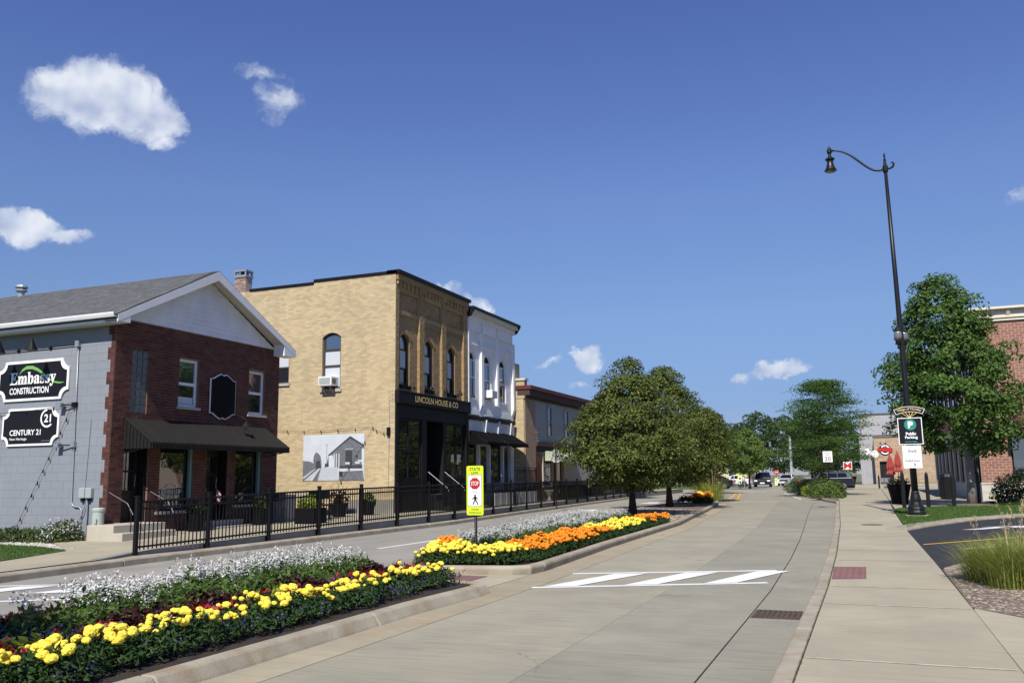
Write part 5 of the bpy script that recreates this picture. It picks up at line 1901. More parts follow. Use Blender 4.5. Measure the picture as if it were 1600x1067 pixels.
MB().fb(SR, 4.72, 16, 9.34, 9.45, -.4, .36).build('cornice_cap', 'cream_cornice', RB)
for u in (5.05, 6.72, 8.39, 10.06):
    MB().prism(Fr((0, 48, 0), (0, -1, 0), (1, 0, 0)), [(.10, 9.04), (.16, 9.04), (.30, 9.33), (.10, 9.33)], u, u + .16).build('cornice_bracket', 'cream_cornice', RB)
window(RB, SR, 6.35, 8.6, 1.15, 3.2, 'charcoal_paint', 'glass_blue', .1, mulls=(7.1, 7.85), rec=-.12)
t = thing('shop_awning', 'maroon canvas awning on the rose brick building', 'awning', SR.p(7.6, 3.2, .4))
fe = Fr((0, 48, 0), (0, -1, 0), (1, 0, 0))
MB().prism(fe, [(.02, 4.30), (.95, 3.45), (.95, 3.22), (.93, 3.22), (.93, 3.43), (.02, 4.26)], 6.35, 9.2).build('canvas', 'maroon_awning', t)
MB().prism(fe, [(.02, 4.26), (.93, 3.44), (.93, 3.23), (.02, 3.23)], 6.346, 6.354).build('side_canvas', 'maroon_awning', t)
# street side: stone piers, dark windows, brick above
MB().fb(FRt, 48.25, 78, .1, 8.78, -.25, -.05).build('street_wall', 'rose_brick', RB)
MB().fb(FRt, 48.0, 78, 8.78, 9.36, -.3, .10).build('street_cornice', 'cream_cornice', RB)
MB().fb(FRt, 47.7, 78, 9.36, 9.45, -.3, .34).build('street_cornice_cap', 'cream_cornice', RB)
MB().fb(FRt, 48.02, 78, .1, .9, -.04, .04).build('street_base', 'limestone', RB)
for k in range(9):
    a = 48.7 + k * 3.2
    window(RB, FRt, a, a + 1.9, .92, 3.1, 'charcoal_paint', 'glass_dark', .09, mulls=(a + .95,), rec=.02, depth=.05)
    MB().fb(FRt, a + 2.1, a + 3.0, .9, 3.4, -.04, .12).build('pier', 'cream_wall', RB)
    window(RB, FRt, a + .2, a + 1.7, 5.2, 7.4, 'charcoal_paint', 'glass_dark', .08, rails=(6.3,), rec=.02, depth=.05)
MB().fb(FRt, 48.3, 78, 3.4, 3.8, -.04, .10).build('belt', 'limestone', RB)
MB().box(5.3, 16, 48.3, 78, 8.5, 8.6).build('roof', 'slate_roof', RB)
MB().box(15.8, 16, 48.2, 78, .1, 8.7).box(5.3, 15.8, 77.8, 78, .1, 8.7).build('back_wall', 'rose_brick', RB)

# ================================================================ far tan and grey restaurant building
TB = thing('tan_corner_building', 'tan block corner building with a grey upper storey beyond the crossing', 'building', (1.0, 120, .1))
ST = YF(120.0)
MB().box(-1.0, 16, 122.5, 140, .1, 9.0).build('upper_storey', 'grey_upper', TB)
MB().box(-1.1, 16, 122.4, 122.5, 8.95, 9.12).build('upper_cap', 'slate_roof', TB)
MB().box(3.0, 3.06, 122.44, 122.5, 6.3, 9.0).box(-1, 5.6, 122.44, 122.5, 6.25, 6.33).build('seam', 'slate_roof', TB)
MB().box(3.4, 4.1, 122.2, 122.5, 6.2, 6.5).build('roof_unit', 'slate_roof', TB)
slab_wall(TB, ST, .7, 12, .1, 5.9, [(1.3, 2.75, .1, 2.9)], 'tan_joint', name='wall')
bricks(TB, ST, .7, 7.5, .3, 5.9, [(1.3, 2.75, .1, 2.9)], 'tan_block', bw=.62, bh=.3, gap=.03, proud=.01, single=150, name='block')
MB().fb(ST, .6, 12, 5.9, 6.05, -.3, .08).build('wall_cap', 'slate_roof', TB)
MB().box(.7, .95, 120.1, 132, .1, 5.85).build('street_wall', 'tan_joint', TB)
MB().box(-.4, .68, 125, 132, .1, 4.9).build('side_wing', 'tan_block', TB)
d = MB().fb(ST, 1.3, 2.75, .1, 2.9, -.4, -.3).build('door', 'dark_inside', TB)
MB().fb(ST, 1.25, 1.3, .1, 2.95, -.3, .03).fb(ST, 2.75, 2.8, .1, 2.95, -.3, .03).build('door_frame', 'charcoal_paint', TB)
for u in (1.5, 2.1):
    gooseneck(ST, u, 5.2, .4, .04, ('left' if u < 2 else 'right') + ' small lamp over the round restaurant sign', r=.16, rise=.1, h=.2)
rs = thing('round_sign', 'round black and white sign with a red banner above the restaurant door', 'sign', ST.p(2.0, 3.7, .05))


def disc(c, z, r, n=24):
    return [(c + r * math.cos(2 * math.pi * k / n), z + r * math.sin(2 * math.pi * k / n)) for k in range(n)]


MB().prism(ST, disc(2.0, 4.38, .68), .02, .10).build('disc', 'black_panel', rs)
MB().prism(ST, disc(2.0, 4.38, .58), .10, .115).build('ring', 'sign_white', rs)
MB().prism(ST, disc(2.0, 4.38, .42), .115, .13).build('centre', 'black_panel', rs)
MB().prism(ST, [(1.2, 4.2), (2.8, 4.05), (2.9, 4.4), (2.75, 4.62), (1.2, 4.66), (1.1, 4.4)], .13, .18).build('banner', 'sign_red', rs)
MB().prism(ST, disc(2.05, 4.72, .16, 12), .115, .14).build('emblem', 'sign_white', rs)


def closed_umbrella(loc, h, lab):
    t = thing('patio_umbrella', lab, 'umbrella', loc)
    MB().tube([loc, (loc[0], loc[1], loc[2] + h)], .03, 8).build('pole', 'brown_frame', t)
    b = MB()
    n = 16
    prof = [(.30, .0), (.36, .12), (.22, .45), (.30, .75), (.24, 1.2), (.16, 1.7), (.03, 2.1)]
    v, f = [], []
    for r, z in prof:
        for k in range(n):
            a = 2 * math.pi * k / n
            q = r * (1 + (.28 if k % 2 else -.12)) * 1.1
            v.append((loc[0] + q * math.cos(a), loc[1] + q * math.sin(a), loc[2] + h - 2.15 + z))
    for i in range(len(prof) - 1):
        for k in range(n):
            f.append((i * n + k, i * n + (k + 1) % n, (i + 1) * n + (k + 1) % n, (i + 1) * n + k))
    b.add(v, f).build('canopy', 'umbrella_red', t)
    return t


closed_umbrella((2.05, 100, .1), 3.35, 'left closed red patio umbrella by the restaurant')
closed_umbrella((2.75, 99, .1), 3.62, 'right taller closed red patio umbrella by the restaurant')


def patio_set(x, y, lab, m):
    t = thing('picnic_table', lab, 'table', (x, y, .1))
    MB().box(x - .8, x + .8, y - .4, y + .4, .82, .87).build('top', m, t)
    for s in (-.65, .65):
        MB().box(x + s - .05, x + s + .05, y - .35, y - .25, .1, .82).box(x + s - .05, x + s + .05, y + .25, y + .35, .1, .82).build('leg', 'dark_metal', t)
    for s in (-.85, .85):
        MB().box(x - .8, x + .8, y + s - .13, y + s + .13, .50, .54).build('bench', m, t)
        MB().box(x - .6, x - .52, y + s - .1, y + s + .1, .1, .5).box(x + .52, x + .6, y + s - .1, y + s + .1, .1, .5).build('bench_leg', 'dark_metal', t)
    return t


patio_set(2.3, 97, 'brown picnic table under the closed red umbrellas', 'door_wood')
patio_set(4.6, 98, 'grey picnic table to the right of the closed red umbrellas', 'steel')


def chair(x, y, rz, lab, m='steel'):
    t = thing('patio_chair', lab, 'chair', (x, y, .1))
    MB().box(x - .24, x + .24, y - .24, y + .24, .52, .56).build('seat', m, t)
    MB().box(x - .24, x + .24, y + .2, y + .24, .6, 1.0).build('backrest', m, t)
    for a in (-.22, .22):
        for b_ in (-.22, .22):
            MB().box(x + a - .02, x + a + .02, y + b_ - .02, y + b_ + .02, .1, .54).build('leg', m, t)
    return t


chair(1.05, 96, 0, 'metal patio chair nearest the black bollard at the restaurant')
chair(1.55, 94.8, 0, 'metal patio chair beside the brown picnic table')
# pale house and dark far tree line
H = thing('pale_yellow_house', 'pale yellow house far behind the street trees', 'house', (-24, 135, 0))
MB().box(-34, -17, 135, 145, 0, 5.2).build('wall', 'yellow_house', H)
MB().prism(Fr((0, 135, 0), (1, 0, 0), (0, 1, 0)), [(-35, 5.2), (-16, 5.2), (-25.5, 8.6)], -.4, 10.4).build('roof', 'slate_roof', H)
for k in range(5):
    w = window(H, YF(135), -33 + k * 3.3, -31.6 + k * 3.3, 1.2, 3.2, 'white_trim', 'glass_dark', .12, rails=(2.2,), rec=.05)

# ================================================================ fence
fence = thing('street_fence', 'black metal picket fence along the raised left-hand pavement', 'fence', (-13.0, 13.3, .15))
py = [13.2]
yy = 13.2
while yy < 62:
    yy += 1.75 if yy < 13.5 else 1.98 if yy < 30 else 2.2
    py.append(yy)
posts = [(fx(y), y) for y in py]
pk = MB().box(-.009, .009, -.009, .009, 0, .80).mesh('picket')
pk.materials.append(MATS['dark_metal'])
ps = MB().box(-.035, .035, -.035, .035, 0, 1.22).box(-.042, .042, -.042, .042, 1.22, 1.25).mesh('post')
ps.materials.append(MATS['dark_metal'])
pl_ = MB().box(.0, .012, -.06, .06, 0, .16).box(.012, .03, -.045, -.025, .03, .05).box(.012, .03, .025, .045, .03, .05).box(.012, .03, -.045, -.025, .11, .13).box(.012, .03, .025, .045, .11, .13).mesh('bracket')
pl_.materials.append(MATS['dark_metal'])
npk = 0
restV = MB()
for i, (x, y) in enumerate(posts):
    z0 = lz(y) - .17
    inst('post', ps, fence, (x + .05, y, z0))
    inst('mounting_bracket', pl_, fence, (x + .004, y, z0 + .0))
    if i + 1 == len(posts):
        break
    x2, y2 = posts[i + 1]
    za, zb2 = lz(y), lz(y2)
    for h, w in ((.10, .02), (.83, .02), (.96, .022)):
        MB().tube([(x + .05, y + .03, za + h), (x2 + .05, y2 - .03, zb2 + h)], w, 4).build('rail', 'dark_metal', fence)
    n = 17 if y < 30 else 19
    for k in range(n):
        s = (k + 1) / (n + 1)
        px_, py_, pz_ = x + (x2 - x) * s + .05, y + (y2 - y) * s, za + (zb2 - za) * s + .04
        if npk < 300:
            o = inst('picket', pk, fence, (px_, py_, pz_))
            o.scale = (1, 1, 1.15)
        else:
            restV.box(px_ - .009, px_ + .009, py_ - .009, py_ + .009, pz_, pz_ + .92)
        npk += 1
restV.build('picket_row', 'dark_metal', fence, kind='stuff', fix=False)
# little rings under the top rail
rg = MB()
for i in range(1):
    pass

# ================================================================ street lamp with signs
LX, LY, LZ = 1.32, 31.5, .12
lamp = thing('street_lamp', 'tall black street lamp with a curved arm at the edge of the lawn', 'street lamp', (LX, LY, LZ))
MB().box(LX - .34, LX + .34, LY - .34, LY + .34, LZ - .04, LZ + .025).build('footing', 'concrete_walk', lamp)
MB().lathe((LX, LY, LZ + .02), [(.29, 0), (.29, .10), (.255, .16), (.27, .20), (.25, .26), (.18, .34), (.155, .42), (.165, .5), (.15, .58), (.125, .68), (.13, .72), (.105, .76)], 20).build('base', 'black_paint', lamp, smooth=False)
LT = 11.75
MB().tube([(LX, LY, LZ + .7), (LX - .02, LY, 4.0), (LX - .05, LY, 8.0), (LX - .09, LY, LT)], [.105, .095, .075, .055], 16).build('pole', 'black_paint', lamp, smooth=True)
tx = LX - .09
MB().lathe((tx, LY, LT - .05), [(.07, 0), (.09, .05), (.09, .22), (.06, .26), (.04, .42), (.05, .46), (.02, .52), (.035, .58), (.03, .64), (.012, .70), (.0, .74)], 12).build('finial', 'black_paint', lamp)
arm = []
for k in range(17):
    s = k / 16
    xx = tx - .05 - 1.65 * s
    zz = LT + .08 + .92 * (3 * s * s - 2 * s * s * s) - .10 * math.sin(s * math.pi * 2) * (1 - s)
    arm.append((xx, LY, zz))
MB().tube(arm, [.038] * 10 + [.034] * 7, 8).build('arm', 'black_paint', lamp, smooth=True)
hk = [(tx + .05, LY, LT + .10), (tx + .15, LY, LT + .08), (tx + .24, LY, LT + .13), (tx + .28, LY, LT + .22), (tx + .24, LY, LT + .29), (tx + .19, LY, LT + .27)]
MB().tube(hk, [.045, .04, .04, .035, .03, .02], 8).build('scroll', 'black_paint', lamp)
ax, az = arm[-1][0] - .06, arm[-1][2]
MB().lathe((ax, LY, az - .12), [(.05, 0), (.085, .06), (.085, .16), (.05, .22), (.015, .3)], 10).build('arm_knuckle', 'black_paint', lamp)
MB().lathe((ax, LY, az - .74), [(.20, .0), (.21, .03), (.185, .06), (.14, .16), (.105, .30), (.105, .38), (.16, .42), (.16, .45), (.09, .50), (.05, .56), (.04, .66)], 18).build('lamp_head', 'black_paint', lamp, smooth=False)
MB().lathe((ax, LY, az - .80), [(.02, 0), (.12, .015), (.17, .05), (.18, .065)], 16).build('lens', 'lens', lamp, smooth=True)
# pair of lower lanterns
for s in (-1, 1):
    cx, cy = LX - .03 + .20 * s * -.5, LY - .16 * s
    MB().lathe((cx, cy, 5.55), [(.03, 0), (.05, .05), (.04, .12), (.09, .22), (.10, .30)], 12).build('lantern_base', 'black_paint', lamp)
    MB().lathe((cx, cy, 5.85), [(.10, 0), (.125, .10), (.125, .22), (.11, .30)], 12).build('lantern_globe', 'lens', lamp, smooth=True)
    MB().lathe((cx, cy, 6.15), [(.135, 0), (.13, .03), (.07, .12), (.03, .16), (.01, .22)], 12).build('lantern_cap', 'black_paint', lamp)
MB().tube([(LX - .75, LY, 3.92), (LX + .05, LY, 3.92)], .016, 6).build('banner_arm', 'black_paint', lamp)
FLp = YF(LY)
ps_ = thing('parking_sign', 'dark public parking sign with a green disc and arched crest on the lamp post', 'sign', FLp.p(1.33, 2.39, .15))
MB().fb(FLp, .96, 1.69, 2.40, 3.27, .13, .15).build('border', 'sign_white', ps_)
MB().fb(FLp, .985, 1.665, 2.425, 3.245, .15, .154).build('panel', 'sign_black', ps_)
MB().prism(FLp, disc(1.335, 3.04, .182), .154, .158).build('disc', 'sign_teal', ps_)
text(FLp, 'P', 1.265, 1.425, 2.935, 3.15, .160, 'sign_white', ps_, .05)
text(FLp, 'Public', 1.185, 1.49, 2.70, 2.80, .157, 'sign_white', ps_, .035)
text(FLp, 'Parking', 1.155, 1.53, 2.565, 2.675, .157, 'sign_white', ps_, .035)
MB().prism(FLp, [(1.14, 2.48), (1.42, 2.48), (1.42, 2.465), (1.53, 2.49), (1.42, 2.52), (1.42, 2.505), (1.14, 2.505)], .154, .158).build('arrow', 'sign_teal', ps_)
# arched crest on spokes


def arc_band(c, zc, r0_, r1_, a0_, a1_, n=14):
    o_ = [(c + r1_ * math.sin(R_(a0_ + (a1_ - a0_) * k / n)), zc + r1_ * math.cos(R_(a0_ + (a1_ - a0_) * k / n))) for k in range(n + 1)]
    i_ = [(c + r0_ * math.sin(R_(a0_ + (a1_ - a0_) * k / n)), zc + r0_ * math.cos(R_(a0_ + (a1_ - a0_) * k / n))) for k in range(n + 1)]
    return o_, i_


def arc_strip(b, o_, i_, d0, d1):
    for k in range(len(o_) - 1):
        b.prism(FLp, [o_[k], o_[k + 1], i_[k + 1], i_[k]], d0, d1)
    return b


o_, i_ = arc_band(1.335, 2.55, .91, 1.09, -25.5, 25.5)
arc_strip(MB(), o_, i_, .13, .15).build('crest_border', 'sign_white', ps_)
o2, i2 = arc_band(1.335, 2.55, .925, 1.075, -24.6, 24.6)
arc_strip(MB(), o2, i2, .15, .153).build('crest_panel', 'sign_black', ps_)
v, f = text_shape('Village of Huntley', .01)
lo, hi = v.min(0), v.max(0)
b = MB()
pts = []
for p in v:
    aa = ((p[0] - lo[0]) / (hi[0] - lo[0]) - .5) * 2 * R_(21)
    rr_ = .955 + (p[1] - lo[1]) / (hi[1] - lo[1]) * .095
    pts.append(FLp.p(1.335 + rr_ * math.sin(aa), 2.55 + rr_ * math.cos(aa), .156))
b.add(pts, f).build('lettering', 'gold', ps_, fix=False)
for aa in (-56, -33, 0, 33, 56):
    L_ = .30 if abs(aa) > 40 else .22 if aa else .20
    MB().tube([FLp.p(1.335, 3.27, .14), FLp.p(1.335 + L_ * math.sin(R_(aa)), 3.27 + L_ * math.cos(R_(aa)), .14)], .009, 5).build('spoke', 'gold', ps_)
ws = thing('parking_sign', 'white sign with a thin circle logo and an arrow below the dark parking sign', 'sign', FLp.p(1.33, 1.64, .15))
MB().fb(FLp, 1.045, 1.60, 1.64, 2.365, .13, .148).build('panel', 'sign_white', ws)
b = MB()
for k in range(24):
    a0_, a1_ = R_(k * 15), R_(k * 15 + 15)
    if k in (11, 12, 23, 0):
        continue
    b.prism(FLp, [(1.32 + .135 * math.cos(a0_), 2.17 + .135 * math.sin(a0_)), (1.32 + .135 * math.cos(a1_), 2.17 + .135 * math.sin(a1_)), (1.32 + .128 * math.cos(a1_), 2.17 + .128 * math.sin(a1_)), (1.32 + .128 * math.cos(a0_), 2.17 + .128 * math.sin(a0_))], .148, .150)
b.build('logo_ring', 'charcoal_paint', ws)
text(FLp, 'Shelly', 1.19, 1.46, 2.12, 2.23, .151, 'charcoal_paint', ws, .012, shear=.25)
text(FLp, 'PARKING', 1.11, 1.53, 1.835, 1.91, .151, 'charcoal_paint', ws, .008)
MB().prism(FLp, [(1.22, 1.745), (1.39, 1.745), (1.39, 1.757), (1.22, 1.757)], .148, .151).prism(FLp, [(1.34, 1.695), (1.355, 1.69), (1.42, 1.751), (1.355, 1.812), (1.34, 1.805), (1.395, 1.751)], .148, .151).build('arrow', 'charcoal_paint', ws)

# bollards
bol = MB().lathe((0, 0, 0), [(.10, 0), (.10, .03), (.075, .04), (.07, .95), (.06, 1.02), (.03, 1.07), (.0, 1.09)], 12).mesh('bollard')
bol.materials.append(MATS['black_paint'])
for i, (x, y, h, lab) in enumerate(((1.17, 37.9, 1.35, 'black bollard just left of the street lamp base'), (2.09, 38.95, 1.3, 'black bollard between the street lamp and the maple trunk'), (3.09, 40.0, 1.25, 'black bollard left of the pale maple trunk'),
                                    (4.22, 42.1, 1.3, 'black bollard right of the pale maple trunk'), (.73, 87.4, 1.1, 'thin black bollard by the restaurant patio'))):
    o = bpy.data.objects.new('bollard', bol)
    COL.objects.link(o)
    o.location = (x, y, .1)
    o.scale = (1, 1, h)
    tag(o, lab, 'bollard', 'black bollards along the plaza')


def pot(name, lab, x, y, z, r, h, m='dark_metal', plant=None, n=120, ph=.4, sq=False):
    t = thing(name, lab, 'planter', (x, y, z))
    if sq:
        MB().box(x - r, x + r, y - r, y + r, z, z + h).build('box', m, t, bevel=.02)
    else:
        MB().lathe((x, y, z), [(r * .68, 0), (r * .75, h * .3), (r, h * .94), (r * 1.05, h), (r * .9, h * 1.0), (r * .85, h * .93)], 18).build('pot', m, t)
    if plant:
        P = rand_dir(n) * rng.uniform(.3, 1, (n, 1)) * np.array((r * 1.15, r * 1.15, ph)) + np.array((0, 0, h + ph * .35))
        V, Q = leaves(P, rand_dir(n) + np.array((0, 0, .6)), .13)
        np_obj('foliage', np_mesh('foliage', V, Q, plant), t)
    return t


pot('planter_pot', 'large dark planter pot behind the street lamp', 1.18, 43.6, .1, .5, .88, 'black_panel', 'shrub_leaf', 220, .24)
pot('planter_pot', 'dark round planter pot by the side street with yellow-green leaves', -1.9, 92, .1, .7, 1.1, 'black_panel', 'lime_leaf', 200, .6)
tcan = thing('trash_bin', 'black slatted bin against the shaded rose brick wall', 'bin', (3.7, 51, .1))
MB().lathe((3.7, 51, .1), [(.34, 0), (.36, .05), (.36, 1.1), (.38, 1.15), (.30, 1.3), (.12, 1.36)], 16).build('body', 'black_paint', tcan)
for k in range(16):
    a = k * math.pi / 8
    MB().box(3.7 + .37 * math.cos(a) - .02, 3.7 + .37 * math.cos(a) + .02, 51 + .37 * math.sin(a) - .02, 51 + .37 * math.sin(a) + .02, .2, 1.15).build('slat', 'black_paint', tcan)

# ================================================================ crosswalk sign in the flower bed
FP = YF(14.5)
cs = thing('crosswalk_sign', 'lime yellow stop for pedestrians sign on a post in the flower bed', 'sign', (-6.6, 14.5, .13))


def rrect(u0, u1, z0, z1, r=.03, n=4):
    p = []
    for cu, cz, s in ((u1 - r, z1 - r, 0), (u0 + r, z1 - r, 90), (u0 + r, z0 + r, 180), (u1 - r, z0 + r, 270)):
        for k in range(n + 1):
            a = R_(s + 90 * k / n)
            p.append((cu + r * math.cos(a), cz + r * math.sin(a)))
    return p


MB().prism(FP, rrect(-6.77, -6.44, .845, 1.72), .02, .026).build('plate', 'sign_lime', cs)
MB().prism(FP, rrect(-6.745, -6.465, .995, 1.56, .015), .026, .028).build('black_border', 'black_panel', cs)
MB().prism(FP, rrect(-6.737, -6.473, 1.003, 1.552, .012), .028, .030).build('white_panel', 'sign_white', cs)
MB().prism(FP, [(-6.605 + .108 * math.cos(R_(22.5 + 45 * k)), 1.405 + .108 * math.sin(R_(22.5 + 45 * k))) for k in range(8)], .030, .033).build('octagon', 'sign_red', cs)
text(FP, 'STATE', -6.71, -6.50, 1.635, 1.69, .029, 'black_panel', cs, .012)
text(FP, 'LAW', -6.675, -6.535, 1.57, 1.62, .029, 'black_panel', cs, .012)
text(FP, 'STOP', -6.68, -6.53, 1.368, 1.442, .035, 'sign_white', cs, .008)
text(FP, 'FOR', -6.65, -6.56, 1.235, 1.27, .032, 'black_panel', cs, .0)
text(FP, 'WITHIN', -6.68, -6.53, .925, .96, .029, 'black_panel', cs, .0)
text(FP, 'CROSSWALK', -6.725, -6.485, .87, .905, .029, 'black_panel', cs, .0)
wk = MB()
wk.prism(FP, disc(-6.60, 1.197, .017, 10), .030, .033)
wk.prism(FP, [(-6.615, 1.18), (-6.585, 1.18), (-6.575, 1.10), (-6.62, 1.10)], .030, .033)
wk.prism(FP, [(-6.62, 1.105), (-6.60, 1.105), (-6.63, 1.03), (-6.65, 1.035)], .030, .033)
wk.prism(FP, [(-6.60, 1.105), (-6.575, 1.105), (-6.55, 1.07), (-6.545, 1.03), (-6.562, 1.03), (-6.57, 1.06)], .030, .033)
wk.prism(FP, [(-6.615, 1.175), (-6.61, 1.15), (-6.65, 1.12), (-6.66, 1.13)], .030, .033)
wk.prism(FP, [(-6.585, 1.175), (-6.55, 1.14), (-6.555, 1.115), (-6.567, 1.118), (-6.565, 1.138), (-6.59, 1.155)], .030, .033)
wk.build('walking_figure', 'black_panel', cs)
MB().box(-6.63, -6.59, 14.5, 14.535, .12, 1.5).build('post', 'black_paint', cs)
for k in range(22):
    MB().fb(YF(14.5), -6.618, -6.602, .22 + k * .028, .234 + k * .028, 0, .001).build('post_hole', 'steel', cs)

# ================================================================ other signs
so = thing('stop_sign', 'grey back of an octagonal stop sign on a post by the fence', 'sign', (-12.9, 37, .12))
MB().prism(Fr((0, 37, 0), (1, 0, 0), (0, -1, 0)), [(-12.9 + .30 * math.cos(R_(22.5 + 45 * k)), 2.42 + .30 * math.sin(R_(22.5 + 45 * k))) for k in range(8)], -.01, 0).build('plate', 'sign_back', so)
MB().box(-12.92, -12.88, 36.94, 36.97, .1, 2.7).build('post', 'dark_metal', so)
sp = thing('speed_limit_sign', 'white speed limit 20 sign in front of the honey locust', 'sign', (-2.55, 56, .12))
sc_ = 56 / 44
x0_, x1_ = -1.97 * sc_, -1.60 * sc_
FPs = YF(56)
MB().fb(FPs, x0_ - .03, x1_ + .03, 2.18, 2.82, 0, .012).build('plate', 'sign_white', sp)
text(FPs, 'SPEED', x0_ + .06, x1_ - .06, 2.68, 2.76, .015, 'black_panel', sp, .0)
text(FPs, 'LIMIT', x0_ + .08, x1_ - .08, 2.56, 2.64, .015, 'black_panel', sp, .0)
text(FPs, '20', x0_ + .07, x1_ - .07, 2.24, 2.50, .015, 'black_panel', sp, .005)
MB().box((x0_ + x1_) / 2 - .03, (x0_ + x1_) / 2 + .03, 56.0, 56.05, .1, 2.9).build('post', 'dark_metal', sp)


def ped_sign(x, y, lab, h=1.0):
    t = thing('crosswalk_sign', lab, 'sign', (x, y, 0))
    f_ = YF(y)
    MB().prism(f_, rrect(x - .4 * h, x + .4 * h, .25 * h, 2.5 * h, .05), 0, .02).build('plate', 'sign_lime', t)
    MB().prism(f_, rrect(x - .3 * h, x + .3 * h, .7 * h, 2.1 * h, .03), .02, .024).build('panel', 'sign_white', t)
    MB().prism(f_, disc(x, 1.75 * h, .22 * h, 8), .024, .028).build('octagon', 'sign_red', t)
    MB().prism(f_, disc(x, 1.15 * h, .15 * h, 8), .024, .028).build('figure', 'black_panel', t)
    MB().tube([(x, y + .03, 0), (x, y + .03, 1.5 * h)], .04, 6).build('post', 'dark_metal', t)


ped_sign(-13.25, 99.2, 'far yellow crosswalk sign left of the black SUV', .62)
ped_sign(-10.75, 113, 'far yellow crosswalk sign below the red stop sign', .42)
so = thing('stop_sign', 'small red stop sign far down the street', 'sign', (-10.7, 113.6, 0))
MB().prism(YF(113.6), [(-10.7 + .32 * math.cos(R_(22.5 + 45 * k)), 1.75 + .32 * math.sin(R_(22.5 + 45 * k))) for k in range(8)], 0, .03).build('plate', 'sign_red', so)
text(YF(113.6), 'STOP', -10.9, -10.5, 1.66, 1.84, .035, 'sign_white', so, .03)
MB().tube([(-10.7, 113.7, 0), (-10.7, 113.7, 2.0)], .05, 6).build('post', 'steel', so)
so = thing('street_sign_post', 'post with white signs at the far corner left of the SUV', 'sign', (-13.75, 106.5, 0))
MB().tube([(-13.75, 106.5, 0), (-13.75, 106.5, 3.3)], .06, 6).build('post', 'steel', so)
MB().fb(YF(106.4), -14.05, -13.45, 2.65, 3.25, 0, .02).build('plate', 'sign_white', so)
MB().fb(YF(106.4), -14.05, -13.45, 1.75, 2.2, 0, .02).build('plate', 'sign_back', so)
MB().prism(YF(106.4), [(-14.15, 2.25), (-13.35, 2.25), (-13.75, 2.6)], 0, .02).build('plate', 'sign_white', so)
so = thing('crossing_sign', 'white square sign with a red cross beside the side street', 'sign', (-2.2, 104, .1))
MB().fb(YF(104), -2.65, -1.75, 1.9, 2.75, 0, .03).build('plate', 'sign_white', so)
MB().prism(YF(104), [(-2.6, 1.98), (-2.48, 1.95), (-2.2, 2.22), (-1.92, 1.95), (-1.8, 1.98), (-1.8, 2.66), (-1.92, 2.7), (-2.2, 2.42), (-2.48, 2.7), (-2.6, 2.66)], .03, .04).build('cross', 'sign_red', so)
MB().tube([(-2.2, 104.1, .1), (-2.2, 104.1, 2.7)], .09, 8).build('post', 'steel', so)
up = thing('utility_pole', 'pale utility pole rising behind the honey locust', 'pole', (-9.8, 125, 0))
MB().tube([(-9.8, 125, 0), (-9.8, 125, 6.6)], [.2, .16], 8).build('pole', 'sign_back', up)
MB().box(-10.3, -9.3, 124.95, 125.05, 5.9, 6.02).build('crossarm', 'rust_brown', up)
cr_ = thing('signal_mast', 'white mast with signal boards by the restaurant corner', 'pole', (-.6, 112, .1))
MB().tube([(-.6, 112, .1), (-.6, 112, 6.4)], .07, 8).build('mast', 'sign_back', cr_)
MB().box(-1.3, .1, 111.9, 111.98, 5.95, 6.12).build('cross_board', 'sign_back', cr_)
MB().prism(YF(111.9), disc(.7, 3.7, .42, 14), 0, .1).build('signal_disc', 'sign_white', cr_)
MB().prism(YF(111.9), disc(-.1, 4.0, .36, 14), 0, .1).build('signal_disc', 'sign_white', cr_)
MB().tube([(-.6, 111.95, 3.9), (.7, 111.95, 3.7)], .05, 6).build('signal_arm', 'sign_white', cr_)
hy = thing('fire_hydrant', 'small red fire hydrant at the edge of the shrub bed', 'hydrant', (-5.25, 74, .12))
MB().lathe((-5.25, 74, .12), [(.2, 0), (.2, .06), (.14, .08), (.14, .62), (.19, .64), (.19, .69), (.15, .72), (.11, .86), (.03, .92), (.03, .98)], 14).build('barrel', 'sign_red', hy)
MB().tube([(-5.5, 74, .6), (-5.0, 74, .6)], .07, 8).build('nozzle', 'sign_red', hy)

# ================================================================ vehicles


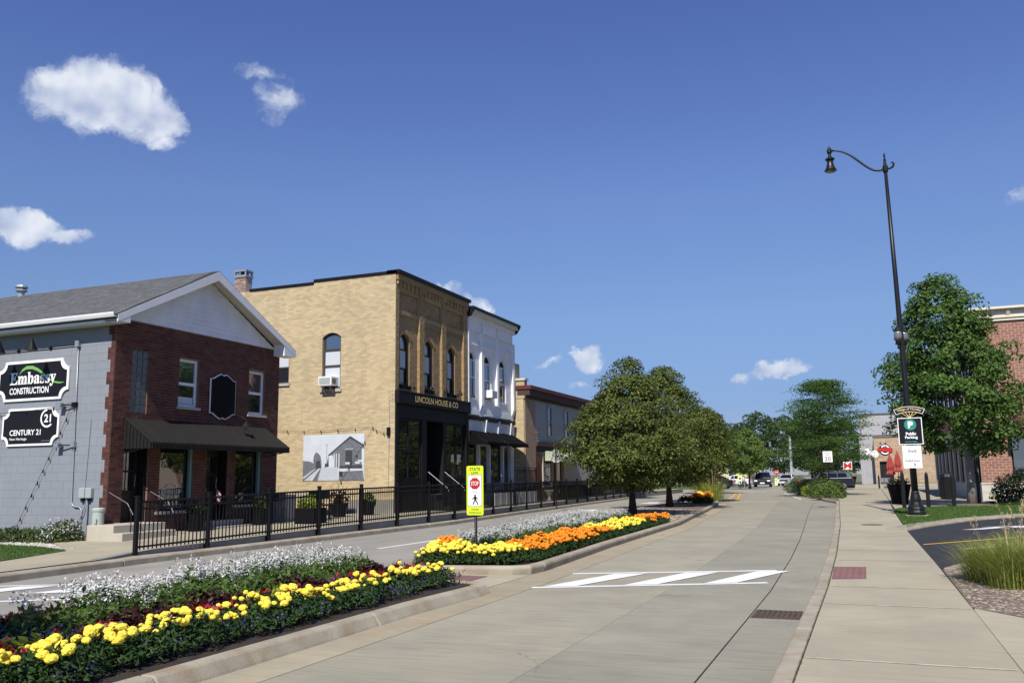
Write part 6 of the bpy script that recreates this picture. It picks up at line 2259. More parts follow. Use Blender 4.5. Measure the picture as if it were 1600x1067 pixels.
def car(name, lab, loc, rz, L=4.7, W=1.9, H=1.75, paint='car_black', kind='suv', group=None):
    t = thing(name, lab, 'car', loc, group)
    t.rotation_euler = (0, 0, rz)
    l2 = L / 2
    if kind == 'suv':
        side = [(-l2, .42), (-l2 + .05, .30), (l2 - .1, .30), (l2, .45), (l2 - .02, .78), (l2 - .12, .95), (l2 - 1.25, 1.08), (-l2 + .1, 1.12), (-l2, .9)]
        cab = [(l2 - 1.3, 1.06), (l2 - 2.0, H - .07), (l2 - 2.4, H), (-l2 + .55, H), (-l2 + .3, H - .08), (-l2 + .08, 1.10)]
    else:
        side = [(-l2, .42), (-l2 + .05, .28), (l2 - .1, .28), (l2, .42), (l2 - .02, .66), (l2 - .15, .78), (l2 - 1.35, .92), (-l2 + .5, .98), (-l2 + .05, .92)]
        cab = [(l2 - 1.45, .90), (l2 - 2.15, H - .05), (l2 - 2.6, H), (-l2 + 1.4, H), (-l2 + .6, .97)]
    off = wloc(t)

    def P(x, y, z):
        return (x + off[0], y + off[1], z + off[2])
    b = MB()
    n = len(side)
    b.add([P(x, -W / 2, z) for x, z in side] + [P(x, W / 2, z) for x, z in side], [tuple(range(n)), tuple(range(2 * n - 1, n - 1, -1))] + [(i, (i + 1) % n, n + (i + 1) % n, n + i) for i in range(n)])
    b.build('body', paint, t, bevel=.07)
    c = MB()
    n = len(cab)
    tw = lambda z: W / 2 - .05 - .22 * max(0, (z - 1.0)) / (H - 1.0)
    c.add([P(x, -tw(z), z) for x, z in cab] + [P(x, tw(z), z) for x, z in cab], [tuple(range(n)), tuple(range(2 * n - 1, n - 1, -1))] + [(i, (i + 1) % n, n + (i + 1) % n, n + i) for i in range(n)])
    c.build('cabin', paint, t, bevel=.05)
    zb_ = 1.14 if kind == 'suv' else 1.0
    ws0, ws1 = cab[0], cab[1]
    f1, f2 = .12, .94
    q = [(ws0[0] + (ws1[0] - ws0[0]) * f1 + .02, ws0[1] + (ws1[1] - ws0[1]) * f1 + .012), (ws0[0] + (ws1[0] - ws0[0]) * f2 + .02, ws0[1] + (ws1[1] - ws0[1]) * f2 + .012)]
    MB().add([P(q[0][0], -tw(q[0][1]) + .08, q[0][1]), P(q[0][0], tw(q[0][1]) - .08, q[0][1]), P(q[1][0], tw(q[1][1]) - .1, q[1][1]), P(q[1][0], -tw(q[1][1]) + .1, q[1][1])], [(0, 1, 2, 3)]).build('windscreen', 'car_glass', t, fix=False)
    r0_, r1_ = cab[-1], cab[-2]
    MB().add([P(r0_[0] - .015, -tw(1.2) + .1, r0_[1] + .08), P(r0_[0] - .015, tw(1.2) - .1, r0_[1] + .08), P(r1_[0] - .015, tw(r1_[1]) - .1, r1_[1] - .05), P(r1_[0] - .015, -tw(r1_[1]) + .1, r1_[1] - .05)], [(0, 1, 2, 3)]).build('rear_window', 'car_glass', t, fix=False)
    xs = np.linspace(cab[-1][0] + .45, cab[0][0] - .35, 4)
    for s in (-1, 1):
        for i in range(3):
            a_, b2 = xs[i] + .03, xs[i + 1] - .03
            sh = .32 if i == 2 else 0.
            y0_, y1_ = s * (tw(zb_) + .012), s * (tw(H - .12) + .012)
            MB().add([P(a_, y0_, zb_), P(b2, y0_, zb_), P(b2 - sh, y1_, H - .12), P(a_ + (.1 if i == 0 else 0), y1_, H - .12)], [(0, 1, 2, 3)]).build('side_window', 'car_glass', t, fix=False)
        MB().box(*[v for v in (off[0] + l2 - .25, off[0] + l2 + .005)], off[1] + s * (W / 2 - .24) - .18, off[1] + s * (W / 2 - .24) + .18, off[2] + .66, off[2] + .82).build('headlight', 'headlight', t, bevel=.02)
        MB().box(off[0] - l2 - .01, off[0] - l2 + .2, off[1] + s * (W / 2 - .18) - .12, off[1] + s * (W / 2 - .18) + .12, off[2] + .72, off[2] + .95).build('tail_light', 'tail_red', t)
        MB().box(off[0] + l2 - 1.55, off[0] + l2 - 1.35, off[1] + s * (W / 2 + .10) - .10, off[1] + s * (W / 2 + .10) + .10, off[2] + 1.02, off[2] + 1.16).build('mirror', paint, t, bevel=.03)
        for xx in (l2 - .9, -l2 + .9):
            y_ = s * (W / 2 - .10)
            wv = MB().tube([P(xx, y_ - .12, .35), P(xx, y_ + .12, .35)], .35, 18).build('wheel', 'tyre', t)
            MB().tube([P(xx, y_ + s * .10, .35), P(xx, y_ + s * .128, .35)], .22, 12).build('rim', 'rim', wv)
    MB().box(off[0] + l2 - .03, off[0] + l2 + .012, off[1] - .5, off[1] + .5, off[2] + .60, off[2] + .80).build('grille', 'dark_inside', t)
    MB().box(off[0] + l2 - .0, off[0] + l2 + .022, off[1] - .26, off[1] + .26, off[2] + .42, off[2] + .56).build('number_plate', 'sign_white', t)
    return t


car('parked_car', 'black SUV facing the camera at the far crossing', (-12.0, 110, .0), R_(-90 + 4), 4.8, 1.95, 1.78, 'car_black', 'suv')
car('parked_car', 'dark SUV at the left edge of the crossing beside the street trees', (-14.6, 88, 0), R_(-78), 4.4, 1.85, 1.85, 'car_black', 'suv')
car('parked_car', 'low black car behind the yellow crosswalk sign', (-16.0, 97.5, 0), R_(178), 4.7, 1.85, 1.45, 'car_black', 'sedan')
car('parked_car', 'dark navy SUV seen from the side behind the honey locust', (-3.9, 90.5, 0), R_(180), 4.9, 1.95, 1.66, 'car_navy', 'suv')
car('parked_car', 'small white car far down the street', (-10.0, 119, 0), R_(-96), 4.4, 1.8, 1.5, 'car_white', 'sedan')
car('parked_car', 'white car parked far behind the street signs', (-16.5, 118, 0), R_(180), 4.5, 1.8, 1.5, 'car_white', 'sedan')
# ================================================================ things on the raised pavement
MB().fb(S2, -17.2, XY + .003, .3, .80, -.05, .03).build('plinth', 'concrete_wall', B)
pot('planter_box', 'black planter left of the middle door of the brick building', -15.95, 17.85, .25, .24, .46, 'black_panel', 'yew_leaf', 160, .28)
pot('planter_box', 'black planter right of the middle door of the brick building', -15.85, 20.25, .28, .24, .46, 'black_panel', 'shrub_leaf', 160, .3)
pot('planter_box', 'large square black planter standing close behind the fence', -14.75, 21.1, .29, .32, .44, 'black_panel', 'lime_leaf', 240, .3, True)
pot('planter_box', 'dark planter with a bare shrub before the buff wall', -15.9, 24.3, .32, .3, .45, 'black_panel', 'coleus_leaf', 180, .3)
pot('planter_box', 'small planter with green leaves beside the plinth of the buff wall', -15.6, 25.6, .33, .25, .42, 'black_panel', 'shrub_leaf', 150, .25)
bs = thing('bare_shrub', 'thin bare twigs rising from a planter before the buff wall', 'shrub', (-15.9, 24.3, .8))
b = MB()
for k in range(9):
    a = k * .7
    l_ = random.uniform(.4, .75)
    b.tube([(-15.9, 24.3, .75), (-15.9 + .12 * math.cos(a), 24.3 + .12 * math.sin(a), .75 + l_ * .5), (-15.9 + .3 * math.cos(a + .3), 24.3 + .3 * math.sin(a + .3), .75 + l_)], [.012, .008, .004], 5)
b.build('twigs', 'rust_brown', bs)
fl = thing('small_flag', 'small striped flag on a stick in the planter behind the fence', 'flag', (-15.5, 18.2, .6))
MB().tube([(-15.45, 18.05, .5), (-15.4, 17.95, 1.36)], .007, 5).build('stick', 'door_wood', fl)
for k in range(7):
    z0 = 1.30 - k * .042
    MB().add([(-15.40, 17.96, z0), (-15.40, 18.02, z0 - .02), (-15.38, 18.1, z0 - .09), (-15.38, 18.1, z0 - .132), (-15.40, 18.02, z0 - .062), (-15.40, 17.96, z0 - .042)], [(0, 1, 2, 3, 4, 5)]).build('stripe', 'sign_red' if k % 2 == 0 else 'sign_white', fl, fix=False)
MB().add([(-15.397, 17.958, 1.302), (-15.397, 18.02, 1.28), (-15.397, 18.02, 1.15), (-15.397, 17.958, 1.17)], [(0, 1, 2, 3)]).build('canton', 'petal_purple', fl, fix=False)


def cafe_table(x, y, z, lab):
    t = thing('cafe_table', lab, 'table', (x, y, z))
    MB().lathe((x, y, z), [(.20, 0), (.20, .02), (.025, .04), (.025, .70), (.34, .71), (.34, .735)], 16).build('top', 'dark_metal', t)
    return t


def cafe_chair(x, y, z, rz, lab):
    t = thing('cafe_chair', lab, 'chair', (x, y, z))
    t.rotation_euler = (0, 0, rz)
    MB().box(x - .2, x + .2, y - .2, y + .2, z + .43, z + .455).build('seat', 'dark_metal', t)
    for s in (-.19, .19):
        MB().tube([(x + s, y - .18, z), (x + s, y - .18, z + .44)], .012, 5).build('leg', 'dark_metal', t)
        MB().tube([(x + s, y + .18, z), (x + s, y + .2, z + .88)], .012, 5).build('leg', 'dark_metal', t)
    MB().box(x - .19, x + .19, y + .185, y + .205, z + .62, z + .86).build('backrest', 'dark_metal', t)
    return t


cafe_table(-15.7, 22.6, .31, 'black cafe table behind the fence near the buff wall')
cafe_chair(-15.2, 22.3, .31, 1.2, 'black cafe chair on the street side of the cafe table')
cafe_chair(-16.1, 22.9, .31, -1.7, 'black cafe chair on the far side of the cafe table')
cafe_chair(-15.6, 23.3, .31, 3.0, 'black cafe chair nearest the bare shrub')
cafe_chair(-15.75, 20.9, .29, 0.4, 'black cafe chair by the right shop window of the brick building')
for (y, lab) in ((22.0, 'left small concrete block on the ledge before the buff wall'), (23.3, 'right small concrete block on the ledge before the buff wall')):
    o = MB().box(-16.5, -16.1, y - .3, y + .3, .2, 1.08).build('concrete_block', 'stone_sill', bevel=.02)
    tag(o, lab, 'block')

# ================================================================ trees
PEAR = [(0, .9), (.10, 1.75), (.28, 2.3), (.45, 2.2), (.62, 1.75), (.78, 1.1), (.9, .6), (1, .12)]
tree('pear_tree', 'dense dark green pear tree nearest in the median, beside the flower bed', (-7.95, 31.0, .12), 5.4, [(h, r * .98) for h, r in PEAR], .85, 5.35, 330, 125, .44, .108, 'pear_leaf', 'bark', .13, 1.5, .22, 12, 3, flat=.75, jitter=.5, ragged=.24)
tree('pear_tree', 'second dense pear tree in the median, right behind the nearest one', (-8.45, 39.6, .12), 6.2, [(h, r * 1.08) for h, r in PEAR], .95, 6.15, 320, 115, .49, .12, 'pear_leaf', 'bark', .14, 1.6, .22, 12, 4, lop=(-.1, .2), flat=.75, jitter=.5, ragged=.24)
tree('pear_tree', 'third pear tree in the median row, half hidden at the right', (-9.15, 51.0, .12), 5.6, [(h, r * .95) for h, r in PEAR], .7, 5.7, 200, 100, .5, .135, 'pear_leaf', 'bark', .13, 1.5, .22, 10, 5)
tree('pear_tree', 'pear tree by the left fence, its crown showing above the grey building', (-15.6, 57, .1), 6.6, [(h, r * 1.1) for h, r in PEAR], 1.2, 7.2, 200, 50, .5, .19, 'pear_leaf', 'bark', .14, 1.6, .22, 10, 6)
tree('pear_tree', 'small unseen pear tree added left of the view to shade the near bed', (-6.2, 1.3, .1), 4.4, [(0, .3), (.2, .75), (.5, .85), (.8, .6), (1, .1)], 2.0, 4.7, 60, 70, .32, .12, 'pear_leaf', 'bark', .05, .6, .4, 7, 44)  # out-of-view tree added for the shadow it casts on the flowers
ROUND = [(0, .7), (.15, 1.8), (.4, 2.2), (.65, 1.9), (.85, 1.1), (1, .2)]
tree('street_tree', 'mid green street tree to the right of the pear trees', (-12.2, 72, .1), 6.4, [(h, r * 1.2) for h, r in ROUND], 1.5, 6.6, 210, 50, .5, .2, 'maple_leaf', 'bark', .13, 1.6, .25, 10, 7)
tree('street_tree', 'light yellow-green street tree left of the far black SUV', (-11.6, 94, .1), 5.4, [(h, r * 1.05) for h, r in ROUND], 1.5, 5.8, 170, 50, .5, .22, 'light_leaf', 'bark', .12, 1.5, .25, 9, 8)
tree('street_tree', 'light green street tree beyond the crossing on the left', (-14.2, 108, .1), 6.0, [(h, r * 1.2) for h, r in ROUND], 1.6, 6.4, 150, 45, .6, .26, 'light_leaf', 'bark', .12, 1.5, .25, 9, 9)
MAP = [(0, 1.3), (.08, 2.1), (.25, 2.6), (.45, 2.45), (.6, 2.0), (.75, 1.5), (.9, .85), (1, .2)]
tree('maple_tree', 'leafy maple with a pale trunk before the rose brick building', (3.85, 41.1, .1), 9.4, [(h, r * 1.08) for h, r in MAP], 2.1, 9.6, 340, 120, .52, .135, 'maple_leaf', 'pale_bark', .16, 2.2, .2, 13, 12, lop=(-.75, 0), ragged=.5, aspect=.75, inner=.35, flat=.85, jitter=.55)
# honey locust: flat layered sprays with sky between them
hl = thing('honey_locust_tree', 'honey locust with flat feathery layers over the shrub bed', 'tree', (-2.9, 61, .13))
limbs(MB(), (-2.9, 61, .13), 7.2, 2.6, .14, .22, 15, 21).build('trunk', 'bark', hl, smooth=True)
Pn, Nn_ = [], []
for k in range(230):
    h = rng.uniform(0, 1) ** .9
    z = 1.6 + 5.6 * h
    r = np.interp(h, [0, .12, .35, .6, .8, 1], [1.8, 2.9, 2.9, 2.3, 1.7, .5])
    a = rng.uniform(0, 6.283)
    q = math.sqrt(rng.uniform(.08, 1.05))
    c = np.array((math.cos(a) * r * q + .25, math.sin(a) * r * q, z + .35 * q))
    n = 115
    out = np.array((math.cos(a), math.sin(a), .0))
    d = rng.normal(size=(n, 3)) * np.array((.42, .42, .085))
    d[:, 2] -= .10 * (d[:, :2] @ out[:2]) ** 2
    Pn.append(c + d)
    Nn_.append(np.tile((0, 0, 1.), (n, 1)))
V, Q = leaves(np.concatenate(Pn), np.concatenate(Nn_), .15, aspect=.4, jitter=.55, droop=.1)
np_obj('crown', np_mesh('crown', V, Q, 'locust_leaf'), hl)
# far trees
ft = tree('far_tree', 'dark tree beyond the crossing, first from the left', (-46, 150, 0), 9, [(h, r * 1.9) for h, r in ROUND], 1.5, 10.5, 130, 42, 1.0, .42, 'far_leaf', 'bark', .2, 2.4, .25, 8, 31)
ft['group'] = 'trees closing the far end of the street'
for i, (x, y, s, lab) in enumerate(((-36, 158, 1.1, 'dark tree beyond the crossing behind the pale yellow house'), (-28, 164, 1.0, 'dark tree beyond the crossing right of the pale yellow house'), (-19.5, 150, .95, 'dark tree far left of the black SUV'),
                                    (-14.5, 168, 1.15, 'tall dark tree far behind the black SUV'), (-8.6, 150, 1.12, 'tall dark tree seen left of the honey locust'), (-3.5, 156, 1.0, 'dark tree behind the honey locust on its left'), (1.5, 160, .9, 'dark tree behind the honey locust on its right'),
                                    (-5.6, 130, .72, 'smaller dark tree showing beneath the honey locust'), (-24, 210, 1.5, 'farthest tall tree at the street end on the left'), (-12, 220, 1.4, 'farthest tall tree at the street end on the right'), (-55, 170, 1.2, 'dark tree at the left end of the far row'))):
    copy_tree(ft, (x, y, 0), i * 1.3, s, lab)

# ================================================================ shrubs


def bush(name, lab, c, r, n, lm, ls, cat='shrub', group=None, blooms=None, nb=0, bs_=.05):
    t = thing(name, lab, cat, c, group)
    d = rand_dir(n)
    d[:, 2] = np.abs(d[:, 2])
    P = d * rng.uniform(.72, 1.06, (n, 1)) * np.array(r)
    P += .09 * np.array(r) * np.sin(P[:, [1, 2, 0]] / np.array(r) * 6)
    V, Q = leaves(P, d + np.array((0, 0, .3)), ls, jitter=.8)
    np_obj('foliage', np_mesh('foliage', V, Q, lm), t)
    b = MB()
    for k in range(7):
        a = k * .9
        b.tube([c, (c[0] + r[0] * .7 * math.cos(a), c[1] + r[1] * .7 * math.sin(a), c[2] + r[2] * .75)], [.018, .006], 5)
    b.build('stems', 'bark', t)
    if blooms:
        nc = max(8, nb // 12)
        cd_ = rand_dir(nc)
        cd_[:, 2] = np.abs(cd_[:, 2]) * .8 + .3
        cd_ = unit(cd_) * np.array(r) * 1.03
        P = np.repeat(cd_, 12, 0) + rng.normal(size=(nc * 12, 3)) * np.array((.045, .045, .035))
        V, Q = leaves(P, rand_dir(len(P)) + np.array((0, 0, .8)), bs_, aspect=.9, jitter=.5)
        np_obj('blooms', np_mesh('blooms', V, Q, blooms), t)['kind'] = 'stuff'
    return t


bush('flowering_shrub', 'rounded shrub covered in white blooms in the gravel by the grey wall', (-17.15, 14.95, .14), (.55, .42, .52), 1500, 'shrub_leaf', .075, blooms='petal_white', nb=560, bs_=.036)
for k, (x, rr_, lab) in enumerate(((-18.1, .5, 'low green shrub next to the white-blooming shrub'), (-18.85, .52, 'low green shrub in the middle of the bed by the grey wall'), (-19.65, .5, 'low green shrub at the left edge of the bed by the grey wall'), (-20.4, .5, 'low green shrub just past the left edge by the grey wall'))):
    bush('low_shrub', lab, (x, 15.0, .14), (rr_, .42, .36), 900, 'shrub_leaf', .075)
bush('clipped_shrub', 'dark clipped yew shrub at the foot of the rose brick wall', (6.35, 46.7, .1), (1.15, .8, 1.45), 3200, 'yew_leaf', .12)
bush('clipped_shrub', 'second dark yew shrub at the right edge of the picture', (8.3, 46.4, .1), (1.1, .8, 1.35), 2400, 'yew_leaf', .12)
for k, (x, y, r, lm, lab) in enumerate(((-2.35, 53.5, (.75, .8, .75), 'light_leaf', 'bright green grassy mound at the near tip of the shrub bed'), (-2.9, 57.5, (.7, .9, .95), 'shrub_leaf', 'green shrub behind the bright mound in the shrub bed'), (-3.1, 62.5, (.8, 1.2, 1.05), 'yew_leaf', 'dark low shrub under the honey locust'),
                                        (-4.4, 66.5, (.8, 1.4, .8), 'light_leaf', 'pale green mound left of the dark low shrub'), (-3.7, 61, (.45, .5, .6), 'lime_leaf', 'small yellow-green plant at the kerb of the shrub bed'), (-5.5, 74.5, (.9, 2.2, .95), 'shrub_leaf', 'long green shrub at the far end of the shrub bed'), (-2.0, 57, (.5, .7, .8), 'shrub_leaf', 'small shrub on the pavement side of the shrub bed'))):
    bush('bed_shrub', lab, (x, y, .13), tuple(q * 1.2 for q in r), 1700, lm, .12)

# ================================================================ reed grass


def blades(n, c, spread, h0, h1, lean, w, plume=0.):
    """curved grass blades as ribbons of three quads"""
    base = np.array(c) + np.column_stack([rng.normal(0, spread, n), rng.normal(0, spread, n), np.zeros(n)])
    a = rng.uniform(0, 2 * math.pi, n)
    rel = base[:, :2] - np.array(c[:2])
    o = unit(rel + .6 * spread * np.column_stack([np.cos(a), np.sin(a)]))
    h = rng.uniform(h0, h1, n)
    ln = rng.uniform(.3, 1., n) * lean
    side = np.column_stack([-o[:, 1], o[:, 0], np.zeros(n)])
    V = []
    for s in (0, .4, .75, 1.):
        p = base + np.column_stack([o[:, 0] * ln * s ** 2, o[:, 1] * ln * s ** 2, h * (s - .16 * s ** 3)])
        ww = w * (1 - .88 * s)
        V += [p - side * ww, p + side * ww]
    tip = V[-1]
    V = np.stack(V, 1).reshape(-1, 3)
    k = np.arange(n)[:, None] * 8
    Q = np.concatenate([k + np.array([[0, 1, 3, 2]]), k + np.array([[2, 3, 5, 4]]), k + np.array([[4, 5, 7, 6]])])
    return V, Q, tip, o


def reed(lab, x, y, z, s=1., n=420, plumes=26, group='reed grass clumps beside the driveway', lm='reed_leaf'):
    t = thing('reed_grass', lab, 'ornamental grass', (x, y, z), group)
    V, Q, _, _ = blades(n, (0, 0, 0), .15 * s, .35 * s, .78 * s, .52 * s, .0075)
    np_obj('blades', np_mesh('blades', V, Q, lm), t)
    if plumes:
        V, Q, tip, o = blades(plumes, (0, 0, 0), .12 * s, .95 * s, 1.4 * s, .28 * s, .0035)
        np_obj('stalks', np_mesh('stalks', V, Q, 'reed_plume'), t)
        PP, NN = [], []
        for k in range(plumes):
            m_ = 26
            tt = rng.uniform(-.22, .02, m_) * s
            PP.append(tip[k] + np.column_stack([o[k, 0] * tt * .35, o[k, 1] * tt * .35, tt]) + rng.normal(size=(m_, 3)) * np.array((.008, .008, .01)))
            NN.append(rand_dir(m_))
        V, Q = leaves(np.concatenate(PP), np.concatenate(NN), .038, aspect=.2, droop=-1.6)
        np_obj('plumes', np_mesh('plumes', V, Q, 'reed_plume'), t)
    return t


for i, (x, y, s, p, lab) in enumerate(((1.55, 12.55, .95, 6, 'reed grass clump nearest the pavement corner'), (1.95, 12.35, 1.0, 10, 'low green reed grass clump at the front edge of the bed'), (1.75, 13.35, 1.05, 12, 'reed grass clump next to the driveway kerb'), (2.35, 12.75, 1.1, 18, 'reed grass clump in the middle of the front row'),
                                       (2.2, 13.7, 1.15, 24, 'tall plumed reed grass clump in the second row'), (2.75, 13.3, 1.15, 26, 'plumed reed grass clump right of the middle'), (2.7, 14.6, 1.2, 26, 'plumed reed grass clump behind by the driveway'), (3.2, 14.0, 1.2, 24, 'tall plumed reed grass clump at the right picture edge'), (2.85, 12.4, 1.0, 12, 'green reed grass clump at the lower right picture edge'), (3.3, 15.4, 1.2, 26, 'farthest plumed reed grass clump by the driveway'), (1.35, 13.15, .9, 4, 'small reed grass clump leaning towards the pavement'), (1.75, 12.9, .95, 8, 'low reed grass clump between the pavement corner and the driveway'), (2.5, 11.9, .9, 6, 'front reed grass clump spilling over the mulch'), (3.1, 11.8, .95, 8, 'reed grass clump at the bottom right of the bed'))):
    reed(lab, x, y, .095, s * .9, 950, int(p * .8))
reed('big soft grass mound at the far nose of the median', -8.5, 50.6, .13, 2.3, 900, 60, None)
reed('soft grass mound beside the far median flowers', -8.0, 48.2, .13, 1.7, 600, 30, None)
# mulch chips and gravel


def inside(P, poly):
    x, y = P[:, 0], P[:, 1]
    r = np.zeros(len(P), bool)
    n = len(poly)
    for i in range(n):
        x0, y0 = poly[i]
        x1, y1 = poly[(i + 1) % n]
        c = (y0 > y) != (y1 > y)
        with np.errstate(divide='ignore', invalid='ignore'):
            r ^= c & (x < (x1 - x0) * (y - y0) / (y1 - y0 + 1e-12) + x0)
    return r


def scatter(poly, n):
    p = np.array(poly)
    out = np.zeros((0, 2))
    while len(out) < n:
        q = rng.uniform(p.min(0), p.max(0), (n * 3, 2))
        out = np.concatenate([out, q[inside(q, poly)]])
    return out[:n]


OCT_V = np.array([(1, 0, 0), (-1, 0, 0), (0, 1, 0), (0, -1, 0), (0, 0, 1), (0, 0, -1)], float)
OCT_F = np.array([(0, 2, 4), (2, 1, 4), (1, 3, 4), (3, 0, 4), (2, 0, 5), (1, 2, 5), (3, 1, 5), (0, 3, 5)])


def stones(name, lab, poly, n, z, s0, s1, m, flat=.6, longer=1.):
    P = scatter(poly, n)
    s = rng.uniform(s0, s1, (n, 1)) * np.column_stack([rng.uniform(.7, 1.3, n) * longer, rng.uniform(.7, 1.2, n), rng.uniform(.5, 1.1, n) * flat])
    a = rng.uniform(0, 6.283, n)
    v = OCT_V[None] * s[:, None, :] + rng.normal(size=(n, 6, 3)) * s[:, None, :] * .18
    ca, sa = np.cos(a)[:, None], np.sin(a)[:, None]
    x = v[..., 0] * ca - v[..., 1] * sa + P[:, :1]
    y = v[..., 0] * sa + v[..., 1] * ca + P[:, 1:]
    V = np.stack([x, y, v[..., 2] + z + s[:, 2:] * .4], -1).reshape(-1, 3)
    Q = (np.arange(n)[:, None, None] * 6 + OCT_F[None]).reshape(-1, 3)
    o = np_obj(name, np_mesh(name, V, Q, m))
    o['kind'] = 'stuff'
    o['label'] = lab
    return o


stones('gravel', 'white gravel along the foot of the grey wall', [(-15.2, 13.45), (-16.6, 14.0), (-18.4, 14.3), (-21, 14.45), (-21, 15.55), (-16, 15.55), (-15.5, 14.9)], 4200, .155, .018, .042, 'pebble')
stones('mulch_chips', 'wood mulch in front of the reed grass', [(.9, 14.4), (.92, 10.55), (1.32, 10.02), (3.3, 8.6), (5, 10), (4, 16), (2.6, 17.5), (1.1, 14.6)], 9000, .094, .008, .022, 'chip', .3, 1.7)

# median soil and mulch
soil1 = MB().hprism([(-7.49, -11), (-5.03, -11), (-5.03, 9.0), (-4.95, 10.5), (-5.06, 10.92), (-5.35, 11.01), (-7.25, 11.0), (-7.49, 10.4)], .0, .10).build('near_median_soil', 'soil')
struct(soil1)
s2p = [(-5.14, 13.6), (-5.38, 18.4), (-5.62, 27.0), (-8.86, 27.0), (-8.65, 23), (-7.8, 16), (-7.05, 12.95), (-6.95, 12.75), (-5.3, 13.1)]
soil2 = MB().hprism(s2p, .0, .10).build('far_median_soil', 'soil')
struct(soil2)
m3p = [(-5.62, 27.01), (-6.08, 32), (-6.45, 36.5), (-7.3, 45), (-8.42, 52.2), (-8.55, 52.2), (-9.4, 46), (-9.5, 40), (-9.05, 32), (-8.86, 27.01)]
mul2 = MB().hprism(m3p, .0, .11).build('median_mulch', 'mulch')
struct(mul2)
stones('mulch_chips', 'wood mulch round the median trees', [(-5.7, 27.1), (-6.1, 32), (-6.5, 36.5), (-9.4, 38), (-9, 32), (-8.8, 27.1)], 2500, .11, .02, .05, 'chip', .3, 1.6)
ring = MB().lathe((3.85, 41.1, .12), [(.95, 0), (.9, .035), (.5, .06), (.2, .08)], 18).build('tree_mulch', 'mulch')
struct(ring, label='mulch ring round the maple trunk')
# lawn blades


def lawn_blades(name, lab, poly, n, z, h):
    P = scatter(poly, n)
    a = rng.uniform(0, 6.283, n)
    s = rng.uniform(.5, 1.2, n) * h
    w = h * .16
    b0 = np.column_stack([P, np.full(n, z)])
    dx = np.column_stack([np.cos(a), np.sin(a), np.zeros(n)]) * w
    t = b0 + np.column_stack([rng.normal(0, .3, n) * s, rng.normal(0, .3, n) * s, s])
    V = np.stack([b0 - dx, b0 + dx, t], 1).reshape(-1, 3)
    o = np_obj(name, np_mesh(name, V, np.arange(3 * n).reshape(n, 3), 'grass_blade'))
    o['kind'] = 'stuff'
    o['label'] = lab


lawn_blades('lawn_grass', 'short grass of the lawn under the street lamp', [(.78, 24.4), (1.25, 26.4), (2.5, 29.6), (4.45, 32.7), (7.9, 36), (9, 44), (5.05, 43.7), (.9, 37.5), (.76, 36)], 26000, .118, .055)
lawn_blades('left_lawn_grass', 'short grass of the lawn by the grey wall', [(-15.15, 13.3), (-14.42, 11.3), (-14.0, 9.5), (-20, 11), (-20.5, 14.2), (-18.4, 14.2), (-16.6, 13.9)], 14000, .163, .045)
lawn_blades('kerb_weeds', 'weeds in the joint between kerb and pavement', [(-.595, 2), (-.575, 2), (-.575, 12), (-.63, 17), (-.83, 26), (-.87, 26), (-.66, 17), (-.60, 12)], 800, .09, .024)

# ================================================================ flowers


def ball(r, m, sub):
    """ruffled pompom: a squashed ball with crimped petal tips"""
    bm = bmesh.new()
    bmesh.ops.create_icosphere(bm, subdivisions=sub, radius=1.)
    for v in bm.verts:
        k = 1 + random.uniform(-.13, .10)
        v.co = Vector((v.co.x * k, v.co.y * k, v.co.z * k * .74 + (.06 if v.co.z > 0 else 0))) * r
    me = bpy.data.meshes.new('flower_head')
    bm.to_mesh(me)
    bm.free()
    me.materials.append(MATS[m])
    V = np.array([v.co[:] for v in me.vertices])
    Q = np.array([tuple(p.vertices) for p in me.polygons])
    return V, Q, me


HEADS, HEADS_LOW = {}, {}
for m in ('marigold_yellow', 'marigold_orange'):
    HEADS[m] = [ball(.046, m, 3) for k in range(4)]
    HEADS_LOW[m] = [ball(.046, m, 2) for k in range(4)]


def foliage(n, rx, h, ls, lm, aspect=.45, droop=.2, solid=.35):
    d = rng.uniform(-1, 1, (n, 2))
    rr = np.sqrt((d ** 2).sum(1))
    d = d[rr < 1]
    n = len(d)
    top = np.sqrt(np.maximum(.02, 1 - (d ** 2).sum(1) * .8))
    z = h * top * rng.uniform(solid, 1., n)
    P = np.column_stack([d * rx, z])
    N = np.column_stack([d * .8, np.full(n, .7)])
    V, Q = leaves(P, N, ls, aspect=aspect, droop=droop, jitter=.55)
    return np_mesh('foliage', V, Q, lm)


FOL = {}
FOL['marigold'] = [foliage(330, .19, .27, .065, 'marigold_leaf', .35) for _ in range(4)]
FOL['white'] = [foliage(170, .19, .36, .10, 'white_leaf', .35) for _ in range(4)]
FOL['coleus'] = [foliage(190, .20, .26, .075, 'coleus_leaf', .6) for _ in range(3)]
FOL['red'] = [foliage(150, .17, .24, .06, 'red_leaf', .8) for _ in range(3)]
FOL['lime'] = [foliage(110, .17, .27, .08, 'lime_leaf', .6) for _ in range(3)]
FOL['lobelia'] = [foliage(120, .15, .20, .045, 'marigold_leaf', .4) for _ in range(3)]


def petals(n, rx, h0, h1, s, m, k=5, spikes=9):
    """small florets gathered on upright spikes"""
    P = []
    for j in range(spikes):
        q = rng.uniform(-1, 1, 2)
        q = q / max(1, np.linalg.norm(q)) * rx
        top = rng.uniform(h0, h1)
        m_ = n // spikes
        P.append(np.column_stack([rng.normal(q[0], .024, m_), rng.normal(q[1], .024, m_), top - np.abs(rng.normal(0, .05, m_))]))
    P = np.concatenate(P)
    V, Q = leaves(P, rand_dir(len(P)) + np.array((0, -.5, .5)), s, aspect=.85, jitter=.5, fold=False)
    return np_mesh('florets', V, Q, m)


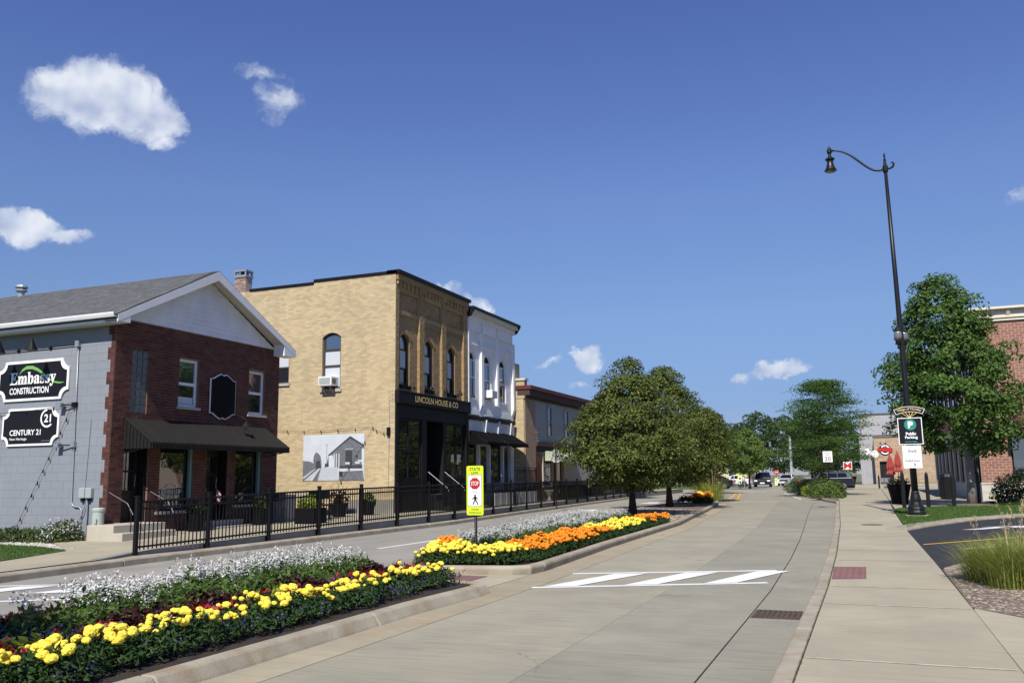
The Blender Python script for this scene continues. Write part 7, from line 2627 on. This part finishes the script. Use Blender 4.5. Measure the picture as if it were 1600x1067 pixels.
BLO = {'white': [petals(150, .18, .33, .47, .024, 'petal_white', spikes=15) for _ in range(5)],
       'lobelia': [petals(60, .14, .12, .21, .022, 'petal_purple', spikes=14) for _ in range(3)],
       'red': [petals(36, .14, .2, .27, .06, 'petal_red', spikes=9) for _ in range(3)]}


def joined_heads(m, n, rx, h):
    V, Q = [], []
    k = 0
    for j in range(n):
        v, q, _ = random.choice(HEADS_LOW[m])
        a, r = random.uniform(0, 6.283), math.sqrt(random.uniform(0, 1)) * rx
        s = random.uniform(.6, .95)
        V.append(v * s + np.array((r * math.cos(a), r * math.sin(a), h * (1 - .25 * (r / rx) ** 2) + random.uniform(-.03, .03))))
        Q.append(q + k)
        k += len(v)
    return np_mesh('flower_heads', np.concatenate(V), np.concatenate(Q), m)


JOIN = {m: [joined_heads(m, 15, .17, .30) for _ in range(5)] for m in HEADS}


def plant(name, kind, lab, x, y, grp, z=.10, s=1., blooms=None, cat='flower'):
    o = bpy.data.objects.new(name, random.choice(FOL[kind]))
    COL.objects.link(o)
    o.location = (x, y, z)
    o.rotation_euler = (0, 0, random.uniform(0, 6.283))
    o.scale = (s, s, s * random.uniform(.88, 1.12))
    if 'near bed' in lab:
        lab += ' nearest the camera' if y < 5.8 else ' halfway along' if y < 8.4 else ' towards the crosswalk gap'
    elif 'second bed' in lab:
        lab += ' at its near end' if y < 17 else ' in its middle' if y < 22 else ' at its far end'
    tag(o, lab, cat, grp)
    if blooms is not None:
        c = bpy.data.objects.new('blooms', random.choice(blooms))
        COL.objects.link(c)
        c.parent = o
        c['kind'] = 'stuff'
    return o


def jit(a):
    return a + random.uniform(-.05, .05)


# near bed: marigolds along the kerb, every head a part
y = 3.4
while y < 10.75:
    for r_, x in enumerate((-5.40, -5.63)):
        if random.random() < .08:
            continue
        o = plant('yellow_marigold', 'marigold', 'yellow marigold plant in the near bed along the kerb', jit(x), jit(y + .13 * r_), 'yellow marigolds of the near bed', s=random.uniform(.85, 1.1))
        for k in range(random.choice((4, 5, 6, 7, 8))):
            a, r = random.uniform(0, 6.283), math.sqrt(random.uniform(0, 1)) * .16
            c = bpy.data.objects.new('flower_head', random.choice(HEADS['marigold_yellow'])[2])
            COL.objects.link(c)
            c.parent = o
            c.location = (r * math.cos(a), r * math.sin(a), .295 - .35 * r + random.uniform(-.03, .035))
            c.rotation_euler = (random.uniform(-.35, .35), random.uniform(-.35, .35), random.uniform(0, 6.28))
            sc = random.uniform(.45, .95)
            c.scale = (sc, sc, sc)
    if random.random() < .75:
        plant('purple_lobelia', 'lobelia', 'low purple lobelia among the yellow marigolds', jit(-5.34), jit(y + .12), 'purple lobelia of the near bed', blooms=BLO['lobelia'])
    if random.random() < .6:
        plant('purple_lobelia', 'lobelia', 'low purple lobelia among the yellow marigolds', jit(-5.74), jit(y + .12), 'purple lobelia of the near bed', blooms=BLO['lobelia'], s=1.1)
    y += .27
pat = 'rrrccrlgrrcccrrcclrrccg'
y = 3.3
i = 0
while y < 10.9:
    ch_ = pat[i % len(pat)]
    i += 1
    for x in (-5.88, -6.10, -6.33):
        if x < -6.3 and (ch_ in 'rg' or y < 6.2):
            continue
        if ch_ == 'r':
            plant('red_begonia', 'red', 'red begonia in the near bed behind the marigolds', jit(x), jit(y), 'red begonias of the near bed', blooms=BLO['red'])
        elif ch_ == 'c':
            plant('dark_coleus', 'coleus', 'dark maroon coleus in the near bed', jit(x - .08), jit(y), 'dark coleus of the near bed', s=1.1)
        elif ch_ == 'l':
            plant('lime_coleus', 'lime', 'lime green leafy plant in the near bed', jit(x - .06), jit(y), 'lime green plants of the near bed', s=1.05)
        else:
            plant('purple_lobelia', 'lobelia', 'low purple lobelia among the yellow marigolds', jit(x), jit(y), 'purple lobelia of the near bed', blooms=BLO['lobelia'], s=1.3)
    y += .27
y = 3.9
while y < 11.0:
    for k, x in enumerate((-6.42, -6.63, -6.86, -7.10, -7.32)):
        if y < 6.3 and (k > 2 or y < 5.6):
            continue
        bl = BLO['white'] if (k > 2 or random.random() < (.0, .2, .65)[k]) else None
        plant('white_angelonia', 'white', 'tall white-flowered plant in the near bed', jit(x), jit(y + .12 * (k % 2)), 'white flowers of the near bed', s=random.uniform(.92, 1.12) * (.75, .92, 1., 1., 1.)[k], blooms=bl)
    y += .30
y = 3.3
while y < 6.4:
    for x in (-6.34, -6.58, -6.84, -7.10, -7.32):
        if y > 5.5 and x > -6.9:
            continue
        if x > -6.9:
            plant('purple_lobelia', 'lobelia', 'low purple lobelia among the yellow marigolds', jit(x), jit(y), 'purple lobelia of the near bed', blooms=BLO['lobelia'] if random.random() < .6 else None, s=1.35)
        else:
            plant('dark_coleus', 'coleus', 'dark maroon coleus in the near bed', jit(x), jit(y), 'dark coleus of the near bed', s=1.15)
    y += .27

# second bed
def mr(y):
    return lerp(MED_R, y) - .30


def ml(y):
    return lerp(MED_L, y) + .28


n_o = 0
y = 13.95
while y < 26.8:
    colr = 'marigold_yellow' if (y < 13.95 or 19.6 < y < 23.6) else 'marigold_orange'
    nm = 'yellow_marigold' if colr == 'marigold_yellow' else 'orange_marigold'
    word = nm.split('_')[0]
    rows_ = 3 if y > 13.9 else 6
    for k in range(rows_):
        x = mr(y) - .27 * k
        if x < ml(y):
            continue
        lab = f'{word} marigold plant in the second bed beyond the crosswalk gap'
        grp = f'{word} marigolds of the second bed'
        plant(nm, 'marigold', lab, jit(x), jit(y), grp, s=random.uniform(.82, 1.02), blooms=JOIN[colr])
    y += .27 if y < 20 else .32
for j in range(3):
    xx = -6.86
    while xx < -5.35:
        plant('yellow_marigold', 'marigold', 'yellow marigold plant in the second bed beyond the crosswalk gap', jit(xx), jit(12.98 + (xx + 6.86) * .22 + j * .25), 'yellow marigolds of the second bed', s=random.uniform(.95, 1.1), blooms=JOIN['marigold_yellow'])
        xx += .26
for k in range(9):
    plant('orange_marigold', 'marigold', 'orange marigold plant in the second bed beyond the crosswalk gap', -7.0 - .09 * k + random.uniform(-.1, .1), 14.1 + .2 * k, 'orange marigolds of the second bed', blooms=JOIN['marigold_orange'])
y = 13.95
i = 0
while y < 27:
    x = mr(y) - .27 * 3 - .05
    ch_ = 'rggccgggrglggccrgg'[i % 18]
    i += 1
    lab, grp = 'dark or green leafy plant between the marigolds and white flowers of the second bed', 'leafy plants of the second bed'
    if ch_ == 'r':
        plant('red_begonia', 'red', 'red begonia behind the orange marigolds of the second bed', jit(x), jit(y), 'red begonias of the second bed', blooms=BLO['red'])
    elif ch_ == 'c':
        plant('dark_coleus', 'coleus', 'dark maroon coleus behind the orange marigolds of the second bed', jit(x), jit(y), 'dark coleus of the second bed', s=1.1)
    elif ch_ == 'l':
        plant('lime_coleus', 'lime', 'lime green leafy plant behind the orange marigolds of the second bed', jit(x), jit(y), 'lime green plants of the second bed', s=1.05)
    k = 0
    xx = x - (.27 if ch_ in 'rcl' else 0)
    first_ = True
    while xx > ml(y) - .02:
        if y < 15.3 and xx < -6.3:
            plant('dark_coleus', 'coleus', 'dark maroon coleus behind the orange marigolds of the second bed', jit(xx), jit(y), 'dark coleus of the second bed', s=.9)
        elif not (abs(xx + 6.6) < .12 and abs(y - 14.5) < .12):
            plant('white_angelonia', 'white', 'white-flowered plant in the second bed', jit(xx), jit(y), 'white flowers of the second bed', s=random.uniform(.72, .92), blooms=None if (first_ and random.random() < .8) else BLO['white'])
        first_ = False
        xx -= .32
    y += .36 if y < 20 else .42
# far bed at the nose of the median
for k in range(26):
    y = 44.2 + .26 * k
    nm, colr = (('orange_marigold', 'marigold_orange') if k < 9 else ('yellow_marigold', 'marigold_yellow'))
    for j in range(2):
        w_ = nm.split('_')[0]
        plant(nm, 'marigold', f'{w_} marigold plant in the far bed by the grass mound', lerp(MED_R, y) - .45 - .5 * j, jit(y), f'{w_} marigolds of the far bed', s=1.5, blooms=JOIN[colr])
for k in range(10):
    plant('dark_coleus', 'coleus', 'dark maroon coleus in the far bed by the grass mound', -8.6 + random.uniform(-.3, .3), 45 + .5 * k, 'dark coleus of the far bed', s=1.6)
